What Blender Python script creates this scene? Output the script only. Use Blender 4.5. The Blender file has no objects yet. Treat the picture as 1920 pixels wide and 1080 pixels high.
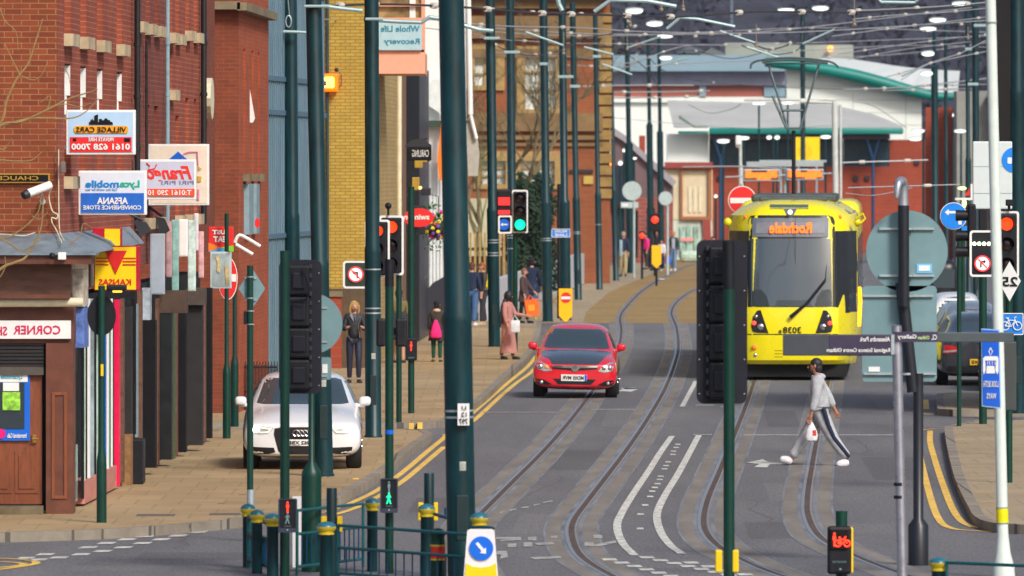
import bpy, bmesh, math, random
from mathutils import Vector, Matrix
from mathutils.bvhtree import BVHTree
random.seed(7)
R = math.radians
sc = bpy.context.scene
COL = sc.collection
# ---------------- camera: 300 mm lens, eye 4.65 m above the street, level, vertical shift
F, CX, HY, H = 16000.0, 960.0, 316.0, 4.65
cam_d = bpy.data.cameras.new('camera')
cam = bpy.data.objects.new('camera', cam_d); COL.objects.link(cam)
cam.location = (0, 0, H); cam.rotation_euler = (R(90), 0, 0)
cam_d.lens = 300.0; cam_d.sensor_width = 36.0; cam_d.sensor_fit = 'HORIZONTAL'
cam_d.shift_x = 0.0; cam_d.shift_y = -(540.0 - HY) / 1920.0
cam_d.clip_start = 1.0; cam_d.clip_end = 6000.0
cam_d.dof.use_dof = True; cam_d.dof.focus_distance = 132.0; cam_d.dof.aperture_fstop = 5.6
sc.camera = cam
# ---------------- world, sun, exposure
SUN_EL, SUN_AZ = 40.0, 150.0      # sun behind and right of the camera, veiled by cloud
w = bpy.data.worlds.new('World'); sc.world = w; w.use_nodes = True
nt = w.node_tree; nt.nodes.clear()
sky = nt.nodes.new('ShaderNodeTexSky'); sky.sky_type = 'NISHITA'; sky.sun_disc = False
sky.sun_elevation = R(SUN_EL); sky.sun_rotation = R(SUN_AZ); sky.dust_density = 4.0; sky.air_density = 1.0
bg = nt.nodes.new('ShaderNodeBackground'); bg.inputs[1].default_value = 0.09
wo = nt.nodes.new('ShaderNodeOutputWorld')
nt.links.new(sky.outputs[0], bg.inputs[0]); nt.links.new(bg.outputs[0], wo.inputs[0])
sun_d = bpy.data.lights.new('sun', 'SUN'); sun_d.energy = 2.0; sun_d.angle = R(12); sun_d.color = (1.0, 0.95, 0.88)
sun = bpy.data.objects.new('sun', sun_d); COL.objects.link(sun)
sun.rotation_euler = (R(90 - SUN_EL), 0, R(180 - SUN_AZ))
sc.view_settings.view_transform = 'Standard'; sc.view_settings.look = 'None'
sc.view_settings.exposure = 0.5; sc.view_settings.gamma = 1.0
sc.cycles.max_bounces = 6; sc.cycles.volume_bounces = 0

# ---------------- measuring helpers (photo pixel + distance -> metres)
def P(px, py, Y): return Vector(((px - CX) * Y / F, Y, H - (py - HY) * Y / F))
def G(px, py, z=0.0):
 Y = F * (H - z) / (py - HY)
 return Vector(((px - CX) * Y / F, Y, z))
def X_(px, Y): return (px - CX) * Y / F
def Z_(py, Y): return H - (py - HY) * Y / F
def RC(px0, py0, px1, py1, Y):   # x0,z0,x1,z1
 a, b = Z_(py0, Y), Z_(py1, Y); return (X_(px0, Y), min(a, b), X_(px1, Y), max(a, b))
def PP(pts, Y): return [(X_(a, Y), Z_(b, Y)) for a, b in pts]
def rr(x0, z0, x1, z1, r, n=4):
 out = []
 for cx, cz, a0 in ((x1 - r, z1 - r, 0), (x0 + r, z1 - r, 90), (x0 + r, z0 + r, 180), (x1 - r, z0 + r, 270)):
  for i in range(n + 1):
   a = R(a0 + 90 * i / n); out.append((cx + r * math.cos(a), cz + r * math.sin(a)))
 return out
def circ(cx, cz, r, n=28, rx=None): return [(cx + (rx or r) * math.cos(2 * math.pi * i / n), cz + r * math.sin(2 * math.pi * i / n)) for i in range(n)]
def smooth_line(pts, k=6):
 pts = [Vector(p) for p in pts]
 if len(pts) < 3: return pts
 out = []
 q = [pts[0] * 2 - pts[1]] + pts + [pts[-1] * 2 - pts[-2]]
 for i in range(1, len(q) - 2):
  a, b, c, d = q[i - 1], q[i], q[i + 1], q[i + 2]
  for j in range(k):
   t = j / k
   out.append(0.5 * ((2 * b) + (c - a) * t + (2 * a - 5 * b + 4 * c - d) * t * t + (3 * b - a - 3 * c + d) * t ** 3))
 out.append(pts[-1]); return out

# ---------------- materials
MT = {}
def _new(name):
 m = bpy.data.materials.new(name); m.use_nodes = True
 b = m.node_tree.nodes['Principled BSDF']; MT[name] = m
 return m, m.node_tree, b
def mat(name, c, rough=0.6, metal=0.0, var=0.12, scale=6.0, bump=0.0, coat=0.0, stretch=None, spec=None):
 if name in MT: return MT[name]
 m, t, b = _new(name)
 b.inputs['Roughness'].default_value = rough; b.inputs['Metallic'].default_value = metal
 if coat: b.inputs['Coat Weight'].default_value = coat; b.inputs['Coat Roughness'].default_value = 0.06
 if spec is not None: b.inputs['Specular IOR Level'].default_value = spec
 if var > 0:
  tc = t.nodes.new('ShaderNodeTexCoord'); mp = t.nodes.new('ShaderNodeMapping')
  if stretch: mp.inputs['Scale'].default_value = stretch
  n = t.nodes.new('ShaderNodeTexNoise'); n.inputs['Scale'].default_value = scale; n.inputs['Detail'].default_value = 5; n.inputs['Roughness'].default_value = .65
  mx = t.nodes.new('ShaderNodeMix'); mx.data_type = 'RGBA'
  mx.inputs[6].default_value = tuple(max(0, x * (1 - var)) for x in c) + (1,)
  mx.inputs[7].default_value = tuple(min(1, x * (1 + var)) for x in c) + (1,)
  rp = t.nodes.new('ShaderNodeMapRange'); rp.inputs[1].default_value = .3; rp.inputs[2].default_value = .7
  t.links.new(tc.outputs['Object'], mp.inputs[0]); t.links.new(mp.outputs[0], n.inputs[0])
  t.links.new(n.outputs[0], rp.inputs[0]); t.links.new(rp.outputs[0], mx.inputs[0]); t.links.new(mx.outputs[2], b.inputs['Base Color'])
  rr_ = t.nodes.new('ShaderNodeMapRange'); rr_.inputs[3].default_value = max(0, rough - .08); rr_.inputs[4].default_value = min(1, rough + .1)
  t.links.new(n.outputs[0], rr_.inputs[0]); t.links.new(rr_.outputs[0], b.inputs['Roughness'])
  if bump:
   bp = t.nodes.new('ShaderNodeBump'); bp.inputs['Strength'].default_value = bump; bp.inputs['Distance'].default_value = .02
   t.links.new(n.outputs[0], bp.inputs['Height']); t.links.new(bp.outputs[0], b.inputs['Normal'])
 else: b.inputs['Base Color'].default_value = tuple(c) + (1,)
 return m
def glow(name, c, s, base=(.02, .02, .02)):
 if name in MT: return MT[name]
 m, t, b = _new(name)
 b.inputs['Base Color'].default_value = base + (1,); b.inputs['Emission Color'].default_value = tuple(c) + (1,); b.inputs['Emission Strength'].default_value = s
 return m
def brick(name, c1, c2, mortar, bw=.225, bh=.075, msize=.012, dirt=.25, rough=.85, stain=3.0, offset=.5, plane='wall', bump=.3, darkc=None):
 """courses follow x+y along a wall and z upward; on the ground they follow x and y"""
 if name in MT: return MT[name]
 m, t, b = _new(name); L = t.links.new
 g = t.nodes.new('ShaderNodeNewGeometry'); s = t.nodes.new('ShaderNodeSeparateXYZ'); L(g.outputs['Position'], s.inputs[0])
 cb = t.nodes.new('ShaderNodeCombineXYZ')
 if plane == 'wall':
  ad = t.nodes.new('ShaderNodeMath'); ad.operation = 'ADD'; L(s.outputs[0], ad.inputs[0]); L(s.outputs[1], ad.inputs[1])
  L(ad.outputs[0], cb.inputs[0]); L(s.outputs[2], cb.inputs[1])
 else: L(s.outputs[0], cb.inputs[0]); L(s.outputs[1], cb.inputs[1])
 br = t.nodes.new('ShaderNodeTexBrick'); br.offset = offset
 br.inputs['Color1'].default_value = c1 + (1,); br.inputs['Color2'].default_value = c2 + (1,); br.inputs['Mortar'].default_value = mortar + (1,)
 br.inputs['Scale'].default_value = 1; br.inputs['Brick Width'].default_value = bw; br.inputs['Row Height'].default_value = bh; br.inputs['Mortar Size'].default_value = msize
 br.inputs['Mortar Smooth'].default_value = .3; br.inputs['Bias'].default_value = 0
 L(cb.outputs[0], br.inputs[0])
 n = t.nodes.new('ShaderNodeTexNoise'); n.inputs['Scale'].default_value = 1.0 / stain * 2; n.inputs['Detail'].default_value = 8; n.inputs['Roughness'].default_value = .7
 L(g.outputs['Position'], n.inputs[0])
 rp = t.nodes.new('ShaderNodeMapRange'); rp.inputs[1].default_value = .35; rp.inputs[2].default_value = .7; rp.inputs[3].default_value = 0; rp.inputs[4].default_value = dirt * 2
 L(n.outputs[0], rp.inputs[0])
 mx = t.nodes.new('ShaderNodeMix'); mx.data_type = 'RGBA'; L(rp.outputs[0], mx.inputs[0]); L(br.outputs[0], mx.inputs[6])
 dk = darkc or tuple(x * .45 for x in c1); mx.inputs[7].default_value = dk + (1,)
 L(mx.outputs[2], b.inputs['Base Color']); b.inputs['Roughness'].default_value = rough
 bp = t.nodes.new('ShaderNodeBump'); bp.inputs['Strength'].default_value = bump; bp.inputs['Distance'].default_value = .01
 L(br.outputs['Fac'], bp.inputs['Height']); bp.invert = True; L(bp.outputs[0], b.inputs['Normal'])
 return m

# ---------------- mesh builder
OFF = {}
class MB:
 def __init__(s): s.v = []; s.f = []; s.m = []; s.mi = 0
 def add(s, vs, fs):
  k = len(s.v); s.v += [tuple(v) for v in vs]; s.f += [tuple(i + k for i in f) for f in fs]; s.m += [s.mi] * len(fs); return s
 def bx(s, x0, x1, y0, y1, z0, z1):
  return s.add([(x0, y0, z0), (x1, y0, z0), (x1, y1, z0), (x0, y1, z0), (x0, y0, z1), (x1, y0, z1), (x1, y1, z1), (x0, y1, z1)],
                     [(0, 3, 2, 1), (4, 5, 6, 7), (0, 1, 5, 4), (1, 2, 6, 5), (2, 3, 7, 6), (3, 0, 4, 7)])
 def rbx(s, x0, x1, y0, y1, z0, z1, b=.02, n=2):
  bm = bmesh.new(); bmesh.ops.create_cube(bm, size=1)
  for v in bm.verts: v.co = Vector(((x0 + x1) / 2 + v.co.x * (x1 - x0), (y0 + y1) / 2 + v.co.y * (y1 - y0), (z0 + z1) / 2 + v.co.z * (z1 - z0)))
  bmesh.ops.bevel(bm, geom=bm.edges[:], offset=b, segments=n, profile=.5, affect='EDGES')
  bm.verts.index_update(); s.add([v.co for v in bm.verts], [[v.index for v in f.verts] for f in bm.faces]); bm.free(); return s
 def slab(s, a, b_, t, z0, z1):
  """vertical wall from a to b (plan points), thickness t to the left-hand side"""
  a = Vector(a[:2]); b_ = Vector(b_[:2]); d = (b_ - a).normalized(); n = Vector((-d.y, d.x)) * t
  q = [a, b_, b_ + n, a + n]
  return s.add([(p.x, p.y, z0) for p in q] + [(p.x, p.y, z1) for p in q], [(0, 3, 2, 1), (4, 5, 6, 7), (0, 1, 5, 4), (1, 2, 6, 5), (2, 3, 7, 6), (3, 0, 4, 7)])
 def tube(s, p0, p1, r0, r1=None, n=14, caps=True):
  p0 = Vector(p0); p1 = Vector(p1); r1 = r0 if r1 is None else r1
  d = (p1 - p0).normalized(); a = d.orthogonal().normalized(); b = d.cross(a)
  vs = []
  for p, r in ((p0, r0), (p1, r1)):
   for i in range(n):
    t = 2 * math.pi * i / n; vs.append(p + a * (r * math.cos(t)) + b * (r * math.sin(t)))
  fs = [(i, (i + 1) % n, n + (i + 1) % n, n + i) for i in range(n)]
  if caps: fs += [tuple(range(n - 1, -1, -1)), tuple(range(n, 2 * n))]
  return s.add(vs, fs)
 def path(s, pts, r, n=6):
  pts = [Vector(p) for p in pts]; vs = []; fs = []; a = None
  for i, p in enumerate(pts):
   d = (pts[min(i + 1, len(pts) - 1)] - pts[max(i - 1, 0)]).normalized()
   if a is None: a = d.orthogonal().normalized()
   a = (a - d * a.dot(d)).normalized(); b = d.cross(a)
   q = r[i] if isinstance(r, (list, tuple)) else r
   for k in range(n):
    t = 2 * math.pi * k / n; vs.append(p + a * (q * math.cos(t)) + b * (q * math.sin(t)))
  for i in range(len(pts) - 1):
   for k in range(n): fs.append((i * n + k, i * n + (k + 1) % n, (i + 1) * n + (k + 1) % n, (i + 1) * n + k))
  fs += [tuple(range(n - 1, -1, -1)), tuple(range((len(pts) - 1) * n, len(pts) * n))]
  return s.add(vs, fs)
 def lathe(s, base, prof, n=20, top=None):
  """profile of (radius, height along the axis); axis may lean towards top"""
  base = Vector(base); ax = (Vector(top) - base).normalized() if top is not None else Vector((0, 0, 1))
  a = ax.orthogonal().normalized(); b = ax.cross(a); vs = []; fs = []
  for r, z in prof:
   for k in range(n):
    t = 2 * math.pi * k / n; vs.append(base + ax * z + a * (r * math.cos(t)) + b * (r * math.sin(t)))
  for i in range(len(prof) - 1):
   for k in range(n): fs.append((i * n + k, i * n + (k + 1) % n, (i + 1) * n + (k + 1) % n, (i + 1) * n + k))
  fs += [tuple(range(n - 1, -1, -1)), tuple(range((len(prof) - 1) * n, len(prof) * n))]
  return s.add(vs, fs)
 def prism(s, poly, y0, y1):
  n = len(poly)
  vs = [(x, y0, z) for x, z in poly] + [(x, y1, z) for x, z in poly]
  return s.add(vs, [tuple(range(n)), tuple(range(2 * n - 1, n - 1, -1))] + [(i, i + n, (i + 1) % n + n, (i + 1) % n) for i in range(n)])
 def prismx(s, poly, x0, x1):
  n = len(poly)
  vs = [(x0, y, z) for y, z in poly] + [(x1, y, z) for y, z in poly]
  return s.add(vs, [tuple(range(n)), tuple(range(2 * n - 1, n - 1, -1))] + [(i, i + n, (i + 1) % n + n, (i + 1) % n) for i in range(n)])
 def plan(s, poly, z0, z1):
  n = len(poly)
  vs = [(p[0], p[1], z0) for p in poly] + [(p[0], p[1], z1) for p in poly]
  return s.add(vs, [tuple(range(n)), tuple(range(2 * n - 1, n - 1, -1))] + [(i, i + n, (i + 1) % n + n, (i + 1) % n) for i in range(n)])
 def frame(s, outer, inner, y0, y1):
  """ring between two equally long outlines"""
  n = len(outer)
  vs = [(x, y0, z) for x, z in outer] + [(x, y0, z) for x, z in inner] + [(x, y1, z) for x, z in outer] + [(x, y1, z) for x, z in inner]
  fs = []
  for i in range(n):
   j = (i + 1) % n
   fs += [(i, j, n + j, n + i), (2 * n + i, 3 * n + i, 3 * n + j, 2 * n + j), (i, 2 * n + i, 2 * n + j, j), (n + i, n + j, 3 * n + j, 3 * n + i)]
  return s.add(vs, fs)
 def ball(s, c, r, n=12, m=8):
  rx, ry, rz = r if isinstance(r, (tuple, list)) else (r, r, r); vs = []; fs = []
  for i in range(1, m):
   a = math.pi * i / m
   for k in range(n):
    t = 2 * math.pi * k / n; vs.append((c[0] + rx * math.sin(a) * math.cos(t), c[1] + ry * math.sin(a) * math.sin(t), c[2] + rz * math.cos(a)))
  vs += [(c[0], c[1], c[2] + rz), (c[0], c[1], c[2] - rz)]
  for i in range(m - 2):
   for k in range(n): fs.append((i * n + k, (i + 1) * n + k, (i + 1) * n + (k + 1) % n, i * n + (k + 1) % n))
  T = len(vs) - 2
  for k in range(n): fs += [(T, k, (k + 1) % n), (T + 1, (m - 2) * n + (k + 1) % n, (m - 2) * n + k)]
  return s.add(vs, fs)
 def ribbon(s, pts, wid, z=0.0, t=None, off=0.0):
  """flat strip (or a box strip when t is given) along a plan line"""
  pts = [Vector((p[0], p[1])) for p in pts]; vs = []; fs = []
  for i, p in enumerate(pts):
   d = (pts[min(i + 1, len(pts) - 1)] - pts[max(i - 1, 0)]).normalized(); nn = Vector((d.y, -d.x))
   q = wid[i] if isinstance(wid, list) else wid
   c = p + nn * off; a = c - nn * q / 2; b = c + nn * q / 2
   if t is None: vs += [(a.x, a.y, z), (b.x, b.y, z)]
   else: vs += [(a.x, a.y, z), (b.x, b.y, z), (b.x, b.y, z - t), (a.x, a.y, z - t)]
  k = 2 if t is None else 4
  for i in range(len(pts) - 1):
   for j in range(1 if t is None else 4):
    jj = (j + 1) % k; fs.append((i * k + j, i * k + jj, (i + 1) * k + jj, (i + 1) * k + j))
  if t is not None: fs += [(0, 3, 2, 1), tuple(len(vs) - 4 + q for q in range(4))]
  return s.add(vs, fs)
 def text(s, st, x0, z0, x1, z1, y, mirror=True, bold=.0, keep=False, t=.006, shear=0):
  key = (st, bold, shear)
  if key not in TXT:
   cu = bpy.data.curves.new('t', 'FONT'); cu.body = st; cu.offset = bold; cu.shear = shear; cu.resolution_u = 2
   cu.align_x = 'CENTER'; cu.space_line = .9
   ob = bpy.data.objects.new('t', cu); COL.objects.link(ob)
   me = bpy.data.meshes.new_from_object(ob.evaluated_get(bpy.context.evaluated_depsgraph_get()))
   TXT[key] = ([v.co.copy() for v in me.vertices], [tuple(p.vertices) for p in me.polygons])
   bpy.data.objects.remove(ob); bpy.data.curves.remove(cu); bpy.data.meshes.remove(me)
  vs, fs = TXT[key]
  if not vs: return s
  a0 = min(v.x for v in vs); a1 = max(v.x for v in vs); b0 = min(v.y for v in vs); b1 = max(v.y for v in vs)
  out = []
  for dy in (0, t):
   for v in vs:
    u = (v.x - a0) / (a1 - a0); u = 1 - u if mirror else u
    out.append((x0 + u * (x1 - x0), y - t + dy, z0 + (v.y - b0) / (b1 - b0) * (z1 - z0)))
  # front sheet plus rim walls along boundary edges
  n = len(vs); ec = {}
  for f in fs:
   for i in range(len(f)):
    e = (f[i], f[(i + 1) % len(f)]); ec.setdefault(tuple(sorted(e)), []).append(e)
  rim = [(e[0][0], e[0][1], e[0][1] + n, e[0][0] + n) for e in ec.values() if len(e) == 1]
  return s.add(out, list(fs) + rim)
 def build(s, name, m=None, parent=None, loc=None, smooth=False, auto=None, kind=None, recalc=True):
  me = bpy.data.meshes.new(name)
  off = Vector((0, 0, 0))
  if parent is not None: off = OFF.get(parent, off)
  elif loc is not None: off = Vector(loc)
  me.from_pydata([(a - off.x, b - off.y, c - off.z) for a, b, c in s.v], [], s.f)
  ms = m if isinstance(m, (list, tuple)) else [m]
  for x in ms:
   if x is not None: me.materials.append(x)
  if len(ms) > 1: me.polygons.foreach_set('material_index', s.m)
  if recalc:
   bm = bmesh.new(); bm.from_mesh(me); bmesh.ops.recalc_face_normals(bm, faces=bm.faces[:]); bm.to_mesh(me); bm.free()
  if smooth:
   me.polygons.foreach_set('use_smooth', [True] * len(me.polygons))
   me.set_sharp_from_angle(angle=R(auto or 40))
  me.update()
  o = bpy.data.objects.new(name, me); COL.objects.link(o)
  if parent is not None: o.parent = parent; OFF[o] = off
  elif loc is not None: o.location = off; OFF[o] = off
  if kind: o['kind'] = kind
  return o
TXT = {}
def tag(o, label, cat, group=None, kind=None):
 o['label'] = label; o['category'] = cat
 if group: o['group'] = group
 if kind: o['kind'] = kind
 return o
def thing(name, label, cat, loc=(0, 0, 0), group=None, local=False):
 o = bpy.data.objects.new(name, None); COL.objects.link(o); o.empty_display_size = .3
 o.location = loc; OFF[o] = Vector((0, 0, 0)) if local else Vector(loc)
 return tag(o, label, cat, group)
def kids(o): return [c for c in bpy.data.objects if c.parent == o]
def dup(o, loc=None, rz=None, label=None, group=None, scale=None):
 def rec(a, par):
  c = a.copy(); COL.objects.link(c)
  if par is not None: c.parent = par
  for k in kids(a): rec(k, c)
  return c
 c = rec(o, None)
 if loc is not None: c.location = loc
 if rz is not None: c.rotation_euler = (0, 0, rz)
 if scale is not None: c.scale = (scale,) * 3
 if label: c['label'] = label
 if group: c['group'] = group
 return c

# ---------------- palette
POLE = mat('pole_green', (.001, .028, .036), .38, var=.5, scale=3, spec=.4, stretch=(2, 2, .5))
POLE2 = mat('post_green', (.001, .038, .026), .36, var=.2, scale=4, spec=.4)
BLACK = mat('black_plastic', (.008, .009, .014), .5, var=.3, scale=9, spec=.3)
DARK = mat('dark_paint', (.02, .022, .03), .5)
STEEL = mat('galvanised_steel', (.45, .52, .55), .42, .6, scale=12)
GREYB = mat('sign_back_grey', (.17, .29, .32), .5, .15, var=.1, scale=3)
WHITE = mat('white_paint', (.8, .8, .8), .45, var=.06)
CREAM = mat('cream_paint', (.72, .66, .48), .6)
YEL = mat('yellow_paint', (.85, .55, .0), .45, var=.08)
RED = mat('sign_red', (.75, .02, .02), .4, var=.05)
BLUE = mat('sign_blue', (.0, .13, .68), .4, var=.06)
ORANGE = mat('orange_paint', (.9, .22, .02), .5)
SKIN = mat('skin', (.55, .28, .19), .5, var=.08, scale=20)
WIRE = mat('wire_dark', (.05, .05, .06), .5, .4, var=0)
WIREL = mat('wire_light', (.5, .5, .52), .4, .5, var=0)
GLASSD = mat('dark_window', (.03, .045, .06), .08, var=.3, scale=.6, spec=.8)
GLOWR = glow('lamp_red', (1, .025, .004), 2.2); GLOWA = glow('lamp_amber_red', (1, .04, .003), 1.7)
GLOWG = glow('lamp_green', (.0, 1, .40), 1.5); GLOWW = glow('lamp_white', (.9, 1, .92), 6); GLOWO = glow('led_orange', (1, .15, .005), 1.9)
RED_OFF = mat('lens_off', (.03, .012, .012), .15, var=0)
# ================= GROUND =================
def struct(o): o['kind'] = 'structure'; return o
def asphalt(name, c, c2, sc_=1.0):
 m, t, b = _new(name); L = t.links.new
 g = t.nodes.new('ShaderNodeNewGeometry')
 n1 = t.nodes.new('ShaderNodeTexNoise'); n1.inputs['Scale'].default_value = .55; n1.inputs['Detail'].default_value = 7; n1.inputs['Roughness'].default_value = .6
 mp = t.nodes.new('ShaderNodeMapping'); mp.inputs['Scale'].default_value = (1.4, .16, 1); L(g.outputs['Position'], mp.inputs[0]); L(mp.outputs[0], n1.inputs[0])
 n2 = t.nodes.new('ShaderNodeTexNoise'); n2.inputs['Scale'].default_value = 26 * sc_; n2.inputs['Detail'].default_value = 3
 mp2 = t.nodes.new('ShaderNodeMapping'); mp2.inputs['Scale'].default_value = (1, .12, 1); L(g.outputs['Position'], mp2.inputs[0]); L(mp2.outputs[0], n2.inputs[0])
 mx = t.nodes.new('ShaderNodeMix'); mx.data_type = 'RGBA'; mx.inputs[6].default_value = c + (1,); mx.inputs[7].default_value = c2 + (1,)
 rp = t.nodes.new('ShaderNodeMapRange'); rp.inputs[1].default_value = .3; rp.inputs[2].default_value = .7; L(n1.outputs[0], rp.inputs[0]); L(rp.outputs[0], mx.inputs[0])
 m2 = t.nodes.new('ShaderNodeMix'); m2.data_type = 'RGBA'; m2.blend_type = 'MULTIPLY'; m2.inputs[0].default_value = 1
 r2 = t.nodes.new('ShaderNodeMapRange'); r2.inputs[1].default_value = .25; r2.inputs[2].default_value = .75; r2.inputs[3].default_value = .72; r2.inputs[4].default_value = 1.28
 L(n2.outputs[0], r2.inputs[0]); L(mx.outputs[2], m2.inputs[6]); L(r2.outputs[0], m2.inputs[7]); L(m2.outputs[2], b.inputs['Base Color'])
 b.inputs['Roughness'].default_value = .85
 return m
ASPH = asphalt('asphalt', (.108, .108, .118), (.16, .157, .165))
EARTH = mat('far_ground', (.16, .14, .10), .9, scale=.05)
PAVE = brick('buff_paving', (.41, .285, .145), (.47, .335, .18), (.30, .21, .115), bw=.6, bh=1.6, msize=.014, dirt=.3, stain=5, plane='ground', bump=.1, rough=.8)
PAVE2 = brick('grey_buff_paving', (.36, .28, .175), (.41, .325, .21), (.28, .22, .15), bw=.6, bh=1.8, msize=.014, dirt=.2, stain=7, plane='ground', bump=.1, rough=.8)
SETTS = brick('track_setts', (.40, .25, .075), (.34, .22, .08), (.24, .17, .07), bw=.24, bh=1.2, msize=.02, dirt=.35, stain=8, plane='ground', bump=.1, rough=.8)
KERB = brick('kerb_stone', (.28, .24, .19), (.33, .29, .235), (.08, .075, .07), bw=.915, bh=.915, msize=.02, dirt=.35, stain=1.5, plane='ground', rough=.8, offset=0)
CONC = mat('track_concrete', (.195, .176, .155), .85, var=.28, scale=1.3, stretch=(1.5, .25, 1))
SEAL = mat('sealant', (.175, .19, .22), .7, var=.45, scale=2, stretch=(1, .2, 1))
RUST = mat('rail_groove', (.085, .055, .042), .8, var=.4, scale=5, stretch=(1, .3, 1))
RAIL = mat('rail_steel', (.42, .40, .42), .3, .75, var=.2)
LINEW = mat('line_white', (.56, .56, .52), .75, var=.38, scale=9, stretch=(1, .3, 1))
LINEWORN = mat('line_white_worn', (.36, .36, .34), .7, var=.45, scale=6, stretch=(1, .3, 1))
LINEY = mat('line_yellow', (.78, .50, .10), .7, var=.2, scale=4, stretch=(1, .3, 1))

mb = MB(); mb.add([(-900, -60, 0), (900, -60, 0), (900, 2600, 0), (-900, 2600, 0)], [(0, 1, 2, 3)])
struct(mb.build('road', ASPH))
def sheet(name, pts, z, m): 
 b = MB(); b.add([(p[0], p[1], z) for p in pts], [tuple(range(len(pts)))]); return struct(b.build(name, m))
KZ = .12
# --- left pavement before the side street
k1 = [G(x, y, KZ) for x, y in ((-420, 1004), (-150, 1001), (60, 997), (250, 989), (420, 974), (520, 960), (600, 943), (660, 913), (715, 879), (765, 838), (797, 817))]
k1 = smooth_line(k1, 5) + [G(800, 812, KZ), G(788, 806.5, KZ), G(740, 804, KZ), G(400, 804, KZ), G(-300, 804, KZ)]
b = MB(); b.plan([(p.x, p.y) for p in k1], -.05, KZ); struct(b.build('pavement', PAVE))
b = MB(); b.ribbon(k1[:-1], .15, KZ + .006, t=.2, off=.02); struct(b.build('kerb', KERB))
# --- left pavement beyond the side street
k2 = [G(x, y, KZ) for x, y in ((-300, 793), (430, 793), (735, 793), (800, 791), (832, 786), (862, 770), (900, 744), (935, 712), (963, 686), (990, 660), (1003, 635), (1008, 615), (1010, 602))]
k2 = smooth_line(k2, 5)
far = [G(1014, 590, KZ), G(1040, 560, KZ), G(1080, 530, KZ), G(1140, 500, KZ)]
poly = [(p.x, p.y) for p in k2 + far] + [(far[-1].x, 400), (-60, 400), (-60, k2[0].y)]
b = MB(); b.plan(poly, -.05, KZ); struct(b.build('pavement', PAVE))
b = MB(); b.ribbon(k2, .15, KZ + .006, t=.2, off=.02); struct(b.build('kerb', KERB))
# --- stop platform, a grey buff apron laid on the far pavement and flush with the track
q = [G(720, 612, .126), G(1006, 612, .126), G(1012, 590, .126), G(1040, 560, .126), G(1080, 530, .126), G(1140, 500, .126), G(1100, 487, .126), G(600, 487, .126)]
sheet('pavement', q, .124, PAVE2)
# track zone paved in buff setts
buff = [G(1008, 606), G(1420, 606), G(1560, 600), (40, 262), (60, 420), (40, 520)] 
q = [G(1010, 606)] + [G(1016, 588), G(1045, 556), G(1085, 528), G(1150, 500), G(1230, 484)] + [G(1330, 478), G(1500, 480), G(1490, 606)]
sheet('tram_track_bed', q, .0012, SETTS)
q = [G(1010, 604, .01), G(1093, 604, .01), G(1100, 583, .01), G(1143, 547, .01), G(1213, 517, .01), G(1262, 492, .01), G(1180, 488, .01), G(1140, 500, .01), G(1080, 530, .01), G(1040, 560, .01), G(1014, 588, .01)]
sheet('pavement', q, .0022, PAVE2)
# --- rails
rails = {
 'L1': [(960, 1150), (905, 1098), (872, 1050), (868, 1015), (880, 985), (905, 960), (960, 905), (1020, 845), (1070, 788), (1110, 735), (1140, 690), (1160, 650), (1165, 620), (1163, 595), (1175, 575), (1205, 545), (1250, 517), (1300, 495), (1360, 484)],
 'L2': [(1300, 1150), (1210, 1108), (1144, 1078), (1091, 1044), (1073, 1009), (1075, 978), (1100, 942), (1127, 907), (1171, 849), (1211, 791), (1247, 729), (1266, 680), (1272, 649), (1268, 613), (1259, 586), (1272, 563), (1300, 545), (1350, 525), (1420, 505)],
 'R1': [(1570, 1110), (1455, 1076), (1386, 1047), (1341, 1019), (1320, 986), (1326, 940), (1349, 884), (1377, 815), (1398, 762), (1414, 715), (1430, 660), (1440, 610), (1450, 570), (1480, 530)],
 'R2': [(1790, 1110), (1679, 1072), (1601, 1041), (1540, 1009), (1516, 970), (1514, 930), (1522, 876), (1533, 815), (1545, 755), (1556, 700), (1568, 640), (1575, 600), (1590, 560), (1620, 520)]}
RL = {}
for k, pts in rails.items():
 RL[k] = smooth_line([G(*p) for p in pts], 8)
 l = RL[k]; near = [p for p in l if p.y < 259]
 b = MB(); b.ribbon(near, .66, .0022); struct(b.build('track_slab', CONC))
 b = MB(); b.ribbon(near, .03, .0032, off=-.345); b.ribbon(near, .03, .0032, off=.345); b.ribbon(l, .05, .0034, off=-.115); b.ribbon(l, .05, .0034, off=.115); struct(b.build('joint_sealant', SEAL))
 b = MB(); b.ribbon(l, .07, .0044); struct(b.build('rail_groove', RUST))
 b = MB(); b.ribbon(l, .045, .0054, off=-.06); b.ribbon(l, .02, .0054, off=.052); struct(b.build('rail', RAIL))
# --- painted lines
def line(pts, wid, m, name='road_marking', sm=True, z=.0065):
 q = [G(*p) for p in pts]
 if sm: q = smooth_line(q, 6)
 b = MB(); b.ribbon(q, wid, z); return struct(b.build(name, m))
line([(1260, 818), (1238, 849), (1216, 884), (1189, 924), (1167, 960), (1157, 987), (1167, 1018), (1190, 1042)], .105, LINEW)
line([(1311, 815), (1291, 853), (1269, 893), (1247, 929), (1232, 964), (1238, 996), (1256, 1022), (1279, 1039)], .105, LINEW)
line([(1305, 715), (1279, 763)], .1, LINEW)
b = MB()
for x, y in ((1271, 833), (1268, 839), (1263, 846), (1262, 852), (1253, 866), (1249, 873), (1246, 879), (1239, 893), (1237, 899), (1233, 907), (1228, 914), (1223, 921), (1219, 931), (1210, 947), (1201, 964), (1200, 991)):
 g = G(x, y, .0065); b.add([(g.x - .045, g.y - .25, .0065), (g.x + .045, g.y - .25, .0065), (g.x + .045, g.y + .3, .0065), (g.x - .045, g.y + .3, .0065)], [(0, 1, 2, 3)])
struct(b.build('road_marking', LINEW))
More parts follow.
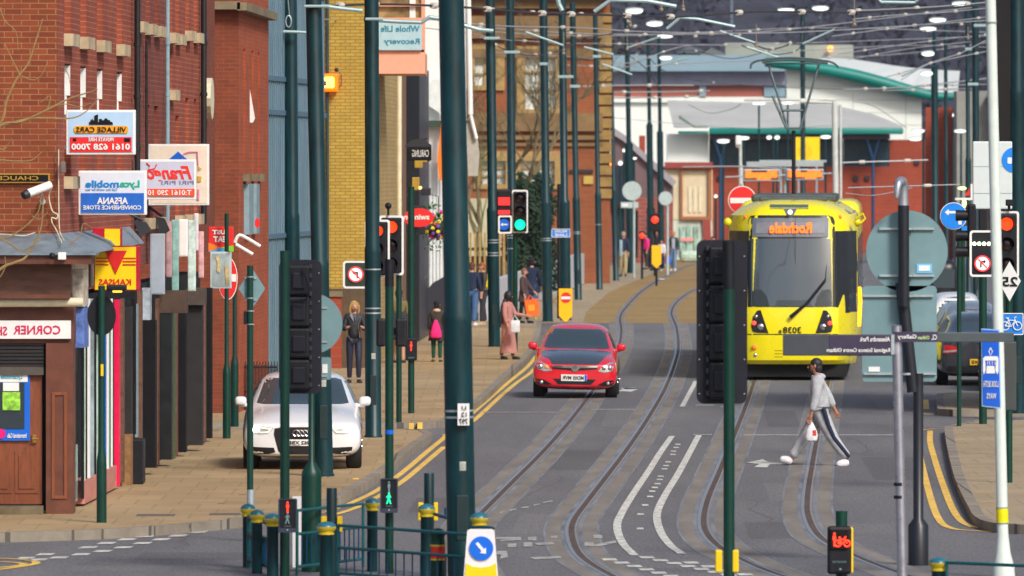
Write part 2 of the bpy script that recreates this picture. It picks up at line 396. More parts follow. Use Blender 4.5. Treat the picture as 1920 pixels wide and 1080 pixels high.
# crossing studs in two slanting rows
b = MB()
for r0, r1, nn in (((1145, 1050), (1330, 1100), 9), ((1215, 1046), (1420, 1090), 9), ((1298, 1056), (1500, 1100), 7)):
 for i in range(nn):
  t = i / (nn - 1); g = G(r0[0] + (r1[0] - r0[0]) * t, r0[1] + (r1[1] - r0[1]) * t)
  b.add([(g.x - .085, g.y - .22, .0065), (g.x + .085, g.y - .22, .0065), (g.x + .06, g.y + .3, .0065), (g.x - .11, g.y + .3, .0065)], [(0, 1, 2, 3)])
struct(b.build('road_marking', LINEW))
# stop lines and thin cross joints
def cross(px0, px1, py, d, m):
 a = G(px0, py); c = G(px1, py); b = MB(); b.add([(a.x, a.y, .0065), (c.x, a.y, .0065), (c.x, a.y + d, .0065), (a.x, a.y + d, .0065)], [(0, 1, 2, 3)]); struct(b.build('road_marking', m))
cross(1395, 1678, 817, .5, LINEWORN); cross(905, 1045, 774, .35, LINEWORN); cross(1108, 1192, 768.5, .35, LINEWORN); cross(1305, 1340, 761, .7, LINEWORN); cross(1352, 1378, 764, .8, LINEWORN); cross(740, 832, 801, .6, LINEW); cross(1300, 1336, 816, .5, LINEWORN)
cross(1165, 1195, 730, .9, LINEWORN)
def plate(pts, m, z=.0065):
 b = MB(); b.add([(lambda g: (g.x, g.y, z))(G(*p)) for p in pts], [tuple(range(len(pts)))]); struct(b.build('road_marking', m))
plate([(1398, 868), (1430, 862), (1440, 866.5), (1487, 869), (1470, 871.5), (1444, 871), (1438, 877), (1414, 876.5), (1424, 870.5)], LINEW)
plate([(1160, 733.5), (1172, 728), (1192, 727), (1196, 731), (1182, 735)], LINEW)
# worn lettering, seen very flat
for r in (((930, 1008), (976, 1008), (978, 1013), (940, 1016), (936, 1013), (962, 1011), (930, 1012)), ((952, 1020), (968, 1020), (968, 1027), (952, 1027)), ((990, 1008), (1006, 1007), (1006, 1014), (990, 1014)),
          ((982, 1018), (998, 1018), (998, 1026), (982, 1026)), ((1002, 1019), (1036, 1017), (1040, 1021), (1008, 1023)), ((1032, 1006), (1045, 1005), (1045, 1010), (1033, 1010)),
          ((932, 1034), (950, 1034), (953, 1046), (937, 1049), (940, 1041), (930, 1040)), ((994, 1046), (1050, 1043), (1054, 1047), (1002, 1050)), ((1096, 1017), (1112, 1017), (1114, 1022), (1154, 1014), (1156, 1018), (1126, 1025), (1096, 1025)), ((1112, 1004), (1128, 1004), (1130, 1010), (1114, 1010)),
          ((936, 961), (946, 958), (948, 960), (938, 963)), ((955, 957), (967, 954), (969, 956), (957, 959)), ((977, 952), (991, 950), (992, 952), (978, 954)), ((1000, 947), (1011, 945), (1012, 947), (1001, 949)), ((1018, 942), (1036, 939), (1036, 941), (1018, 944))):
 plate(r, LINEWORN)
# give-way dashes over the side road, bottom left
b = MB()
for x, y in ((318, 998), (273, 1006), (238, 1012), (200, 1019), (165, 1027), (85, 1040), (48, 1047), (371, 998), (334, 1005), (302, 1012), (267, 1019), (231, 1027), (192, 1034), (152, 1040), (111, 1046), (72, 1050)):
 q = [G(x - 20, y + 2.2), G(x + 12, y + 1.6), G(x + 20, y - 2), G(x - 10, y - 1.6)]
 b.add([(p.x, p.y, .0065) for p in q], [(0, 1, 2, 3)])
struct(b.build('road_marking', LINEW))
line([(-60, 1046), (30, 1049), (68, 1055), (40, 1063), (-60, 1075)], .1, LINEY); line([(-60, 1052), (20, 1055), (45, 1059), (10, 1064), (-60, 1068)], .1, LINEY)
# double yellow lines following the left kerb
line([(380, 992), (440, 982), (560, 970), (633, 953), (675, 936), (712, 917), (760, 882), (800, 848), (833, 821), (835, 815)], .1, LINEY)
line([(560, 980), (640, 962), (690, 942), (751, 906), (795, 870), (833, 838)], .1, LINEY)
line([(858, 800), (868, 790), (893, 769), (930, 737), (960, 712), (989, 688), (1005, 668)], .1, LINEY)
line([(866, 808), (878, 797), (899, 780), (940, 742), (970, 717), (994, 700), (1012, 680)], .1, LINEY)
rp_ = random.Random(4)
for i, (x, y, wx, dy, k) in enumerate(((960, 1000, 1.1, 6, 0), (1010, 880, .9, 9, 1), (1130, 800, .5, 12, 0), (1400, 1010, .8, 5, 1), (1440, 940, .7, 7, 0), (1640, 900, .9, 10, 1), (1600, 1000, .6, 3, 0), (1180, 700, 1.2, 14, 1), (1080, 700, .8, 10, 0), (1660, 780, .7, 16, 0), (250, 1050, 1.6, 2, 1), (120, 1072, 1.2, 1.5, 0), (760, 960, .7, 5, 1), (1440, 800, .6, 10, 1))):
 g = G(x, y); b = MB(); b.add([(g.x + rp_.uniform(-.05, .05), g.y, .0012), (g.x + wx, g.y + rp_.uniform(-.3, .3), .0012), (g.x + wx + dy * .02, g.y + dy, .0012), (g.x + dy * .02, g.y + dy, .0012)], [(0, 1, 2, 3)]); struct(b.build('road_patch', asphalt('asphalt_patch_%d' % k, *(((.088, .088, .095), (.12, .118, .125)) if k else ((.135, .132, .138), (.175, .17, .175)))) if 'asphalt_patch_%d' % k not in MT else MT['asphalt_patch_%d' % k]))
for x, y in ((990, 930), (1180, 905), (1440, 985), (1620, 850), (330, 1030)):
 q = [G(x, y)]; 
 for j in range(9): q.append(q[-1] + Vector((rp_.uniform(-.12, .16), rp_.uniform(.3, 1.6), 0)))
 b = MB(); b.ribbon(q, .012, .0018); struct(b.build('road_crack', RUST))
# --- right islands
k3 = [G(x, y, KZ) for x, y in ((1850, 787), (1815, 792), (1785, 799), (1779, 803), (1783, 831), (1790, 862), (1800, 897), (1815, 930), (1826, 950), (1836, 966), (1860, 978), (1920, 984), (2100, 990))]
k3 = smooth_line(k3, 5)
b = MB(); b.plan([(p.x, p.y) for p in k3] + [(14, k3[-1].y), (14, k3[0].y)], -.05, KZ); struct(b.build('pavement', PAVE2))
b = MB(); b.ribbon(k3, .15, KZ + .006, t=.2, off=.0); struct(b.build('kerb', KERB))
k4 = [G(2300, 736, KZ), G(1800, 736, KZ), G(1766, 738, KZ), G(1761, 741, KZ), G(1762, 755, KZ), G(1766, 767, KZ), G(1790, 769, KZ), G(1920, 769, KZ), G(2300, 769, KZ)]
b = MB(); b.plan([(p.x, p.y) for p in k4], -.05, KZ); struct(b.build('pavement', PAVE2))
b = MB(); b.ribbon(k4[1:], .15, KZ + .006, t=.2, off=.0); struct(b.build('kerb', KERB))
line([(1780, 804), (1745, 805), (1722, 809), (1721, 828), (1724, 850), (1740, 917), (1758, 970), (1781, 990), (1830, 996), (1930, 1000), (2050, 1004)], .1, LINEY)
line([(1744, 808), (1744, 830), (1752, 860), (1768, 909), (1790, 962), (1817, 986), (1866, 993)], .1, LINEY)
line([(1725, 776), (1760, 778), (1920, 779)], .09, LINEY); line([(1735, 750), (1737, 768)], .12, LINEY)
b = MB()
for i in range(11):
 y = 812 + i * i * .55 + i * 7.5; x = 1785 + (y - 812) * .33
 if y > 965: break
 g = G(x + 8, y, KZ); b.add([(g.x, g.y, .1235), (g.x + .22, g.y, .1235), (g.x + .22, g.y + .12, .1235), (g.x, g.y + .12, .1235)], [(0, 1, 2, 3)])
struct(b.build('road_marking', LINEY))
b = MB()
for (x, y) in ((667, 905), (771, 800), (787, 799)):
 g = G(x, y, .06); b.bx(g.x - .04, g.x + .05, g.y - .30, g.y - .05, .02, .131)
struct(b.build('road_marking', LINEY))
b = MB(); rp2 = random.Random(8)
for i in range(150):
 x, y = rp2.uniform(150, 960), rp2.uniform(640, 985)
 if y > 1010 - (x - 380) * .42 or x < 420 - (y - 720) * 1.05: continue
 g = G(x, y, KZ); r = rp2.uniform(.015, .07); b.add([(g.x + r * math.cos(a) * rp2.uniform(.7, 1.2), g.y + 2.2 * r * math.sin(a), .1216) for a in [k * math.pi / 4 for k in range(8)]], [tuple(range(8))])
struct(b.build('gum_stains', mat('gum', (.15, .11, .075), .9, var=.3)))
# manhole covers
for x, y, wd in ((290, 968, .5), (212, 968, .0), (420, 966, .4)):
 if wd:
  g = G(x, y, KZ); b = MB(); b.bx(g.x - wd / 2, g.x + wd / 2, g.y, g.y + .6, KZ - .02, KZ + .005); struct(b.build('manhole_cover', mat('cover_iron', (.12, .10, .09), .7)))
# ================= BUILDINGS =================
BR_FRONT = brick('brick_orange_brown', (.30, .06, .016), (.20, .036, .011), (.36, .19, .085), bw=.225, bh=.075, msize=.007, dirt=.35, stain=2.0)
BR_SIDE = brick('brick_pink_red', (.29, .05, .022), (.35, .068, .03), (.42, .19, .11), bw=1.9, bh=.075, msize=.007, dirt=.3, stain=1.5)
BR_DARK = brick('brick_maroon', (.20, .036, .022), (.25, .05, .03), (.3, .16, .11), bw=1.9, bh=.075, msize=.005, dirt=.35, stain=1.2)
BR_GOTH = brick('brick_deep_red', (.25, .05, .018), (.19, .04, .015), (.26, .10, .05), bw=.225, bh=.075, msize=.005, dirt=.35, stain=1.4)
BR_GOTH2 = brick('brick_orange_red', (.42, .075, .02), (.34, .06, .018), (.4, .17, .08), bw=1.9, bh=.075, msize=.005, dirt=.3, stain=1.2)
BR_YEL = brick('brick_buff_yellow', (.55, .36, .06), (.46, .29, .045), (.25, .16, .03), bw=.225, bh=.075, msize=.011, dirt=.2, stain=2.5)
BR_CH = brick('brick_church', (.36, .10, .032), (.29, .08, .027), (.26, .14, .07), bw=.6, bh=.2, msize=.02, dirt=.4, stain=5)
BR_RED = brick('brick_station', (.38, .06, .025), (.33, .05, .02), (.3, .09, .05), bw=.6, bh=.2, msize=.02, dirt=.25, stain=6)
STONE = mat('stone_trim', (.45, .37, .24), .85, var=.3, scale=3, bump=.3)
STONED = mat('stone_dark', (.19, .15, .09), .9, var=.4, scale=2, bump=.3)
LEAD = mat('lead_roof', (.20, .26, .31), .5, .2, var=.35, scale=3, stretch=(1, 1, 3))
BROWN = mat('brown_joinery', (.13, .04, .022), .5, var=.3, scale=4)
BROWNL = mat('brown_fascia', (.15, .065, .04), .55, var=.4, scale=3, stretch=(1, 1, 5))
DOORB = mat('door_timber', (.22, .06, .022), .45, var=.25, scale=5, stretch=(4, 1, .6))
SHUT = mat('shutter_grey', (.02, .018, .02), .6, .2, var=.3, scale=6)
BLK = mat('black_shopfront', (.006, .006, .008), .6, var=.3, scale=4, spec=.2)
PIPEB = mat('pipe_black', (.012, .012, .014), .4, var=.2)
PIPEG = mat('pipe_blue_grey', (.22, .34, .40), .45, var=.15)
PINK = mat('pink_fascia', (.85, .38, .26), .55, var=.06)
TAN = mat('tan_render', (.52, .38, .20), .8, var=.15, scale=2)
AW, AS_, SL = -8.767, -8.602, .0248
def XW(y): return AW + SL * y
def YW(px): return AW / ((px - CX) / F - SL)
def YS(px): return AS_ / ((px - CX) / F - SL)
def fb(mb, y0, y1, d0, d1, z0, z1):      # box along the street front, d metres proud of the brick line
 a0, a1 = XW(y0), XW(y1)
 return mb.add([(a0 + d0, y0, z0), (a0 + d1, y0, z0), (a1 + d1, y1, z0), (a1 + d0, y1, z0), (a0 + d0, y0, z1), (a0 + d1, y0, z1), (a1 + d1, y1, z1), (a1 + d0, y1, z1)],
                  [(0, 3, 2, 1), (4, 5, 6, 7), (0, 1, 5, 4), (1, 2, 6, 5), (2, 3, 7, 6), (3, 0, 4, 7)])
def facade(mb, y0, y1, z0, z1, wins, th=.35):
 ys = sorted({y0, y1} | {w[0] for w in wins} | {w[1] for w in wins}); zs = sorted({z0, z1} | {w[2] for w in wins} | {w[3] for w in wins})
 for i in range(len(ys) - 1):
  for j in range(len(zs) - 1):
   cy, cz = (ys[i] + ys[i + 1]) / 2, (zs[j] + zs[j + 1]) / 2
   if any(w[0] < cy < w[1] and w[2] < cz < w[3] for w in wins): continue
   fb(mb, ys[i], ys[i + 1], -th, 0, zs[j], zs[j + 1])
def wfront(mb, x0, x1, z0, z1, wins, y, th=.3):   # wall facing the camera with openings
 xs = sorted({x0, x1} | {w[0] for w in wins} | {w[2] for w in wins}); zs = sorted({z0, z1} | {w[1] for w in wins} | {w[3] for w in wins})
 for i in range(len(xs) - 1):
  for j in range(len(zs) - 1):
   cx, cz = (xs[i] + xs[i + 1]) / 2, (zs[j] + zs[j + 1]) / 2
   if any(w[0] < cx < w[2] and w[1] < cz < w[3] for w in wins): continue
   mb.bx(xs[i], xs[i + 1], y, y + th, zs[j], zs[j + 1])
def sash(parent, y0, y1, z0, z1, sill=True, white_top=False, proud=.12):
 f = MB(); d = -.13
 fb(f, y0, y0 + .06, d - .03, d + .03, z0, z1); fb(f, y1 - .06, y1, d - .03, d + .03, z0, z1); fb(f, y0 + .06, y1 - .06, d - .03, d + .03, z1 - .06, z1); fb(f, y0 + .06, y1 - .06, d - .03, d + .03, z0, z0 + .06)
 fb(f, y0 + .06, y1 - .06, d - .02, d + .02, (z0 + z1) / 2 - .03, (z0 + z1) / 2 + .03)
 fr = f.build('window', WHITE, parent)
 g = MB(); fb(g, y0 + .06, y1 - .06, d - .012, d, z0 + .06, z1 - .06); g.build('pane', GLASSD, fr)
 if sill: s = MB(); fb(s, y0 - .1, y1 + .1, -.1, proud, z0 - .17, z0 - .005); s.build('sill', STONE, fr)
 if white_top: s = MB(); fb(s, y1 - .03, y1 - .005, -.125, -.004, z0 + (z1 - z0) * .72, z1 - .02); fb(s, y1 - .02, y1 - .005, -.12, -.05, z0 + .55 * (z1 - z0), z0 + .72 * (z1 - z0)); s.build('reveal_lining', WHITE, fr)

# ---- corner shop: brick end wall facing us, street front running away
Y0 = 112.2; xc = XW(Y0)
t = thing('corner_shop', 'brick corner building with a brown shopfront, lead canopy and CORNER sign at far left', 'building', (xc, Y0, 0))
b = MB(); b.bx(-14, xc, Y0, Y0 + .3, 3.2, 15); b.build('end_wall', BR_FRONT, t)
wins = [(a, a + 1.05, 4.55, 6.05) for a in (113.5, 116.3, 119.4, 123.3)] + [(a, a + 1.05, 6.45, 8.4) for a in (113.5, 116.3, 119.4, 123.3)]
b = MB(); facade(b, Y0 + .3, 126.7, 3.0, 15, wins); b.build('street_wall', BR_SIDE, t)
for wn in wins: sash(t, *wn, white_top=wn[2] < 5)
b = MB(); b.plan([(-14, Y0 + .3), (xc - .35, Y0 + .3), (XW(126.7) - .35, 126.7), (-14, 126.7)], 14.6, 14.9); b.build('roof', LEAD, t)
# canopy
x1 = X_(182, 111.6)
b = MB(); b.add([(-14, 111.3, Z_(474, 111.5)), (x1, 111.3, Z_(474, 111.5)), (xc, Y0, Z_(438, Y0)), (-14, Y0, Z_(438, Y0)), (x1, 126, Z_(474, 111.5)), (XW(126), 126, Z_(438, Y0))],
      [(0, 1, 2, 3), (1, 4, 5, 2)]); b.bx(-14, x1, 111.28, 112.2, Z_(478, 111.5), Z_(474, 111.5)); b.build('canopy', LEAD, t)
b = MB(); b.bx(-14, x1 - .06, 111.34, Y0 - .005, Z_(495, 111.5), Z_(478.2, 111.5)); b.bx(-14, X_(132, 111.8), 111.6, Y0 - .01, Z_(559, 112), Z_(551, 112)); b.build('fascia_board', BROWN, t)
b = MB(); b.bx(-14, X_(133, 111.8), 111.75, Y0 - .004, Z_(551, 112), Z_(495.2, 112)); b.build('fascia_panel', BROWNL, t)
b = MB(); b.tube((-14, 111.75, Z_(571, 112)), (X_(156, 111.8), 111.75, Z_(566, 112)), .06); b.build('awning_roller', CREAM, t, smooth=True)
b = MB(); b.bx(-14, X_(138, 111.9), 111.95, Y0 + .3, Z_(643, 112), Z_(559.3, 112)); b.bx(X_(87, 112), X_(138, 112), 111.9, Y0 + .3, .12, Z_(643.2, 112)); b.bx(-14, X_(-30, 112), 111.9, Y0 + .3, .12, Z_(643.2, 112)); b.build('shopfront', BROWN, t)
b = MB(); 
x0, z0, x1_, z1 = RC(97, 735, 126, 935, 111.9)
b.frame(rr(x0, z0, x1_, z1, .01), rr(x0 + .04, z0 + .04, x1_ - .04, z1 - .04, .01), 111.88, 111.9); b.build('pilaster_panel', DOORB, t)
b = MB(); n = 14; x0, z0, x1_, z1 = RC(-32, 688, 82, 641, 112)
z0, z1 = Z_(688, 112), Z_(641, 112)
for i in range(7): zz = z0 + (z1 - z0) * i / 7; b.bx(x0, x1_, 111.96, 112.02, zz, zz + (z1 - z0) / 7 - .012)
b.bx(x0, x1_, 112.02, 112.06, z0, z1); b.build('roller_shutter', SHUT, t)
b = MB(); b.bx(X_(-32, 112), X_(82, 112), 111.94, 111.99, Z_(703, 112), Z_(688.5, 112)); b.build('shutter_rail', mat('shutter_rail', (.08, .07, .06), .5), t)
d = MB(); x0, z0, x1_, z1 = RC(-32, 945, 79, 703, 112.05); d.bx(x0, x1_, 112.03, 112.09, z0, z1)
for a, c in ((-25, 22), (28, 72)):
 q = RC(a, 925, c, 845, 112); d.bx(q[0], q[2], 112.015, 112.03, q[1], q[3]); d.bx(q[0] + .05, q[2] - .05, 112.0, 112.015, q[1] + .06, q[3] - .06)
dd = d.build('door', DOORB, t)
b = MB(); q = RC(-8, 826, 56, 698, 112); b.bx(q[0], q[2], 111.985, 112.028, q[1], q[3]); b.build('door_frame', BLUE, dd)
b = MB(); q = RC(-8, 804, 46, 718, 112); b.bx(q[0], q[2], 111.975, 111.984, q[1], q[3]); b.build('door_glass', GLASSD, dd)
b = MB(); q = RC(-8, 716, 52, 699, 112); b.bx(q[0], q[2], 111.97, 111.984, q[1], q[3]); b.build('poster', WHITE, dd)
b = MB(); q = RC(2, 713, 42, 702, 112); b.text('Lycamobile', q[0], q[1], q[2], q[3], 111.969, bold=.02); b.build('lettering', mat('teal_ink', (.0, .35, .5), .5, var=0), dd)
b = MB(); q = RC(5, 769, 38, 735, 112); b.bx(q[0], q[2], 111.962, 111.974, q[1], q[3]); b.build('poster', mat('poster_green', (.25, .55, .05), .5, var=.7, scale=14), dd)
b = MB(); q = RC(6, 733, 36, 717, 112); b.bx(q[0], q[2], 111.962, 111.974, q[1], q[3]); b.build('poster', WHITE, dd)
b = MB(); q = RC(14, 821, 50, 812, 112); b.text('International Calls', q[0], q[1], q[2], q[3], 111.98, bold=.02); b.build('lettering', WHITE, dd)
b = MB(); b.prism(circ(X_(2, 112), Z_(813, 112), 9 / 143), 111.965, 111.984); b.build('sticker', mat('magenta_ink', (.7, .0, .2), .5), dd)
b = MB(); q = RC(61, 830, 68, 815, 112); b.bx(q[0], q[2], 111.98, 112.03, q[1], q[3]); b.tube((q[0] - .01, 111.95, (q[1] + q[3]) / 2), (q[0] + .08, 111.95, (q[1] + q[3]) / 2), .008); b.build('handle', mat('brass', (.5, .3, .08), .35, .8), dd)
b = MB(); b.bx(X_(-32, 112), X_(82, 112), 111.7, 112.1, .06, Z_(948, 112)); b.build('doorstep', STONED, t)
# sign over the door
s = thing('shop_sign', 'long white sign reading CORNER in mirrored crimson letters over the brown door', 'sign', P(40, 618, 111.9))
b = MB(); q = RC(-60, 635, 133, 601, 111.9); b.bx(q[0], q[2], 111.86, 111.945, q[1], q[3]); b.build('panel', WHITE, s)
b = MB(); q = RC(25, 627, 114, 610, 111.9); b.text('CORNER', q[0], q[1], q[2], q[3], 111.858, bold=.02); q = RC(-35, 629, 14, 612, 111.9); b.text('SHOP', q[0], q[1], q[2], q[3], 111.858, bold=.02); b.build('lettering', mat('crimson', (.6, .0, .09), .4, var=0), s)
s = thing('street_nameplate', 'black nameplate with gold border, CHAUCER STREET in mirrored gold letters', 'sign', P(40, 333, 112.1))
b = MB(); q = RC(-95, 343, 93, 325, 112.1); b.bx(q[0], q[2], 112.14, 112.19, q[1], q[3]); b.build('frame', mat('gold_trim', (.45, .24, .02), .5), s)
b = MB(); b.bx(q[0] + .02, q[2] - .02, 112.13, 112.139, q[1] + .018, q[3] - .018); b.build('panel', BLK, s)
b = MB(); q = RC(-85, 338, 72, 330, 112.1); b.text('CHAUCER STREET', q[0], q[1], q[2], q[3], 112.128, bold=.01); b.build('lettering', MT['gold_trim'], s)
# cctv
s = thing('security_camera', 'white tubular CCTV camera on the brick wall under the street nameplate', 'camera', P(70, 355, 111.9))
b = MB(); b.tube(P(94, 347, 111.6), P(52, 363, 111.4), .055, n=16); b.build('housing', WHITE, s, smooth=True)
b = MB(); b.tube(P(52, 363, 111.4), P(44, 367, 111.36), .062, .055, n=16); b.build('hood', DARK, s, smooth=True)
b = MB(); b.path([P(76, 358, 111.6), P(80, 368, 111.8), P(80, 378, 112.19)], .018); b.tube(P(80, 378, 112.1), P(80, 378, 112.2), .04); b.build('bracket', STEEL, s, smooth=True)
s = thing('floodlight', 'white box floodlight hung beneath the lead canopy', 'light', P(118, 480, 111.3))
b = MB(); q = RC(109, 487, 124, 473, 111.3); b.rbx(q[0], q[2], 111.22, 111.33, q[1], q[3], .01); b.build('housing', WHITE, s)
b = MB(); b.ball(P(98, 480, 111.2), .045); b.build('sensor', BLACK, s, smooth=True)
s = thing('cable', 'thin white cable looping down the brick corner to the canopy', 'cable', P(110, 200, 111.9))
b = MB(); b.path(smooth_line([P(110, 280, 112.1), P(110, 350, 112.1), P(111, 420, 112.1), P(114, 440, 112.1), P(120, 450, 111.4)], 4), .007, 5); b.path(smooth_line([P(96, 352, 112), P(92, 370, 112.1), P(98, 395, 112.1), P(108, 402, 112.1), P(106, 410, 112.1), P(97, 408, 112.1), P(98, 418, 112.1), P(106, 432, 112.1), P(116, 455, 111.5)], 5), .008, 5)
b.path(smooth_line([P(-20, 438, 111.9), P(20, 440, 112), P(45, 442, 112), P(66, 436, 112)], 4), .007, 5); b.build('cord', CREAM, s)
bx_ = MB(); q = RC(113, 324, 121, 303, 111.9); bx_.rbx(q[0], q[2], 112.0, 112.3, q[1], q[3], .008); o = bx_.build('junction_box', mat('grey_box', (.16, .13, .12), .5), loc=P(117, 313, 111.9)); tag(o, 'small grey junction box on the brick corner above the convenience store sign', 'junction box')

# ---- second and third houses of the row
t = thing('brick_house', 'maroon brick house front between a black and a blue-grey downpipe', 'building', (XW(127), 127, 0))
wn = [(127.3, 128.3, 3.9, 5.62), (129.4, 130.4, 3.9, 5.62), (131.4, 132.4, 3.9, 5.62), (127.3, 128.3, 6.85, 8.8), (129.4, 130.4, 6.85, 8.8), (131.4, 132.4, 6.85, 8.8)]
b = MB(); facade(b, 126.72, 133.6, 3.2, 14, wn); b.build('street_wall', BR_DARK, t)
for q in wn: sash(t, *q)
t = thing('brick_house', 'pink brick house front with narrow windows beyond the blue-grey downpipe', 'building', (XW(134), 134, 0))
wn = [(134.8, 135.7, 5.9, 6.55), (136.5, 137.4, 3.9, 5.5), (139.0, 139.9, 3.9, 5.8), (141.2, 142.0, 3.9, 5.8), (134.8, 135.7, 6.8, 8.8), (136.5, 137.4, 6.8, 8.8), (139., 139.9, 6.9, 8.8), (141.2, 142., 6.9, 8.8)]
b = MB(); facade(b, 133.62, 142.9, 3.2, 14, wn); b.build('street_wall', BR_SIDE, t)
for q in wn: sash(t, *q)
t = thing('brick_house', 'narrow brown brick end house with a cream oval plaque and a blue alarm box', 'building', (XW(143), 143, 0))
b = MB(); facade(b, 142.92, 147, 3.2, 13.5, [(143.4, 144.5, 6.9, 8.6)], th=.5); b.build('street_wall', BR_GOTH, t)
b = MB(); b.prismx([(143.3 + .0, 0)] and [(144 + .9 * math.cos(a), Z_(185, 144) + .35 * math.sin(a)) for a in [i * math.pi / 8 for i in range(16)]], XW(144) - .01, XW(144) + .14); b.build('plaque', CREAM, t)
b = MB(); q = RC(376, 76, 388, 59, 144); b.rbx(q[0], q[2], 143.8, 144.1, q[1], q[3], .01); b.build('alarm_box', mat('alarm_blue', (.05, .07, .3), .4), t)
def pipe(label, px, pt, pb, Y, r, m, d=.09):
 x = XW(Y) + d; b = MB(); b.tube((x, Y, Z_(pb, Y)), (x, Y, Z_(pt, Y)), r)
 for k in range(5): z = Z_(pb, Y) + (Z_(pt, Y) - Z_(pb, Y)) * (k + .5) / 5; b.tube((x, Y, z), (x, Y, z + .06), r * 1.25)
 o = b.build('downpipe', m, loc=(x, Y, Z_(pb, Y)), smooth=True); tag(o, label, 'pipe')
pipe('black downpipe beside the taxi sign, leftmost on the row', 249, -60, 430, 126.3, .045, PIPEB); pipe('thin black pipe that stops short on the maroon brick', 270, 76, 400, 128.9, .02, PIPEB, .05)
pipe('blue-grey downpipe between the maroon and the pink brick', 309, -60, 420, 133.6, .035, PIPEG, .06); pipe('thick black downpipe at the far end of the pink brick house', 372, -60, 420, 142.6, .05, PIPEB, .08)

# ---- shop units under the row
t = thing('shopfront', 'row of shop units under the brick houses, white and red one first, then black ones', 'shopfront', (XW(114), 114, 0))
def pil(name, pl, pr, ptop, pbot, m, dy=.2, inset=.165, par=None):
 """pilaster whose end face spans pl..pr in the photo"""
 Y = YS(pl); s_ = F / Y; dd_ = (pr - pl) / s_; bb = MB()
 fb(bb, Y, Y + dy, inset, inset + dd_, max(.12, Z_(pbot, Y)), Z_(ptop, Y)); return bb.build(name, m, par or t)
def span(name, pl, pr, ptop, pbot, m, d=.165, d0=0.0, par=None):
 """strip of street front between two photo columns, heights read at its near end"""
 ya, yb = YS(pl), YS(pr); bb = MB(); fb(bb, ya, yb, d0, d, max(.12, Z_(pbot, ya)), Z_(ptop, ya)); return bb.build(name, m, par or t)
SKYB = mat('pane_pale', (.30, .42, .50), .15, var=.5, scale=1.2); MINT = mat('pane_mint', (.45, .62, .55), .3, var=.4, scale=2)
span('wall', 139.5, 392, 560, 980, BLK, d=.02, d0=-.3)
span('fascia', 139.5, 225, 470, 545, mat('fascia_cream', (.5, .42, .35), .6, var=.5, scale=2), d=.10)
span('shutter', 139.5, 152, 652, 700, SHUT, d=.12); span('window', 139.5, 152, 700, 832, BLUE, d=.09); span('stall_riser', 139.5, 152, 838, 945, mat('tile_sparkle', (.32, .42, .42), .2, var=.7, scale=25), d=.12)
pil('ad_panel', 136, 157, 505, 575, mat('ad_cream', (.55, .5, .42), .5, var=.5, scale=9), dy=.8); pil('ad_panel', 137, 158, 577, 652, mat('ad_blue', (.10, .18, .5), .5, var=.5, scale=9), dy=.8)
pil('post', 152, 156, 650, 935, BLK)
for pl, pr, m in ((156, 163, MINT), (163, 166, BLK), (166, 172, WHITE), (173, 179, SKYB), (180, 183, BLK), (183, 187, MINT), (187, 191, WHITE), (192, 199, WHITE), (200, 202, BLUE), (202, 207, WHITE), (208, 210, mat('green_post', (.0, .2, .1), .5)), (210, 214, WHITE)):
 pil('mullion', pl, pr, 560, 913 - (pl - 156) * .25, m, dy=.12, inset=.14)
span('stall_riser', 154, 214, 902, 945, mat('pink_tile', (.55, .22, .18), .5, var=.3, scale=8), d=.2)
pil('red_post', 214, 223, 562, 912, mat('crimson_paint', (.75, .0, .07), .4), dy=.3)
for pl, pr, a, c, m in ((224, 231, 560, 905, BROWNL), (231, 246, 575, 815, SHUT), (246, 253, 560, 815, BLK), (253, 257, 570, 820, PIPEG), (257, 265, 545, 890, BROWNL)): pil('pier', pl, pr, a, c, m, dy=.3)
pil('panel_door', 228, 245, 815, 912, mat('worn_timber', (.25, .13, .05), .8, var=.4, scale=8), dy=.5)
for pl, pr, a, c, m in ((266, 281, 540, 600, mat('poster_grey', (.35, .42, .5), .5, var=.4, scale=8)), (266, 291, 600, 877, BLK), (291, 296, 560, 872, BROWNL), (296, 322, 588, 862, mat('dark_shop_glass', (.012, .016, .02), .3, var=.3)), (322, 326, 560, 862, mat('post_green_dark', (.05, .12, .05), .5)), (326, 331, 560, 855, BROWNL), (331, 348, 580, 848, BLK),
      (350, 379, 568, 835, SHUT), (379, 384, 545, 830, BROWNL), (384, 396, 540, 822, BLK)): pil('pier', pl, pr, a, c, m, dy=.4)
pil('fascia', 296, 349, 545, 587, mat('fascia_brown', (.085, .05, .035), .6, var=.3), dy=.5); pil('fascia', 349, 384, 540, 572, mat('fascia_taupe', (.07, .05, .04), .6, var=.3), dy=.5)
for k in range(16): pil('shutter_slat', 351, 378.5, 574 + k * 16, 584 + k * 16, mat('slat', (.05, .047, .05), .5, .2), dy=.05, inset=.18)
b = MB(); q = RC(247, 895, 271, 822, 122.8); b.rbx(q[0], q[2], 122.4, 123.1, .12, q[3], .02); o = b.build('litter_bin', BLACK, loc=(q[0], 122.7, .12)); tag(o, 'black square litter bin against the brown shopfront', 'bin')
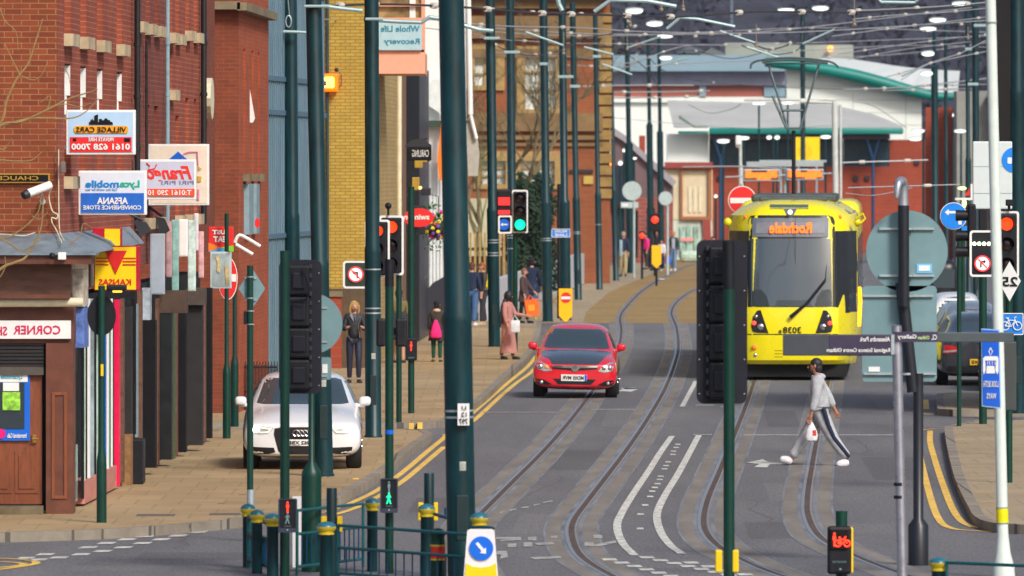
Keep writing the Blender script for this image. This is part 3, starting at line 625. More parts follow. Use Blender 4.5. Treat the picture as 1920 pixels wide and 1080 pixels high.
# ---- projecting signs
def box_sign(name, label, px, Y, frame_m, th=.16, group=None, bw=.02):
 s = thing(name, label, 'sign', P((px[0] + px[2]) / 2, px[3], Y), group); q = RC(px[0], px[3], px[2], px[1], Y)
 b = MB(); b.rbx(q[0], q[2], Y, Y + th, q[1], q[3], .01); b.build('casing', frame_m, s)
 return s, q
def face(s, q, m, y, name='panel', ins=.02):
 b = MB(); b.bx(q[0] + ins, q[2] - ins, y - .006, y, q[1] + ins, q[3] - ins); return b.build(name, m, s)
def words(s, st, px, Y, m, bold=.02, mirror=True, y=None, shear=0):
 q = RC(px[0], px[3], px[2], px[1], Y); b = MB(); b.text(st, q[0], q[1], q[2], q[3], (y if y is not None else Y) - .008, mirror, bold, shear=shear); return b.build('lettering', m, s)
def bracket(s, q, Y, d=.0):
 b = MB(); xw = XW(Y); 
 for z in (q[1] + .1, q[3] - .1): b.bx(xw - .02, q[0] + .01, Y + .05, Y + .11, z - .03, z + .03)
 b.build('bracket', WHITE, s)
s, q = box_sign('taxi_sign', 'pale blue box sign of a taxi firm, skyline logo and red band with phone number', (124, 206, 254, 290), 113.800, WHITE); bracket(s, q, 113.800)
face(s, q, mat('pale_blue', (.42, .62, .85), .35, var=.05), 113.800, ins=.03); r = RC(131, 285, 247, 257, 113.800); b = MB(); b.bx(r[0], r[2], 113.785, 113.795, r[1], r[3]); b.build('red_band', RED, s)
sk = [(167, 234), (167, 229), (169, 229), (170, 225), (172, 225), (173, 222), (175, 226), (177, 226), (177, 217), (184, 214), (184, 229), (186, 229), (186, 223), (191, 223), (192, 226), (195, 225), (197, 222), (201, 222), (202, 225), (206, 225), (207, 228), (211, 229), (212, 234)]
b = MB(); b.prism(PP(sk, 113.800), 113.782, 113.794); b.build('skyline_logo', BLK, s)
r = RC(139, 250, 241, 236, 113.800); b = MB(); b.prism(rr(r[0], r[1], r[2], r[3], .04), 113.778, 113.793); b.build('name_bar', mat('amber', (.85, .36, .01), .4), s)
words(s, 'VILLAGE CARS', (143, 238, 237, 248), 113.800, BLK, .015, y=113.776); words(s, 'PRIVATE HIRE', (166, 258, 213, 265), 113.800, WHITE, .02, y=113.786); words(s, '0161 628 7000', (134, 269, 244, 281), 113.800, WHITE, .03, y=113.786)
b = MB(); r = RC(233, 266, 244, 259, 113.800); b.bx(r[0], r[2], 113.778, 113.786, r[1], r[3]); r = RC(137, 265, 143, 259, 113.800); b.bx(r[0], r[2], 113.778, 113.786, r[1], r[3]); b.build('phone_symbol', BLK, s)
s, q = box_sign('takeaway_sign', 'large cream box sign with a blue roof emblem, partly behind the grill sign', (278, 270, 392, 385), 129.8, WHITE); face(s, q, mat('cream_face', (.80, .70, .58), .4, var=.08), 129.8, ins=.03)  # sign face is plain cream, without emission
b = MB(); b.prism(PP([(310, 305), (334, 284), (358, 305), (352, 305), (334, 290), (316, 305)], 129.8), 129.77, 129.79); b.prism(PP([(318, 303), (334, 289), (350, 303)], 129.8), 129.775, 129.79); b.build('roof_emblem', BLUE, s)
b = MB(); b.path([P(342, 300, 129.78), P(345, 288, 129.78), P(355, 285, 129.78), P(370, 285, 129.78), P(371, 310, 129.78)], .012, 4); b.path([P(372, 355, 129.78), P(372, 375, 129.78)], .02, 4); b.build('pink_line', mat('pink_ink', (.8, .25, .4), .5, var=0), s)
b = MB(); b.prism(PP([(370, 330), (378, 331), (377, 340), (370, 341)], 129.8), 129.77, 129.79); b.prism(PP([(372, 312), (378, 316), (372, 320)], 129.8), 129.77, 129.79); b.build('price_flash', mat('ochre_ink', (.6, .4, .05), .5, var=0), s)
s, q = box_sign('grill_sign', 'pale grey box sign, red mirrored script Frango over an orange phone band', (251, 299, 368, 374), 126.5, WHITE); bracket(s, q, 126.5); face(s, q, mat('pale_lilac', (.52, .56, .72), .4, var=.05), 126.5, ins=.03)
words(s, 'Frango', (273, 311, 360, 344), 126.5, mat('script_red', (.8, .03, .02), .4, var=0), .03, shear=.35); words(s, 'PIRI PIRI', (303, 339, 363, 346), 126.5, mat('ink_grey', (.15, .15, .3), .5, var=0), .0)
r = RC(256, 368, 365, 354, 126.5); b = MB(); b.bx(r[0], r[2], 126.48, 126.492, r[1], r[3]); b.build('orange_band', mat('orange_band', (.8, .08, .02), .4), s); words(s, 'T:0161 290 10', (277, 356, 359, 366), 126.5, WHITE, .02, y=126.485)
b = MB(); b.path([P(275, 305, 126.48), P(281, 311, 126.48), P(278, 318, 126.48), P(290, 316, 126.48), P(294, 308, 126.48)], .009, 4); b.build('rooster_logo', MT['script_red'], s)
s, q = box_sign('store_sign', 'white and blue box sign of the AFSANA convenience store', (147, 320, 275, 403), 115.900, WHITE); bracket(s, q, 115.900); face(s, q, mat('white_face', (.66, .72, .84), .4, var=.05), 115.900, ins=.025)
r = RC(152, 399, 270, 362, 115.900); b = MB(); b.bx(r[0], r[2], 115.882, 115.892, r[1], r[3]); b.build('blue_band', mat('royal_blue', (.01, .13, .58), .4), s)
words(s, 'Lyca', (224, 338, 262, 355), 115.900, mat('lime_teal', (.0, .42, .28), .4, var=0), .04); words(s, 'mobile', (160, 338, 223, 352), 115.900, mat('cyan_blue', (.0, .22, .62), .4, var=0), .04); words(s, 'Call the world for less', (160, 353, 220, 358), 115.900, MT['cyan_blue'], .0)
words(s, 'AFSANA', (182, 370, 240, 383), 115.900, WHITE, .03, y=115.885); words(s, 'CONVENIENCE STORE', (156, 385, 265, 393), 115.900, WHITE, .02, y=115.885)
s, q = box_sign('chicken_shop_sign', 'yellow box sign with a red triangle and mirrored KANSAS, red casing', (176, 461, 261, 545), 116.4, mat('casing_red', (.45, .0, .02), .4), th=.5); face(s, (q[0], q[1], X_(257, 116.4), q[3]), mat('sign_yellow', (.9, .62, .0), .4, var=.05), 116.4, ins=.015)
b = MB(); b.prism(PP([(197, 470), (238, 470), (217, 514)], 116.4), 116.375, 116.392)
for yy in (483, 489, 495):
 for a, c in ((180, 204), (230, 255)): r = RC(a, yy + 2, c, yy, 116.4); b.bx(r[0], r[2], 116.38, 116.392, r[1], r[3])
b.build('triangle_logo', mat('logo_red', (.62, .01, .01), .4), s); words(s, 'KANSAS', (185, 523, 246, 535), 116.4, MT['logo_red'], .03)
s, q = box_sign('chicken_shop_sign', 'small worn red and yellow box sign sitting above the KANSAS sign', (174, 427, 227, 463), 117.6, MT['casing_red'], th=.4); face(s, (X_(194, 117.6), q[1], q[2], q[3]), MT['sign_yellow'], 117.6, ins=.015)
b = MB(); r = RC(203, 461, 220, 447, 123.2); b.bx(r[0], r[2], 117.58, 117.592, r[1], r[3]); b.build('red_patch', RED, s)
s, q = box_sign('delivery_sign', 'red JUST EAT sign with an orange and green fan below the mirrored words', (391, 425, 438, 472), 143.5, RED, th=.08)
for pts, m in (([(391, 455), (391, 472), (414, 464)], ORANGE), ([(414, 464), (438, 460), (438, 472), (430, 472)], mat('lime', (.2, .6, .02), .5)), ([(391, 472), (414, 464), (434, 472)], mat('sky_blue_ink', (.05, .4, .75), .5))):
 b = MB(); b.prism(PP(pts, 143.5), 143.482, 143.494); b.build('fan_logo', m, s)
words(s, 'JUST', (398, 431, 428, 442), 143.5, WHITE, .05); words(s, 'EAT', (400, 443, 424, 454), 143.5, WHITE, .05)
s, q = box_sign('menu_board', 'grey framed menu board hanging below the delivery sign', (394, 472, 434, 541), 143.2, mat('board_frame', (.5, .58, .6), .4), th=.08); face(s, q, mat('board_grey', (.34, .42, .44), .3, var=.35, scale=5), 143.2, ins=.03)
b = MB(); b.prism(PP([(404, 482), (410, 480), (414, 500), (412, 512), (406, 508), (408, 495)], 143.2), 143.18, 143.192); b.prism(PP([(421, 500), (428, 498), (430, 530), (424, 534)], 143.2), 143.18, 143.192); b.build('food_picture', mat('food_tan', (.55, .42, .2), .6, var=.5, scale=12), s)
GREYP = mat('sign_light_grey', (.42, .50, .60), .3, var=.2, scale=1.5)
for lb, px, Y, m in (('tall pale grey box sign, first of the cluster under the cream takeaway sign', (281, 438, 309, 552), 129.5, GREYP), ('narrow grey and pink sign behind the tall pale grey one', (311, 415, 322, 520), 131.5, mat('sign_pinkgrey', (.5, .3, .32), .4, var=.5, scale=6)),
                     ('dull teal hanging sign in the shop sign cluster', (322, 412, 335, 548), 133, mat('sign_teal', (.25, .45, .42), .3, var=.5, scale=5)), ('short white hanging sign, brightest in the shop sign cluster', (335, 411, 352, 481), 134.5, WHITE),
                     ('long mint and white sign, fifth in the shop sign cluster', (352, 413, 367, 546), 136, mat('sign_mint', (.55, .72, .66), .3, var=.45, scale=6)), ('slim upright white banner sign above the others in the cluster', (364, 400, 372, 470), 138, mat('banner_white', (.7, .66, .72), .4, var=.2)),
                     ('narrow pink and white sign, last of the cluster beside the delivery sign', (372, 434, 382, 521), 139.5, mat('sign_rose', (.72, .4, .42), .4, var=.5, scale=6))):
 s, q = box_sign('hanging_sign', lb, px, Y, m, th=.12, group='small signs hanging over the shop row'); face(s, q, m, Y, ins=.02)
for lb, a, c, Y in (('dark floodlight angled over the KANSAS sign', (250, 425), (284, 436), 124), ('dark floodlight above the grey cluster signs', (290, 418), (318, 436), 130)):
 s = thing('floodlight', lb, 'light', P(*a, Y)); b = MB(); x0, x1_ = X_(a[0], Y), X_(c[0], Y); z0, z1 = Z_(c[1], Y), Z_(a[1] - 12, Y)
 b.prism([(x0, z1), (x1_ - .08, z1 - .03), (x1_, z0 + .03), (x0 + .1, z0 - .06)], Y, Y + .2); b.build('housing', DARK, s); b = MB(); b.tube(((x0 + x1_) / 2, Y + .1, z1), (XW(Y), Y + .1, z1 + .15), .02); b.build('arm', DARK, s)
s = thing('floodlight', 'pale floodlight arm above the diamond sign with two tubular lamps', 'light', P(465, 460, 143)); b = MB()
b.path(smooth_line([P(440, 455, 143), P(446, 443, 143), P(456, 443, 143), P(488, 462, 143)], 5), .03, 8); b.path([P(442, 458, 142.6), P(474, 477, 142.6)], .03, 8); b.build('tube', WHITE, s, smooth=True)

# ---- gothic red brick building across the side street
t = thing('gothic_building', 'deep red brick building with lancet windows and a stone cornice beyond the shop row', 'building', (X_(445, 158), 158, 0))
def XG(y): return X_(446, 158) + .0248 * (y - 158)
b = MB(); b.bx(-16, XG(158), 158, 158.4, 0, 14); b.build('end_wall', BR_GOTH, t)
def gb(mb, y0, y1, d0, d1, z0, z1):
 a0, a1 = XG(y0), XG(y1); mb.add([(a0 + d0, y0, z0), (a0 + d1, y0, z0), (a1 + d1, y1, z0), (a1 + d0, y1, z0), (a0 + d0, y0, z1), (a0 + d1, y0, z1), (a1 + d1, y1, z1), (a1 + d0, y1, z1)], [(0, 3, 2, 1), (4, 5, 6, 7), (0, 1, 5, 4), (1, 2, 6, 5), (2, 3, 7, 6), (3, 0, 4, 7)])
lan = [(159.8, 160.5), (162.6, 163.3), (164.8, 165.5)]
ys = [158.4] + [v for l in lan for v in l] + [168.6]; b = MB()
for i in range(len(ys) - 1):
 if i % 2 == 0: gb(b, ys[i], ys[i + 1], -.5, 0, 0, 14)
 else:
  gb(b, ys[i], ys[i + 1], -.5, 0, 0, 3.9 if i > 1 else 4.2); gb(b, ys[i], ys[i + 1], -.5, 0, 6.9, 14)
  b.prismx([(ys[i], 6.9), (ys[i], 6.4), ((ys[i] + ys[i + 1]) / 2, 6.85), (ys[i + 1], 6.4), (ys[i + 1], 6.9)], XG(ys[i]) - .4, XG(ys[i]) - .02)
b.build('street_wall', BR_GOTH2, t)
for l in lan:
 g = MB(); gb(g, l[0], l[1], -.3, -.25, 3.9, 6.8); fr = g.build('lancet_window', GLASSD, t); g = MB(); gb(g, l[0] - .1, l[1] + .1, -.1, .12, Z_(340, l[0]), Z_(326, l[0])); g.build('sill', STONED, fr)
b = MB(); b.bx(-16, XG(158) + .05, 157.7, 158, Z_(18, 158), Z_(3, 158)); gb(b, 157.7, 168.6, .001, .18, Z_(20, 158), Z_(5, 158)); b.build('cornice', STONED, t)
b = MB(); b.prism(PP([(468, 230), (468, 165), (478, 222), (474, 230)], 162), 162, 162.08); b.build('open_casement', WHITE, t)
for a, c in ((160, 161.5), (162.5, 163.6)): b = MB(); gb(b, a, c, -.01, .1, Z_(440, 160), Z_(345, 160)); b.build('lower_window', PIPEG, t)
b = MB(); b.prism(circ(X_(483, 159), Z_(418, 159), .09, 16, .05), 158.8, 158.9); b.build('round_sticker', RED, t)
t = thing('railings', 'black iron railings before the deep red brick building', 'railings', P(470, 740, 161)); b = MB()
pts = [(X_(452, 160), 160), (X_(520, 160), 160)]
for i in range(26):
 x = pts[0][0] + (pts[1][0] - pts[0][0]) * i / 25; b.tube((x, 160, .1), (x, 160, Z_(684, 160) + (.06 if i % 2 else 0)), .009, n=5)
for z in (Z_(690, 160), .45): b.bx(pts[0][0], pts[1][0], 159.98, 160.02, z, z + .03)
b.build('bars', BLACK, t)
# ---- blue ribbed metal building
t = thing('metal_clad_building', 'tall building in ribbed blue-grey metal cladding beside the yellow brick wall', 'building', (X_(500, 168.7), 168.7, 0))
RIB = mat('ribbed_cladding', (.10, .18, .25), .45, .3, var=.18, scale=.8, stretch=(4, 4, .5)); RIBD = mat('ribbed_cladding_seam', (.10, .19, .28), .5, .2)
pa, pb = Vector((X_(499, 168.7), 168.7)), Vector((X_(607, 180), 180.)); b = MB(); b.slab(pa, pb, .3, 0, 14.5); b.build('wall', RIB, t); b = MB(); N = 30
for i in range(N):
 q0 = pa.lerp(pb, (i + .15) / N); q1 = pa.lerp(pb, (i + .55) / N); b.slab(q0, q1, -.035, 0, 14.4)
b.build('ribs', mat('rib_lit', (.17, .28, .36), .4, .3, var=.15, scale=.8, stretch=(4, 4, .5)), t); b = MB()  # ribs use a paler copy of the cladding, their lit faces put in colour
for zc in (Z_(149, 172), Z_(212, 172), Z_(441, 172), Z_(-20, 172)): b.slab(pa, pb, -.06, zc - .05, zc + .05)
b.build('joint_rail', RIBD, t)
b = MB(); q = RC(497, 460, 507, 440, 168.4); 
# ---- yellow brick building
Yy = 193.8; t = thing('yellow_brick_building', 'yellow brick building with a lit bulkhead lamp, red brick buttress and brown plinth', 'building', (X_(640, Yy), Yy, 0))
xr = X_(690, Yy); b = MB(); b.bx(X_(560, Yy), xr, Yy, Yy + .4, Z_(541, Yy), 15); b.build('end_wall', BR_YEL, t)
b = MB(); b.bx(X_(560, Yy), xr + .02, Yy - .05, Yy + .4, 0, Z_(541, Yy) - .002); b.build('plinth', mat('plinth_brown', (.10, .065, .035), .8, var=.3), t)
b = MB(); b.bx(X_(560, Yy), X_(641, Yy), Yy - .35, Yy - .052, 0, Z_(556, Yy)); b.build('buttress', BR_RED, t); b = MB(); b.bx(X_(560, Yy), X_(643, Yy), Yy - .4, Yy - .052, Z_(556, Yy) + .002, Z_(546, Yy)); b.build('coping', STONED, t)
def XY(y): return xr + .0302 * (y - Yy)
b = MB(); b.slab((XY(Yy + .4), Yy + .4), (XY(209), 209), .3, 0, 15); b.build('street_wall', brick('brick_tan', (.5, .36, .15), (.45, .32, .13), (.35, .25, .12), bw=2.5, bh=.1, msize=.012), t)
b = MB()
for px, y0_, y1_ in ((691, -20, 700),): b.bx(X_(690, Yy) - .0, X_(694, Yy), Yy + .02, Yy + .2, 0, 15)
b.build('corner_strip', CREAM, t)
s = thing('wall_lamp', 'glowing orange bulkhead lamp on the yellow brick wall', 'light', P(618, 155, Yy - .3)); b = MB(); q = RC(604, 172, 634, 138, Yy - .3); b.rbx(q[0], q[2], Yy - .3, Yy - .01, q[1], q[3], .04); b.build('casing', glow('lamp_case', (1, .17, .0), .8, (.5, .12, .0)), s)
b = MB(); b.rbx(q[0] + .05, q[2] - .09, Yy - .36, Yy - .29, q[1] + .09, q[3] - .08, .03); b.build('bulb', glow('sodium', (1, .36, .03), 9), s); b = MB(); b.path([P(630, 170, Yy - .1), P(640, 160, Yy - .1), P(640, 140, Yy - .1), P(632, 131, Yy - .1)], .01, 5); b.ball(P(631, 131, Yy - .2), .05); b.build('conduit', PIPEB, s)
b = MB(); xp = X_(614, Yy - .2); b.tube((xp, Yy - .1, .1), (xp, Yy - .1, 14), .035); o = b.build('downpipe', mat('pipe_dark', (.03, .05, .05), .5), loc=(xp, Yy, 0), smooth=True); tag(o, 'dark downpipe on the yellow brick behind the orange lamp', 'pipe')
# ---- pink bay with the clinic sign
Yp = 196.6; t = thing('bay_window', 'salmon pink oriel bay carrying a pale blue Whole Life Recovery sign', 'bay window', P(750, 138, Yp))
b = MB(); q = RC(700, 138, 797, 98, Yp); b.bx(q[0], q[2], Yp, Yp + 5, q[1], q[3]); b.build('apron', PINK, t)
b = MB(); 
for r in ((700, 98, 795, 93), (790, 98, 797, -60), (700, 38, 790, 33), (700, 12, 790, 7), (700, -40, 790, -45)): q = RC(r[0], r[1], r[2], r[3], Yp); b.bx(q[0], q[2], Yp + .001, Yp + .12, min(q[1], q[3]), max(q[1], q[3]))
q = RC(700, -45, 797, -60, Yp); b.bx(q[0], q[2], Yp, Yp + 5, q[1], q[3]); b.build('frame', mat('pink_frame', (.75, .32, .2), .5), t)
b = MB(); q = RC(701, 94, 789, -40, Yp); b.bx(q[0], q[2], Yp + .13, Yp + .2, q[1], q[3]); b.build('glass', mat('window_amber', (.28, .2, .09), .25, var=.8, scale=1.5), t)
b = MB(); q = RC(768, 33, 779, -30, Yp); b.bx(q[0], q[2], Yp + .1, Yp + .128, q[1], q[3]); b.build('blind', WHITE, t)
b = MB(); q = RC(702, 94, 791, 39, Yp - .1); b.bx(q[0], q[2], Yp - .1, Yp, q[1], q[3]); pnl = b.build('sign_panel', mat('clinic_blue', (.40, .58, .66), .4, var=.06), t)
b = MB(); q = RC(714, 60, 787, 48, Yp); b.text('Whole Life', q[0], q[1], q[2], q[3], Yp - .102, bold=.02); q = RC(720, 86, 787, 72, Yp); b.text('Recovery', q[0], q[1], q[2], q[3], Yp - .102, bold=.02); b.build('lettering', mat('teal_letter', (.0, .2, .3), .4, var=0), pnl)
# ---- black shop beyond with pub sign
t = thing('pub_building', 'narrow brown and black pub front between the pink bay and the white building', 'building', (X_(745, 209), 209, 0))
def XP_(y): return XY(209) + .0215 * (y - 209)
for i, (a, c, m) in enumerate(((209.2, 212, TAN), (212, 215, mat('pub_brown', (.2, .11, .07), .7)), (215, 224, BLK), (224, 232, mat('pub_dark', (.03, .03, .045), .4)))):
 b = MB(); b.slab((XP_(a) + .02 * i, a), (XP_(c) + .02 * i, c - .01), .3, 0, 11.5 if i < 2 else 7.3); b.build('street_wall', m, t)
b = MB(); b.tube((XP_(209) + .05, 209.0, .2), (XP_(209) + .05, 209., 10), .06); b.build('cream_pipe', CREAM, t, smooth=True)
rnd = random.Random(3); 
for i in range(10):
 a = 214 + rnd.random() * 12; z = 2.9 + rnd.random() * 2.2; b = MB(); x = XP_(a) + .1; b.rbx(x, x + .1 + rnd.random() * .25, a, a + .3, z, z + .15 + rnd.random() * .3, .02); b.build('bracket', DARK if i % 4 else mat('ochre_panel', (.5, .3, .03), .5), t)
for px, py in ((768, 364), (773, 375), (788, 352)): b = MB(); b.ball(P(px, py, 213), .04); b.build('lantern', glow('lantern', (1, .5, .15), 3), t)
s, q = box_sign('pub_sign', 'black pub sign with slanting mirrored white lettering and a scrolled top', (763, 275, 809, 301), 211, BLK, th=.1); words(s, 'CARLING', (773, 281, 804, 294), 211, WHITE, .0); b = MB(); b.prism(PP([(758, 275), (772, 262), (790, 260), (804, 258), (798, 264), (809, 272), (809, 275)], 211), 211.02, 211.08); b.build('scroll_top', DARK, s)
Ysw = 203.; s = thing('insurance_sign', 'red oval sign reading swinton mirrored, beside a flower basket', 'sign', P(792, 408, Ysw)); b = MB(); b.prism(circ(X_(785, Ysw), Z_(408, Ysw), 17.5 / 78, 32, 28 / 78), Ysw, Ysw + .25); b.build('casing', RED, s, smooth=False); words(s, 'swinton', (757, 402, 805, 412), Ysw, WHITE, .03)
# hanging basket
s = thing('hanging_basket', 'hanging flower basket with yellow, purple and pink blooms by the big green pole', 'flower basket', P(822, 440, 207)); b = MB(); c = P(822, 422, 207); rnd = random.Random(5)
def leafball(b, c, rx, rz, n, sz, rnd):
 for i in range(n):
  d = Vector((rnd.gauss(0, 1), rnd.gauss(0, 1), rnd.gauss(0, 1))).normalized(); r = rnd.random() ** .5
  p = Vector((c[0] + d.x * rx * r, c[1] + d.y * rx * r, c[2] + d.z * rz * r)); a = Vector((rnd.gauss(0, 1), rnd.gauss(0, 1), rnd.gauss(0, 1))).normalized(); e = a.orthogonal().normalized()
  b.add([p - a * sz, p + e * sz * .45, p + a * sz, p - e * sz * .45], [(0, 1, 2, 3)])
leafball(b, c, .38, .36, 260, .07, rnd); leafball(b, c + Vector((-.1, 0, -.35)), .3, .4, 60, .05, rnd); leafball(b, c + Vector((-.2, 0, .45)), .25, .12, 40, .05, rnd); b.build('foliage', mat('basket_leaf', (.03, .12, .03), .6, var=.5, scale=20), s, recalc=False)
for m, n in ((mat('flower_yellow', (.9, .65, .02), .5), 12), (mat('flower_purple', (.18, .06, .5), .5), 10), (mat('flower_pink', (.8, .02, .3), .5), 8), (mat('flower_red', (.6, .08, .02), .5), 7)):
 b = MB()
 for i in range(n):
  d = Vector((rnd.gauss(0, 1), -abs(rnd.gauss(0, 1)), rnd.gauss(0, 1))).normalized(); b.ball(c + Vector((d.x * .34, d.y * .34, d.z * .33)), (.05, .03, .05), 7, 5)
 b.build('flowers', m, s, smooth=True)
b = MB(); b.lathe(c + Vector((0, 0, -.3)), [(.05, 0), (.2, .06), (.28, .2), (.28, .24)]); b.path([c + Vector((0, 0, -.1)), c + Vector((0, 0, .7)), c + Vector((-.5, 0, .8))], .012); b.build('basket', DARK, s)
# ---- white building
Yw = 236.; t = thing('white_building', 'white rendered building with a dark gutter, ribbed white panels and an orange banner', 'building', (X_(800, Yw), Yw, 0))
WHT = mat('white_render', (.78, .80, .78), .6, var=.06, scale=.6); b = MB(); b.add([(*[X_(795, Yw), Yw], 4.65 + 1.2), (X_(873, Yw), Yw, 5.85), (X_(873, Yw), Yw, 13), (X_(822, Yw), Yw, 13), (X_(787, Yw), Yw, 8.2)], [(0, 1, 2, 3, 4)])
b = MB(); b.prism([(X_(788, Yw), Z_(226, Yw)), (X_(872, Yw), Z_(226, Yw)), (X_(872, Yw), 12), (X_(796, Yw), 12), (X_(785, Yw), 6.4)], Yw, Yw + 6); b.build('upper_wall', WHT, t)
b = MB(); b.prism([(X_(792, Yw), .1), (X_(868, Yw), .1), (X_(872, Yw), Z_(237, Yw)), (X_(786, Yw), Z_(237, Yw))], Yw + .1, Yw + 6); b.build('lower_wall', WHT, t)
b = MB(); b.bx(X_(789, Yw), X_(885, Yw), Yw - .3, Yw - .004, Z_(237, Yw), Z_(226, Yw)); b.build('gutter', mat('gutter_dark', (.03, .06, .04), .5), t); b = MB()
for i in range(9): x = X_(799 + i * 6.5, Yw); b.bx(x, x + .04, Yw + .05, Yw + .099, .2, Z_(305, Yw))
b.build('ribs', mat('rib_pale', (.6, .64, .66), .5), t)
b = MB(); b.prism(PP([(827, 232), (838, 232), (838, 338), (824, 338), (820, 300)], Yw - .35), Yw - .36, Yw - .32); b.build('banner', mat('banner_orange', (.9, .2, .0), .5), t)
b = MB(); b.prism(PP([(836, 226), (822, 210), (800, 196), (797, 165), (810, 150), (838, 146)], Yw - .3), Yw - .31, Yw - .27); b.build('awning', mat('awning_white', (.7, .74, .72), .6, var=.1), t)
s = thing('white_mast', 'bright white mast with a slack grey flag behind the big green pole', 'mast', P(884, 600, 215)); b = MB(); b.tube(P(877, -60, 215), P(882, 215, 215), .07, .07); b.tube(P(882, 215, 215), P(893, 260, 215), .05); b.build('pole', WHITE, s, smooth=True)
b = MB(); b.prism(PP([(872, 232), (886, 228), (896, 262), (899, 290), (896, 330), (878, 330)], 215), 215.1, 215.14); b.build('flag', mat('flag_grey', (.42, .4, .36), .8), s)
o = MB(); o.prism(PP([(797, 620), (797, 548), (812, 530), (840, 515), (852, 515), (852, 620)], 231), 231, 231.1)
o = o.build('fence', mat('fence_dark', (.02, .022, .035), .6), loc=P(820, 620, 231)); tag(o, 'dark slatted fence stepping down before the white building', 'fence')

# ---- church-like brick hall
Yc = 345.; sC = F / Yc; t = thing('brick_hall', 'large brick and stone hall with tall windows behind the bare tree', 'building', (X_(1000, Yc), Yc, 0))
win = [RC(985, 205, 1042, 105, Yc), RC(976, 345, 1040, 302, Yc), RC(890, 160, 930, 100, Yc), RC(905, 345, 948, 302, Yc)]
b = MB(); wfront(b, X_(845, Yc), X_(1144, Yc), 0, Z_(30, Yc) + 3, win, Yc, .5); b.build('front_wall', BR_CH, t)
b = MB()
for y0_, y1_, d in ((246, 212, .25), (262, 254, .2), (72, 30, .4), (16, 0, .6), (274, 268, .12), (108, 92, .15)): q = RC(845, y0_, 1130, y1_, Yc); b.bx(q[0], q[2], Yc - d, Yc - .004, q[1], q[3])
b.build('string_course', STONED if False else mat('stone_band', (.20, .125, .055), .85, var=.35, scale=1), t)
for q in win:
 e = .35; b = MB(); b.frame([(q[0] - e, q[1] - .2), (q[2] + e, q[1] - .2), (q[2] + e, q[3] + .4), (q[0] - e, q[3] + .4)], [(q[0], q[1]), (q[2], q[1]), (q[2], q[3]), (q[0], q[3])], Yc - .12, Yc + .1); fr = b.build('window', mat('stone_window', (.36, .24, .09), .8, var=.2), t)
 g = MB(); g.bx(q[0], q[2], Yc + .2, Yc + .25, q[1], q[3]); g.build('pane', mat('pane_white', (.62, .66, .62), .3, var=.25, scale=1.2), fr)
 g = MB(); xm = (q[0] + q[2]) / 2; g.bx(xm - .05, xm + .05, Yc + .1, Yc + .19, q[1], q[3]); 
 for k in (.35, .7): z = q[1] + (q[3] - q[1]) * k; g.bx(q[0], q[2], Yc + .1, Yc + .188, z - .04, z + .04)
 g.build('glazing_bars', MT['stone_window'], fr)
b = MB(); 
for i in range(16): q = RC(1124 - (i % 2) * 3, 42 + i * 22, 1147, 24 + i * 22, Yc - .2); b.bx(q[0], q[2], Yc - .15 + (i % 2) * .05, Yc + .3, q[1], q[3])
b.build('quoins', mat('quoin_stone', (.30, .19, .06), .85, var=.3, scale=1.5), t)
b = MB(); b.add([(X_(835, Yc), Yc - .9, Z_(0, Yc)), (X_(1150, Yc), Yc - .9, Z_(0, Yc)), (X_(1130, Yc), Yc + 6, Z_(-100, Yc)), (X_(855, Yc), Yc + 6, Z_(-100, Yc))], [(0, 1, 2, 3)]); b.build('roof', mat('slate', (.09, .08, .09), .7), t)
b = MB(); q = RC(1068, 324, 1112, 318, Yc); b.bx(q[0], q[2], Yc - .1, Yc - .004, q[1], q[3]); b.build('lintel', DARK, t); b = MB(); q = RC(1094, 345, 1112, 330, Yc); b.bx(q[0], q[2], Yc - .1, Yc - .004, q[1], q[3]); b.build('plaque', mat('plaque_gold', (.5, .36, .08), .6), t)
# low wall, kiosk, little brick houses, cream building
b = MB(); a_, c_ = G(925, 640, .12), G(1100, 528, .12); b.slab((a_.x - .2, a_.y + 30), (c_.x - .1, c_.y), .3, .05, 1.25); o = b.build('low_wall', mat('wall_pale', (.46, .47, .50), .7, var=.12), loc=(a_.x, a_.y, 0)); tag(o, 'low pale grey wall behind the pavement poles', 'wall')
Yk = 385.; s = thing('phone_kiosk', 'phone kiosk with a white domed top and a red band', 'kiosk', P(1116, 492, Yk)); q = RC(1095, 494, 1135, 392, Yk); b = MB()
for xx in (q[0], q[2] - .08): b.bx(xx, xx + .08, Yk, Yk + .9, .12, q[3])
for z in (.12, 1.0, 2.3): b.bx(q[0] + .081, q[2] - .081, Yk + .01, Yk + .09, z, z + .1)
b.build('frame', mat('kiosk_grey', (.2, .22, .22), .5), s); b = MB(); b.bx(q[0] + .08, q[2] - .08, Yk + .1, Yk + .13, .2, 2.4); b.build('glass', mat('kiosk_glass', (.32, .36, .34), .25, var=.5, scale=3), s)
b = MB(); b.bx(q[0], q[2], Yk - .05, Yk - .003, Z_(402, Yk), Z_(396, Yk)); b.build('red_band', RED, s); b = MB(); b.prism([(q[0] - .03, q[3]), (q[2] + .03, q[3]), (q[2] - .15, q[3] + .24), (q[0] + .2, q[3] + .27)], Yk - .05, Yk + .95); b.build('dome', WHITE, s)
Yh = 420.; t = thing('brick_shop', 'small brick shop with a wide navy fascia and a glowing orange light', 'building', (X_(1140, Yh), Yh, 0)); b = MB(); wfront(b, X_(1105, Yh), X_(1262, Yh), 0, Z_(370, Yh), [RC(1152, 484, 1170, 390, Yh), RC(1182, 484, 1196, 395, Yh), RC(1212, 484, 1228, 390, Yh)], Yh, .4); b.build('front_wall', brick('brick_plum', (.30, .07, .05), (.25, .06, .05), (.3, .17, .14), bw=.6, bh=.2, msize=.02), t)
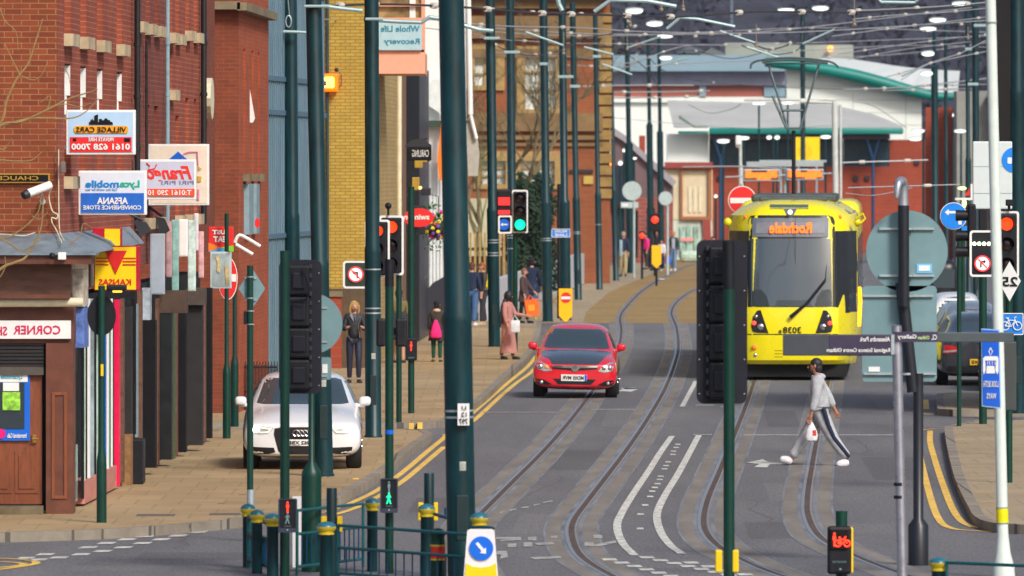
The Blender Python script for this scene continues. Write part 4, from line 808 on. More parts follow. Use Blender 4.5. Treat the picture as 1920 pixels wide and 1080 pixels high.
b = MB(); q = RC(1124, 382, 1178, 310, Yh - .4); b.bx(q[0], q[2], Yh - .5, Yh - .004, q[1], q[3]); b.build('fascia', mat('navy_fascia', (.01, .014, .035), .5), t); b = MB(); q = RC(1132, 311, 1148, 306, Yh - .6); b.rbx(q[0], q[2], Yh - .6, Yh - .5, q[1], q[3], .03); b.build('light', glow('fascia_light', (1, .2, .02), 5), t)
b = MB(); q = RC(1152, 484, 1228, 390, Yh); b.bx(q[0], q[2], Yh + .2, Yh + .3, q[1], q[3]); b.build('window', GLASSD, t)
b = MB(); b.prism(PP([(1150, 372), (1150, 250), (1170, 258), (1262, 350), (1262, 372)], Yh + 1), Yh + .5, Yh + 8); b.build('gable', mat('gable_plum', (.16, .10, .11), .8, var=.25, scale=.5), t)
b = MB(); b.prism(PP([(1146, 250), (1152, 240), (1170, 252), (1268, 340), (1262, 350), (1168, 264)], Yh + .3), Yh + .2, Yh + 8.2); b.build('roof', mat('roof_lilac', (.30, .29, .33), .6), t); b = MB(); b.bx(X_(1200, Yh), X_(1211, Yh), Yh + 2, Yh + 3, Z_(290, Yh), Z_(254, Yh)); b.build('chimney', BR_RED, t)
Ym = 436.; t = thing('cream_building', 'cream fronted building with brown timber frames and a red slanting post', 'building', (X_(1300, Ym), Ym, 0)); b = MB()
wfront(b, X_(1240, Ym), X_(1336, Ym), Z_(412, Ym), Z_(318, Ym), [], Ym, 4); b.build('upper_wall', mat('cream_wall', (.66, .56, .38), .7, var=.15, scale=.8), t); b = MB(); b.bx(X_(1250, Ym), X_(1336, Ym), Ym + .01, Ym + 4, 0, Z_(413, Ym)); b.build('lower_wall', mat('pale_wall', (.55, .60, .52), .6, var=.3, scale=.8), t)
b = MB(); q = RC(1246, 315, 1336, 304, Ym); b.bx(q[0], q[2], Ym - .4, Ym - .01, q[1], q[3]); b.build('brown_band', mat('band_maroon', (.3, .05, .04), .6), t)
b = MB(); b.frame([*map(tuple, [(X_(1276, Ym), Z_(412, Ym)), (X_(1334, Ym), Z_(412, Ym)), (X_(1334, Ym), Z_(316, Ym)), (X_(1276, Ym), Z_(316, Ym))])], [(X_(1280, Ym), Z_(406, Ym)), (X_(1328, Ym), Z_(406, Ym)), (X_(1328, Ym), Z_(319, Ym)), (X_(1280, Ym), Z_(319, Ym))], Ym - .2, Ym - .005); b.build('timber_frame', mat('frame_rust', (.35, .13, .05), .7), t)
b = MB(); b.prism(PP([(1317, 412), (1332, 412), (1334, 460), (1320, 455)], Ym - .2), Ym - .2, Ym); b.build('post', MT['band_maroon'], t); b = MB()
for xx in (1291, 1300, 1310): q = RC(xx, 398, xx + 5, 350, Ym); b.bx(q[0], q[2], Ym - .06, Ym - .004, q[1], q[3])
b.build('panelling', CREAM, t); b = MB(); 
for px_ in (1275, 1287, 1301): q = RC(px_, 480, px_ + 8, 425, Ym); b.bx(q[0], q[2], Ym - .1, Ym, q[1], q[3])
b.build('shop_window', mat('shop_window_mix', (.25, .42, .36), .4, var=.8, scale=3), t); b = MB(); q = RC(1275, 452, 1300, 446, Ym); b.bx(q[0], q[2], Ym - .15, Ym - .101, q[1], q[3]); b.build('sticker', mat('rose_ink', (.8, .3, .3), .5), t)
# ---- market station with curved teal roofs
Yt = 470.; TEAL = mat('teal_fascia', (.0, .20, .17), .45, var=.12, scale=.6); WP = mat('white_panels', (.80, .84, .80), .6, var=.05, scale=.3); ROOFG = mat('roof_pale_grey', (.47, .48, .46), .6, var=.1, scale=.4)
t = thing('transport_hall', 'low hall with teal edged curved roofs, white panels and red brick below', 'building', (X_(1500, Yt), Yt, 0))
b = MB(); b.bx(X_(1230, Yt), X_(1668, Yt), Yt, Yt + .5, 0, Z_(312, Yt)); b.bx(X_(1668, Yt), X_(1800, Yt), Yt, Yt + .5, 0, Z_(263, Yt)); b.build('brick_wall', BR_RED, t)
b = MB(); b.bx(X_(1330, Yt), X_(1580, Yt), Yt, Yt + .5, Z_(312, Yt) + .002, Z_(250, Yt)); b.bx(X_(1582, Yt), X_(1666, Yt), Yt, Yt + .5, Z_(312, Yt) + .002, Z_(250, Yt)); b.build('glazing', mat('glazing_navy', (.015, .05, .075), .2, var=.3, scale=1, stretch=(6, 1, 1)), t)
b = MB(); b.bx(X_(1250, Yt), X_(1328, Yt), Yt - 1, Yt + .5, Z_(303, Yt), Z_(251, Yt)); b.build('white_panel', WP, t)
b = MB(); b.add([(X_(1262, Yt), Yt - 2.2, Z_(240, Yt)), (X_(1692, Yt), Yt - 2.2, Z_(240, Yt)), (X_(1685, Yt), Yt + 1, Z_(232, Yt)), (X_(1640, Yt), Yt + 4, Z_(212, Yt)), (X_(1570, Yt), Yt + 8, Z_(194, Yt)), (X_(1255, Yt), Yt + 8, Z_(186, Yt))], [(0, 1, 2, 3, 4, 5)]); b.build('front_roof', ROOFG, t)
b = MB(); b.rbx(X_(1328, Yt), X_(1690, Yt), Yt - 2.4, Yt - 1.9, Z_(252, Yt), Z_(240, Yt), .08); b.rbx(X_(1270, Yt), X_(1327, Yt), Yt - 2.3, Yt - 1.9, Z_(251, Yt), Z_(246, Yt), .05); b.build('teal_eave', TEAL, t, smooth=True)
b = MB(); b.prism(PP([(1272, 222), (1302, 240), (1327, 240), (1327, 237), (1303, 237), (1274, 216)], Yt - 2.5), Yt - 2.5, Yt - 2.4); b.build('roof_valley', mat('valley', (.12, .2, .15), .6), t)
b = MB(); b.bx(X_(1330, Yt), X_(1666, Yt), Yt - 1.9, Yt - .004, Z_(261, Yt), Z_(252.5, Yt)); b.build('soffit', mat('soffit', (.1, .07, .08), .8), t)
verge = [(1435, 116), (1500, 123), (1560, 133), (1610, 144), (1660, 157), (1705, 170), (1740, 178), (1760, 181), (1795, 181)]
b = MB(); Yb = Yt + 14; vb = [(x, y + 4) for x, y in verge]; b.prism(PP([(1475, 240)] + [(1475, 128)] + vb[1:6] + [(1728, 180), (1728, 262), (1475, 262)][0:], Yb), Yb, Yb + 3); b.build('gable_wall', WP, t)
b = MB(); b.path([P(x, y, Yb - .8) for x, y in verge], [.28, .32, .36, .38, .36, .34, .3, .24, .2], 10); b.build('teal_verge', TEAL, t, smooth=True)
b = MB(); tp = [(1600, 112), (1660, 122), (1720, 130), (1790, 150)]; n = len(verge)
vs = [P(x, y, Yb - 1) for x, y in verge] + [P(x, y, Yb + 20) for x, y in ((1560, 108), (1600, 111), (1640, 117), (1670, 122), (1700, 126), (1730, 129), (1760, 131), (1780, 132), (1800, 133))]
b.add(vs, [(i, i + 1, n + i + 1, n + i) for i in range(n - 1)]); b.build('back_roof', mat('roof_white', (.66, .70, .68), .6), t)
b = MB(); 
for y in (161, 187, 211, 234): q = RC(1476, y + .6, 1727, y, Yb); b.bx(q[0] if y > 165 else X_(1476, Yb), q[2], Yb - .02, Yb - .004, q[1], q[3])
for x in (1599, 1698): q = RC(x, 262, x + .7, 175, Yb); b.bx(q[0], q[2], Yb - .025, Yb - .006, q[1], q[3])
b.build('panel_joint', mat('joint_grey', (.3, .36, .34), .6), t)
b = MB(); b.prism(PP([(1575, 194), (1692, 234), (1692, 236), (1575, 197)], Yt - 2), Yt + 7, Yt + 7.2); b.build('roof_trim', mat('trim_olive', (.12, .2, .08), .6), t)
for px_ in (1351, 1637): b = MB(); b.tube(P(px_, 480, Yt - 1.5), P(px_, 295, Yt - 1.5), .09); b.tube(P(px_, 300, Yt - 1.5), P(px_ - 14, 255, Yt - 1.8), .08); b.tube(P(px_, 300, Yt - 1.5), P(px_ + 12, 255, Yt - 1.8), .08); b.build('tree_column', mat('column_navy', (.01, .05, .13), .5), t, smooth=True)
b = MB(); q = RC(1610, 322, 1622, 306, Yt); 
for a in ((1600, 330), (1622, 330), (1715, 300), (1345, 330)): q = RC(a[0], a[1] + 8, a[0] + 9, a[1], Yt); b.bx(q[0], q[2], Yt - .15, Yt - .004, q[1], q[3])
b.build('wall_box', DARK, t)
# long shed behind it
Yl = 560.; t = thing('long_shed', 'long shed with a pale blue ridge and a faded red band behind the transport hall', 'building', (X_(1350, Yl), Yl, 0))
for r, m, nm, d in (((1130, 134, 1480, 104), mat('shed_blue', (.22, .34, .42), .6, var=.12, scale=.2), 'ridge', 2), ((1130, 160, 1480, 134), mat('shed_grey', (.23, .24, .33), .6, var=.2, scale=.3, stretch=(3, 1, 1)), 'roof', 1), ((1130, 182, 1480, 160), mat('shed_red', (.36, .11, .08), .7, var=.25, scale=.15), 'wall', .6), ((1130, 192, 1480, 182), WP, 'parapet', .8)):
 q = RC(*r, Yl); b = MB(); b.bx(q[0], q[2], Yl - d, Yl + 6, q[1], q[3]); b.build(nm, m, t)
b = MB(); b.bx(X_(1130, Yl), X_(1480, Yl), Yl - .5, Yl + 6, 0, Z_(192.2, Yl)); b.build('base_wall', WP, t)
for a, c in ((1311, 1323), (1432, 1474)): b = MB(); q = RC(a, 184, c, 160, Yl); b.bx(q[0], q[2], Yl - .8, Yl - .61, q[1], q[3]); b.build('pale_bay', MT['shed_blue'], t)
q = RC(1360, 106, 1475, 80, Yl + 20); b = MB(); b.bx(q[0], q[2], Yl + 20, Yl + 24, q[1] - 5, q[3]); q = RC(1475, 106, 1600, 84, Yl + 22); b.bx(q[0], q[2], Yl + 22, Yl + 26, q[1] - 5, q[3]); o = b.build('stone_block', mat('block_grey', (.32, .36, .32), .8, var=.2, scale=.2), loc=(q[0], Yl + 20, 0)); tag(o, 'grey block with a small amber light above the teal roof', 'building')
b = MB(); b.ball(P(1557, 91, Yl + 21.5), .2); o = b.build('warning_light', glow('amber_far', (1, .3, .02), 3), loc=P(1557, 91, Yl + 21.5)); tag(o, 'amber light on the grey block over the teal roof', 'light')
# right-hand blocks
Yr = 415.; t = thing('brick_block', 'brown brick block with a slate roof behind the right-hand poles', 'building', (X_(1830, Yr), Yr, 0)); b = MB(); b.bx(X_(1745, Yr), X_(1796, Yr), Yr + 5, Yr + 5.4, 0, Z_(200, Yr)); b.bx(X_(1858, Yr), X_(2000, Yr), Yr, Yr + 4, 0, Z_(182, Yr)); b.build('wall', BR_RED, t)
b = MB(); b.bx(X_(1796, Yr), X_(1858, Yr), Yr + 1, Yr + 4, 0, Z_(170, Yr)); b.build('grey_bay', mat('bay_grey', (.26, .27, .25), .7, var=.25, scale=.6), t); b = MB(); b.prism(PP([(1850, 183), (1880, 140), (2000, 140), (2000, 183)], Yr), Yr - .3, Yr + 5); b.build('roof', mat('slate_lilac', (.17, .15, .20), .7), t)
Yd = 160.; t = thing('dark_building', 'dark brown building edge at the far right of the view', 'building', (X_(1897, Yd), Yd, 0)); b = MB(); b.slab((X_(1896, Yd) , Yd), (X_(1896, Yd) + .1, 168), -4, 0, 8.4); b.build('wall', mat('dark_brown_wall', (.035, .028, .022), .7, var=.3, scale=.8), t)
b = MB(); 
for z in (3.0, 4.1, 5.2): b.bx(X_(1897, Yd), X_(1990, Yd), Yd - .03, Yd - .002, z, z + .04)
b.build('moulding', mat('mould_grey', (.12, .10, .08), .6), t); b = MB(); q = RC(1911, 312, 1935, 306, Yd); b.bx(q[0], q[2], Yd - .1, Yd - .031, q[1], q[3]); b.build('small_light', mat('lit_grey', (.6, .62, .62), .4), t)
# ================= POLES, SIGNALS, SIGNS, RAILINGS =================
TOPZ = 10.4
def tram_pole(label, p100, pbot, wu, wl, step, Y, base_y=None, zb=KZ, bands=(), top=None, m=None, plate=None, collar=True):
 if Y is None: Y = F * (H - zb) / (base_y - HY)
 s_ = F / Y; py_b = HY + (H - zb) * s_
 kx = (pbot - p100) / (py_b - 100.0)                      # lean, px per px
 xb = X_(pbot, Y); zt = TOPZ if top is None else Z_(top, Y)
 def ax(z): return Vector((xb - (z - zb) * kx, Y, z))
 t = thing('tram_pole', label, 'pole', (xb, Y, zb), 'dark green overhead line poles')
 zs = Z_(step, Y) if step else zb; ru, rl = wu / s_ / 2, wl / s_ / 2
 b = MB(); base, tp = ax(zb), ax(zt)
 prof = [(rl * 1.12, 0), (rl * 1.12, .03), (rl, .05), (rl, zs - zb - .06), (rl * 1.02, zs - zb), (ru, zs - zb + .07), (ru, zt - zb - .02), (ru * .6, zt - zb)] if step else [(ru, 0), (ru, zt - zb)]
 b.lathe(base, prof, 24, top=tp); b.build('shaft', m or POLE, t, smooth=True)
 if step and Y < 300:
  b = MB(); w_ = rl * .42; b.rbx(xb - w_, xb + w_, Y - rl * 1.03, Y - rl * .8, zb + .55, zb + 1.05, .01); b.build('access_door', mat('door_green', (.002, .02, .024), .5, var=.3), t)
  if Y < 150: b = MB(); b.rbx(xb - .03, xb + .04, Y - rl * 1.02, Y - rl * .9, zb + 1.32, zb + 1.42, .003); b.build('sticker', mat('worn_sticker', (.42, .42, .38), .7, var=.4, scale=20), t)
 for yb in bands:
  b = MB(); z = Z_(yb, Y); b.tube(ax(z - .012), ax(z + .012), rl * 1.04, n=24); b.build('band', STEEL, t, smooth=True)
 return t, ax
tram_pole('largest dark green tram pole in the foreground with a white number plate', 848, 867, 48, 54, 592, 94.2, zb=0, bands=(770, 782), top=-120)
s = thing('number_plate', 'white plate with mirrored numbers 12 and 797 strapped to the largest green pole', 'plate', P(869, 798, 93.9)); q = RC(858, 798, 880, 757, 93.9); b = MB(); b.bx(q[0], q[2], 93.96, 94.03, q[1], q[3]); b.build('panel', WHITE, s)
words(s, 'LI', (866, 761, 874, 768), 93.96, BLK, .0); words(s, '12', (865, 773, 875, 781), 93.96, BLK, .0); words(s, '797', (861, 785, 877, 795), 93.96, BLK, .0)
tram_pole('green tram pole standing in front of the white saloon car', 590, 607, 30, 36, 495, None, 893)
tram_pole('green tram pole beside the phone-reading woman, before the red signals', 697, 700, 27, 30, 468, None, 820, bands=(505, 578, 587))
tram_pole('green tram pole with a chain link, rising behind the black signal board', 545, 550, 25, 28, 405, 172)
tram_pole('green tram pole between the pink-coated woman and the man in blue', 920, 927, 18, 22, 393, None, 650, bands=(450, 455, 474, 479))
tram_pole('green tram pole just right of the pink-coated woman, behind the green light', 957, 962, 16, 19, 388, 236, bands=(441, 446, 466))
tram_pole('green tram pole right of the woman with the orange bag', 1020, 1027, 15, 19, 379, None, 603, bands=(447, 451))
tram_pole('green tram pole behind the yellow no entry marker', 1055, 1061, 14, 20, 378, 255)
tram_pole('green tram pole right of the yellow no entry marker', 1075, 1084, 11, 14, 372, None, 562, bands=(435, 438))
tram_pole('thin green tram pole in front of the phone kiosk', 1117, 1124, 9, 12, 364, None, 543, bands=(421,))
tram_pole('thin green tram pole in front of the man in beige trousers', 1145, 1155, 8, 11, 356, None, 526, top=14)
tram_pole('thin green tram pole carrying the round grey sign back', 1176, 1183, 9, 16, 270, None, 512, top=32)
tram_pole('thin green pole just left of the farthest red signal', 1216, 1221, 7, 12, 234, None, 504, top=62)
tram_pole('thin green pole just right of the farthest red signal', 1236, 1240, 7, 12, 248, None, 502, top=72)
tram_pole('green pole rising above the tram through its pantograph', 1505, 1506, 9, 9, 120, 420, top=14)
tram_pole('green pole against the right end of the teal roof, first of two', 1752, 1754, 7, 13, 125, 330, top=58)
tram_pole('slim green pole against the right end of the teal roof, second of two', 1773, 1775, 7, 9, 300, 345, top=42)
tram_pole('slim dark pole left of the thick one near the white post', 1814, 1817, 8, 11, 300, 300, top=14)
tram_pole('thick dark pole behind the big white sign board', 1829, 1831, 13, 15, 500, 280)
tram_pole('dark pole right of the tall white post', 1877, 1879, 12, 14, 500, 240)
tram_pole('thick dark green pole at the extreme right edge', 1907, 1909, 27, 30, 170, 158)
# chain link on the pole
s = thing('chain_link', 'galvanised wire loop hanging on the pole above the blue cladding', 'fitting', P(543, 50, 171)); b = MB(); b.path([P(541 + 5 * math.cos(a), 40 + 11 * math.sin(a), 171.5) for a in [i * math.pi / 8 for i in range(17)]], .014, 6); b.path([P(543, 30, 171.6), P(538, -20, 171.6)], .01); b.build('loop', STEEL, s)
# small post-mounted columns of the shop side
def post(label, px, ptop, pbase, Y, w, m=POLE2, name='sign_post', foot=None, cap=False, lean=0, cat='post', group=None, zb=KZ):
 if Y is None: Y = F * (H - zb) / (pbase - HY)
 s_ = F / Y; x = X_(px, Y); zt = Z_(ptop, Y); r = w / s_ / 2
 t = thing(name, label, cat, (x, Y, zb), group); b = MB(); top = (x - lean / s_, Y, zt)
 if foot:      # (foot width px, foot top y px)
  rf = foot[0] / s_ / 2; zf = Z_(foot[1], Y) - zb; b.lathe((x, Y, zb), [(rf, 0), (rf, zf - .06), (rf * .95, zf), (r, zf + .12), (r, zt - zb)], 20, top=top)
 else: b.tube((x, Y, zb), top, r, n=18)
 b.build('shaft', m, t, smooth=True)
 return t, Y, s_
tp, Yq, _ = post('green post carrying the round black sign back outside the corner shop', 190.5, 536, 980, None, 13, foot=(19, 862)); s = tp
b = MB(); b.prism(circ(X_(190, Yq), Z_(592, Yq), 37.5 * Yq / F, 36, 27 * Yq / F), Yq - .03 + .09, Yq + .1); b.build('sign_back', BLACK, s)
b = MB(); b.rbx(X_(200, Yq), X_(237, Yq), Yq - .1, Yq + .15, Z_(545, Yq), Z_(534, Yq), .02); b.build('lamp_hood', BLACK, s); b = MB(); b.bx(X_(212, Yq), X_(228, Yq), Yq - .08, Yq + .1, Z_(548, Yq), Z_(545.2, Yq)); b.build('lamp_glass', glow('sodium_dim', (1, .45, .02), 3), s)
b = MB(); 
for yy in (568, 614): b.ball(P(194, yy, Yq - .0), .012)
b.build('bolts', STEEL, s)
b = MB(); q = RC(189, 705, 194, 683, Yq - .06); b.bx(q[0], q[2], Yq - .075, Yq - .05, q[1], q[3]); b.build('reflector', YEL, s)
post('first short green post between the shops and the white car', 425, 400, 822, None, 8, foot=(15, 695)); post('second short green post, right of its twin, before the red brick wall', 440, 500, 800, None, 8, foot=(15, 680))
tp, Yq, _ = post('slim green post with a grey diamond sign back', 469, 498, 1003, 106.5, 12); r = 1 / 150.
b = MB(); b.prism(PP([(447, 541), (472, 502), (497, 541), (472, 580)], Yq), Yq + .05, Yq + .06); b.build('diamond_back', GREYB, tp); b = MB()
for yy in (520, 560, 584, 609): b.tube(P(470, yy, Yq), P(470, yy - 2, Yq), .048, n=18)
b.bx(X_(459, Yq), X_(480, Yq), Yq + .03, Yq + .049, Z_(523, Yq), Z_(519, Yq)); b.bx(X_(460, Yq), X_(480, Yq), Yq + .03, Yq + .049, Z_(564, Yq), Z_(560, Yq)); b.build('clamps', STEEL, tp); b = MB(); q = RC(457, 608, 463, 583, Yq); b.rbx(q[0], q[2], Yq - .03, Yq + .05, q[1], q[3], .01); b.build('box', BLACK, tp); b = MB(); b.tube(P(470, 1020, Yq), P(470, 918, Yq), .047, n=16); b.build('sleeve', STEEL, tp, smooth=True)
Yq = 145.3; s = thing('no_entry_sign', 'red round no entry sign seen edge-on beside the menu board', 'sign', P(427, 562, Yq)); b = MB(); b.prism(circ(X_(427, Yq), Z_(522, Yq), 40 * Yq / F, 40, 18.5 * Yq / F), Yq, Yq + .02); b.build('rim', WHITE, s); b = MB(); b.prism(circ(X_(427, Yq), Z_(522, Yq), 38 * Yq / F, 40, 17.3 * Yq / F), Yq - .008, Yq - .001); b.build('disc', RED, s); b = MB(); q = RC(418, 528, 443, 514, Yq); b.bx(q[0], q[2], Yq - .014, Yq - .0085, q[1], q[3]); b.build('bar', WHITE, s)
# ---------- traffic signals
def head(s, px, Y, border, lens, board=True, y_lens=None, rl=None):
 """signal head facing us; px = backing board rectangle, lens = list of materials top to bottom"""
 q = RC(*px, Y); r = min(q[2] - q[0], q[3] - q[1]) * .1
 b = MB(); b.prism(rr(q[0], q[1], q[2], q[3], r), Y + .05, Y + .07); b.build('backing_board', BLACK, s)
 if border:
  e = 4.0 * Y / F; b = MB(); b.frame(rr(q[0], q[1], q[2], q[3], r), rr(q[0] + e, q[1] + e, q[2] - e, q[3] - e, r * .7), Y + .035, Y + .0495); b.build('white_border', WHITE, s)
 n = len(lens); hh = (q[3] - q[1]) * .92 / max(n, 3); xc_ = (q[0] + q[2]) / 2; rad = rl or hh * .32
 b = MB(); zt = q[3] - (q[3] - q[1]) * .04; b.rbx(xc_ - hh * .5, xc_ + hh * .5, Y - .06, Y + .034, zt - hh * n, zt, .02); b.build('housing', BLACK, s)
 for i, m in enumerate(lens):
  zc = zt - hh * (i + .5); b = MB(); b.lathe((xc_, Y - .062, zc), [(rad, 0), (rad * .95, .012), (rad * .6, .025), (.01, .03)], 22, top=(xc_, Y - 1, zc)); b.build('lens', m, s, smooth=True)
  b = MB(); vs = []; nn = 16       # visor: half tube above the lens
  for k in range(nn + 1):
   a = R(-25 + 230 * k / nn); 
   for rr2, yy in ((rad * 1.12, Y - .061), (rad * 1.12, Y - .061 - rad * 1.5), (rad * 1.2, Y - .061 - rad * 1.5), (rad * 1.2, Y - .061)): vs.append((xc_ + rr2 * math.cos(a), yy, zc + rr2 * math.sin(a)))
  b.add(vs, [(k * 4 + j, k * 4 + (j + 1) % 4, k * 4 + 4 + (j + 1) % 4, k * 4 + 4 + j) for k in range(nn) for j in range(4)]); b.build('visor', BLACK, s, smooth=True)
def noturn(s, cx, cy, r, Y, flip=False):
 """lit no-left-turn roundel"""
 R_ = r * Y / F; x, z = X_(cx, Y), Z_(cy, Y); b = MB(); b.prism(circ(x, z, R_), Y - .02, Y - .005); b.build('roundel', glow('roundel_white', (1, .92, .92), .75, (.5, .5, .5)), s)
 b = MB(); b.frame(circ(x, z, R_ * 1.02), circ(x, z, R_ * .84), Y - .03, Y - .0205); b.build('ring', glow('roundel_red', (1, .02, .02), .9, (.6, .02, .02)), s)
 b = MB(); k = R_; d = -1 if flip else 1; b.prism([(x + d * a * k, z + c * k) for a, c in ((-.45, .22), (-.15, .5), (-.15, .32), (.3, .32), (.3, -.5), (.1, -.5), (.1, .12), (-.15, .12), (-.15, -.06))], Y - .026, Y - .0205); b.build('arrow', BLK, s)
 b = MB(); b.prism([(x - k * .62, z + k * .5), (x - k * .5, z + k * .62), (x + k * .62, z - k * .5), (x + k * .5, z - k * .62)], Y - .036, Y - .0305); b.build('slash', MT['roundel_red'], s)
# pair of red heads left of centre, with the illuminated no-turn box
tp, Yq, _ = post('dark signal post carrying two red lights and the green walking man', 730, 490, 1120, 98., 16, name='signal_post', zb=0)
b = MB(); b.tube(P(730, 537, Yq), P(730, 486, Yq), 8.6 / 163., n=18); b.build('cap_sleeve', BLACK, tp, smooth=True)
b = MB(); b.tube(P(730, 814, Yq), P(730, 806, Yq), 8.3 / 163, n=18); b.build('band', BLUE, tp)
s = thing('traffic_light', 'traffic signal showing red, nearer of the pair by the yellow wall', 'traffic light', P(708, 512, 146)); Yq = 146.; head(s, (684, 412, 731, 520), Yq, True, [GLOWA, RED_OFF, RED_OFF]); b = MB(); b.tube(P(706, 520, Yq + .15), (X_(706, Yq), Yq + .15, KZ), .055); b.build('mast', POLE2, s)
s = thing('traffic_light', 'traffic signal showing red, farther of the pair, with a small camera on top', 'traffic light', P(735, 516, 152)); Yq = 152.; head(s, (711, 404, 757, 516), Yq, True, [GLOWA, RED_OFF, RED_OFF]); b = MB(); b.tube(P(748, 516, Yq + .15), P(748, 793, Yq + .15), .05); b.build('mast', POLE2, s)
b = MB(); b.tube(P(728, 404, Yq), P(728, 388, Yq), .02); b.ball(P(728, 386, Yq), .06); b.build('detector', BLACK, s)
s = thing('turn_sign', 'illuminated no-turn box sign with a white frame before the yellow wall', 'sign', P(665, 540, 145.5)); Yq = 145.5; q = RC(643, 541, 700, 489, Yq); b = MB(); b.rbx(q[0], q[2], Yq, Yq + .2, q[1], q[3], .03); b.build('casing', mat('box_green_black', (.02, .05, .04), .4), s)
e = .035; b = MB(); b.frame(rr(*q, .05), rr(q[0] + e, q[1] + e, q[2] - e, q[3] - e, .03), Yq - .01, Yq - .002); b.build('white_border', WHITE, s); noturn(s, 667, 514.5, 14.5, Yq)
# signal head at the back, and a low far repeater
s = thing('traffic_light', 'black signal head seen from behind below the two red lights', 'traffic light', P(735, 650, 120.)); q = RC(706, 650, 723, 597, 120.); b = MB(); b.rbx(q[0], q[2], 119.9, 120.1, q[1], q[3], .03); q = RC(742, 650, 763, 597, 120.); b.rbx(q[0], q[2], 119.9, 120.1, q[1], q[3], .03); q = RC(706, 628, 763, 615, 120.); b.bx(q[0], q[2], 120.02, 120.06, q[1], q[3]); b.tube(P(732, 640, 120.04), P(732, 900, 120.04), .03); b.build('casing', BLACK, s)
tp, Yq, _ = post('thin green post with a small red pedestrian signal in front of the shoppers', 771, 350, 775, None, 12, name='signal_post', foot=None)
q = RC(760, 676, 782, 634, Yq - .12); b = MB(); b.rbx(q[0], q[2], Yq - .14, Yq - .08, q[1], q[3], .02); b.build('box', BLACK, tp)
def walker(b, x, z, h, y, walking=False):
 """small lit pictogram"""
 k = h; b.ball((x, y, z + k * .42), (k * .09, .006, k * .09), 10, 6)
 if walking: pts = [(-.05, .3), (.07, .3), (.2, .05), (.13, .02), (.06, .14), (.06, -.02), (.2, -.5), (.09, -.5), (-.01, -.15), (-.13, -.5), (-.24, -.5), (-.09, -.02), (-.09, .12), (-.2, 0), (-.24, .06)]
 else: pts = [(-.1, .3), (.1, .3), (.13, -.02), (.07, -.02), (.07, -.5), (-.07, -.5), (-.07, -.02), (-.13, -.02)]
 b.prism([(x + a * k, z + c * k) for a, c in pts], y - .005, y + .005)
b = MB(); walker(b, X_(771, Yq), Z_(649, Yq), .17, Yq - .148); b.build('red_man', GLOWR, tp)
b = MB(); q = RC(765, 672, 777, 669, Yq); b.text('WAIT', q[0], q[1], q[2], q[3], Yq - .143); b.build('lettering', GREYB, tp)
# green and red men in the foreground
def ped(label, px, Y, red, post_=None, name='pedestrian_signal'):
 s = thing(name, label, 'traffic light', P((px[0] + px[2]) / 2, px[3], Y)); q = RC(*px, Y)
 b = MB(); b.rbx(q[0], q[2], Y - .06, Y + .08, q[1], q[3], .015); b.build('casing', BLACK, s); w_ = q[2] - q[0]
 b = MB(); b.frame(rr(*q, .015), rr(q[0] + .015, q[1] + .05, q[2] - .015, q[3] - .012, .01), Y - .075, Y - .061); b.build('bezel', mat('bezel_navy', (.03, .04, .07), .4), s)
 xm = (q[0] + q[2]) / 2; hgt = q[3] - q[1]
 b = MB(); walker(b, xm, q[1] + hgt * .75, hgt * .34, Y - .07); b.build('standing_man', GLOWR if red else GREYB, s)
 b = MB(); walker(b, xm, q[1] + hgt * .43, hgt * .34, Y - .07, True); b.build('walking_man', GREYB if red else GLOWG, s)
 b = MB(); b.ball((xm, Y - .065, q[1] + hgt * .08), .012); b.build('button', WHITE, s)
 b = MB(); b.text('WAIT', xm - w_ * .2, q[1] + hgt * .17, xm + w_ * .2, q[1] + hgt * .21, Y - .062); b.build('lettering', GREYB, s)
 return s
ped('pedestrian signal with a glowing green walking man', (713, 897, 746, 961), 97.8, False); ped('pedestrian signal with a glowing red standing man beside the railings', (522, 935, 557, 998), 96.8, True)
post('green post below the black signal board with the red man on it', 534, 470, 1140, 97.2, 18, name='signal_post', zb=0)
tp, Yq, _ = post('green post with a thick octagonal foot behind the black signal board', 584, 490, 1140, 98.4, 12, name='sign_post', foot=(38, 884), zb=0)
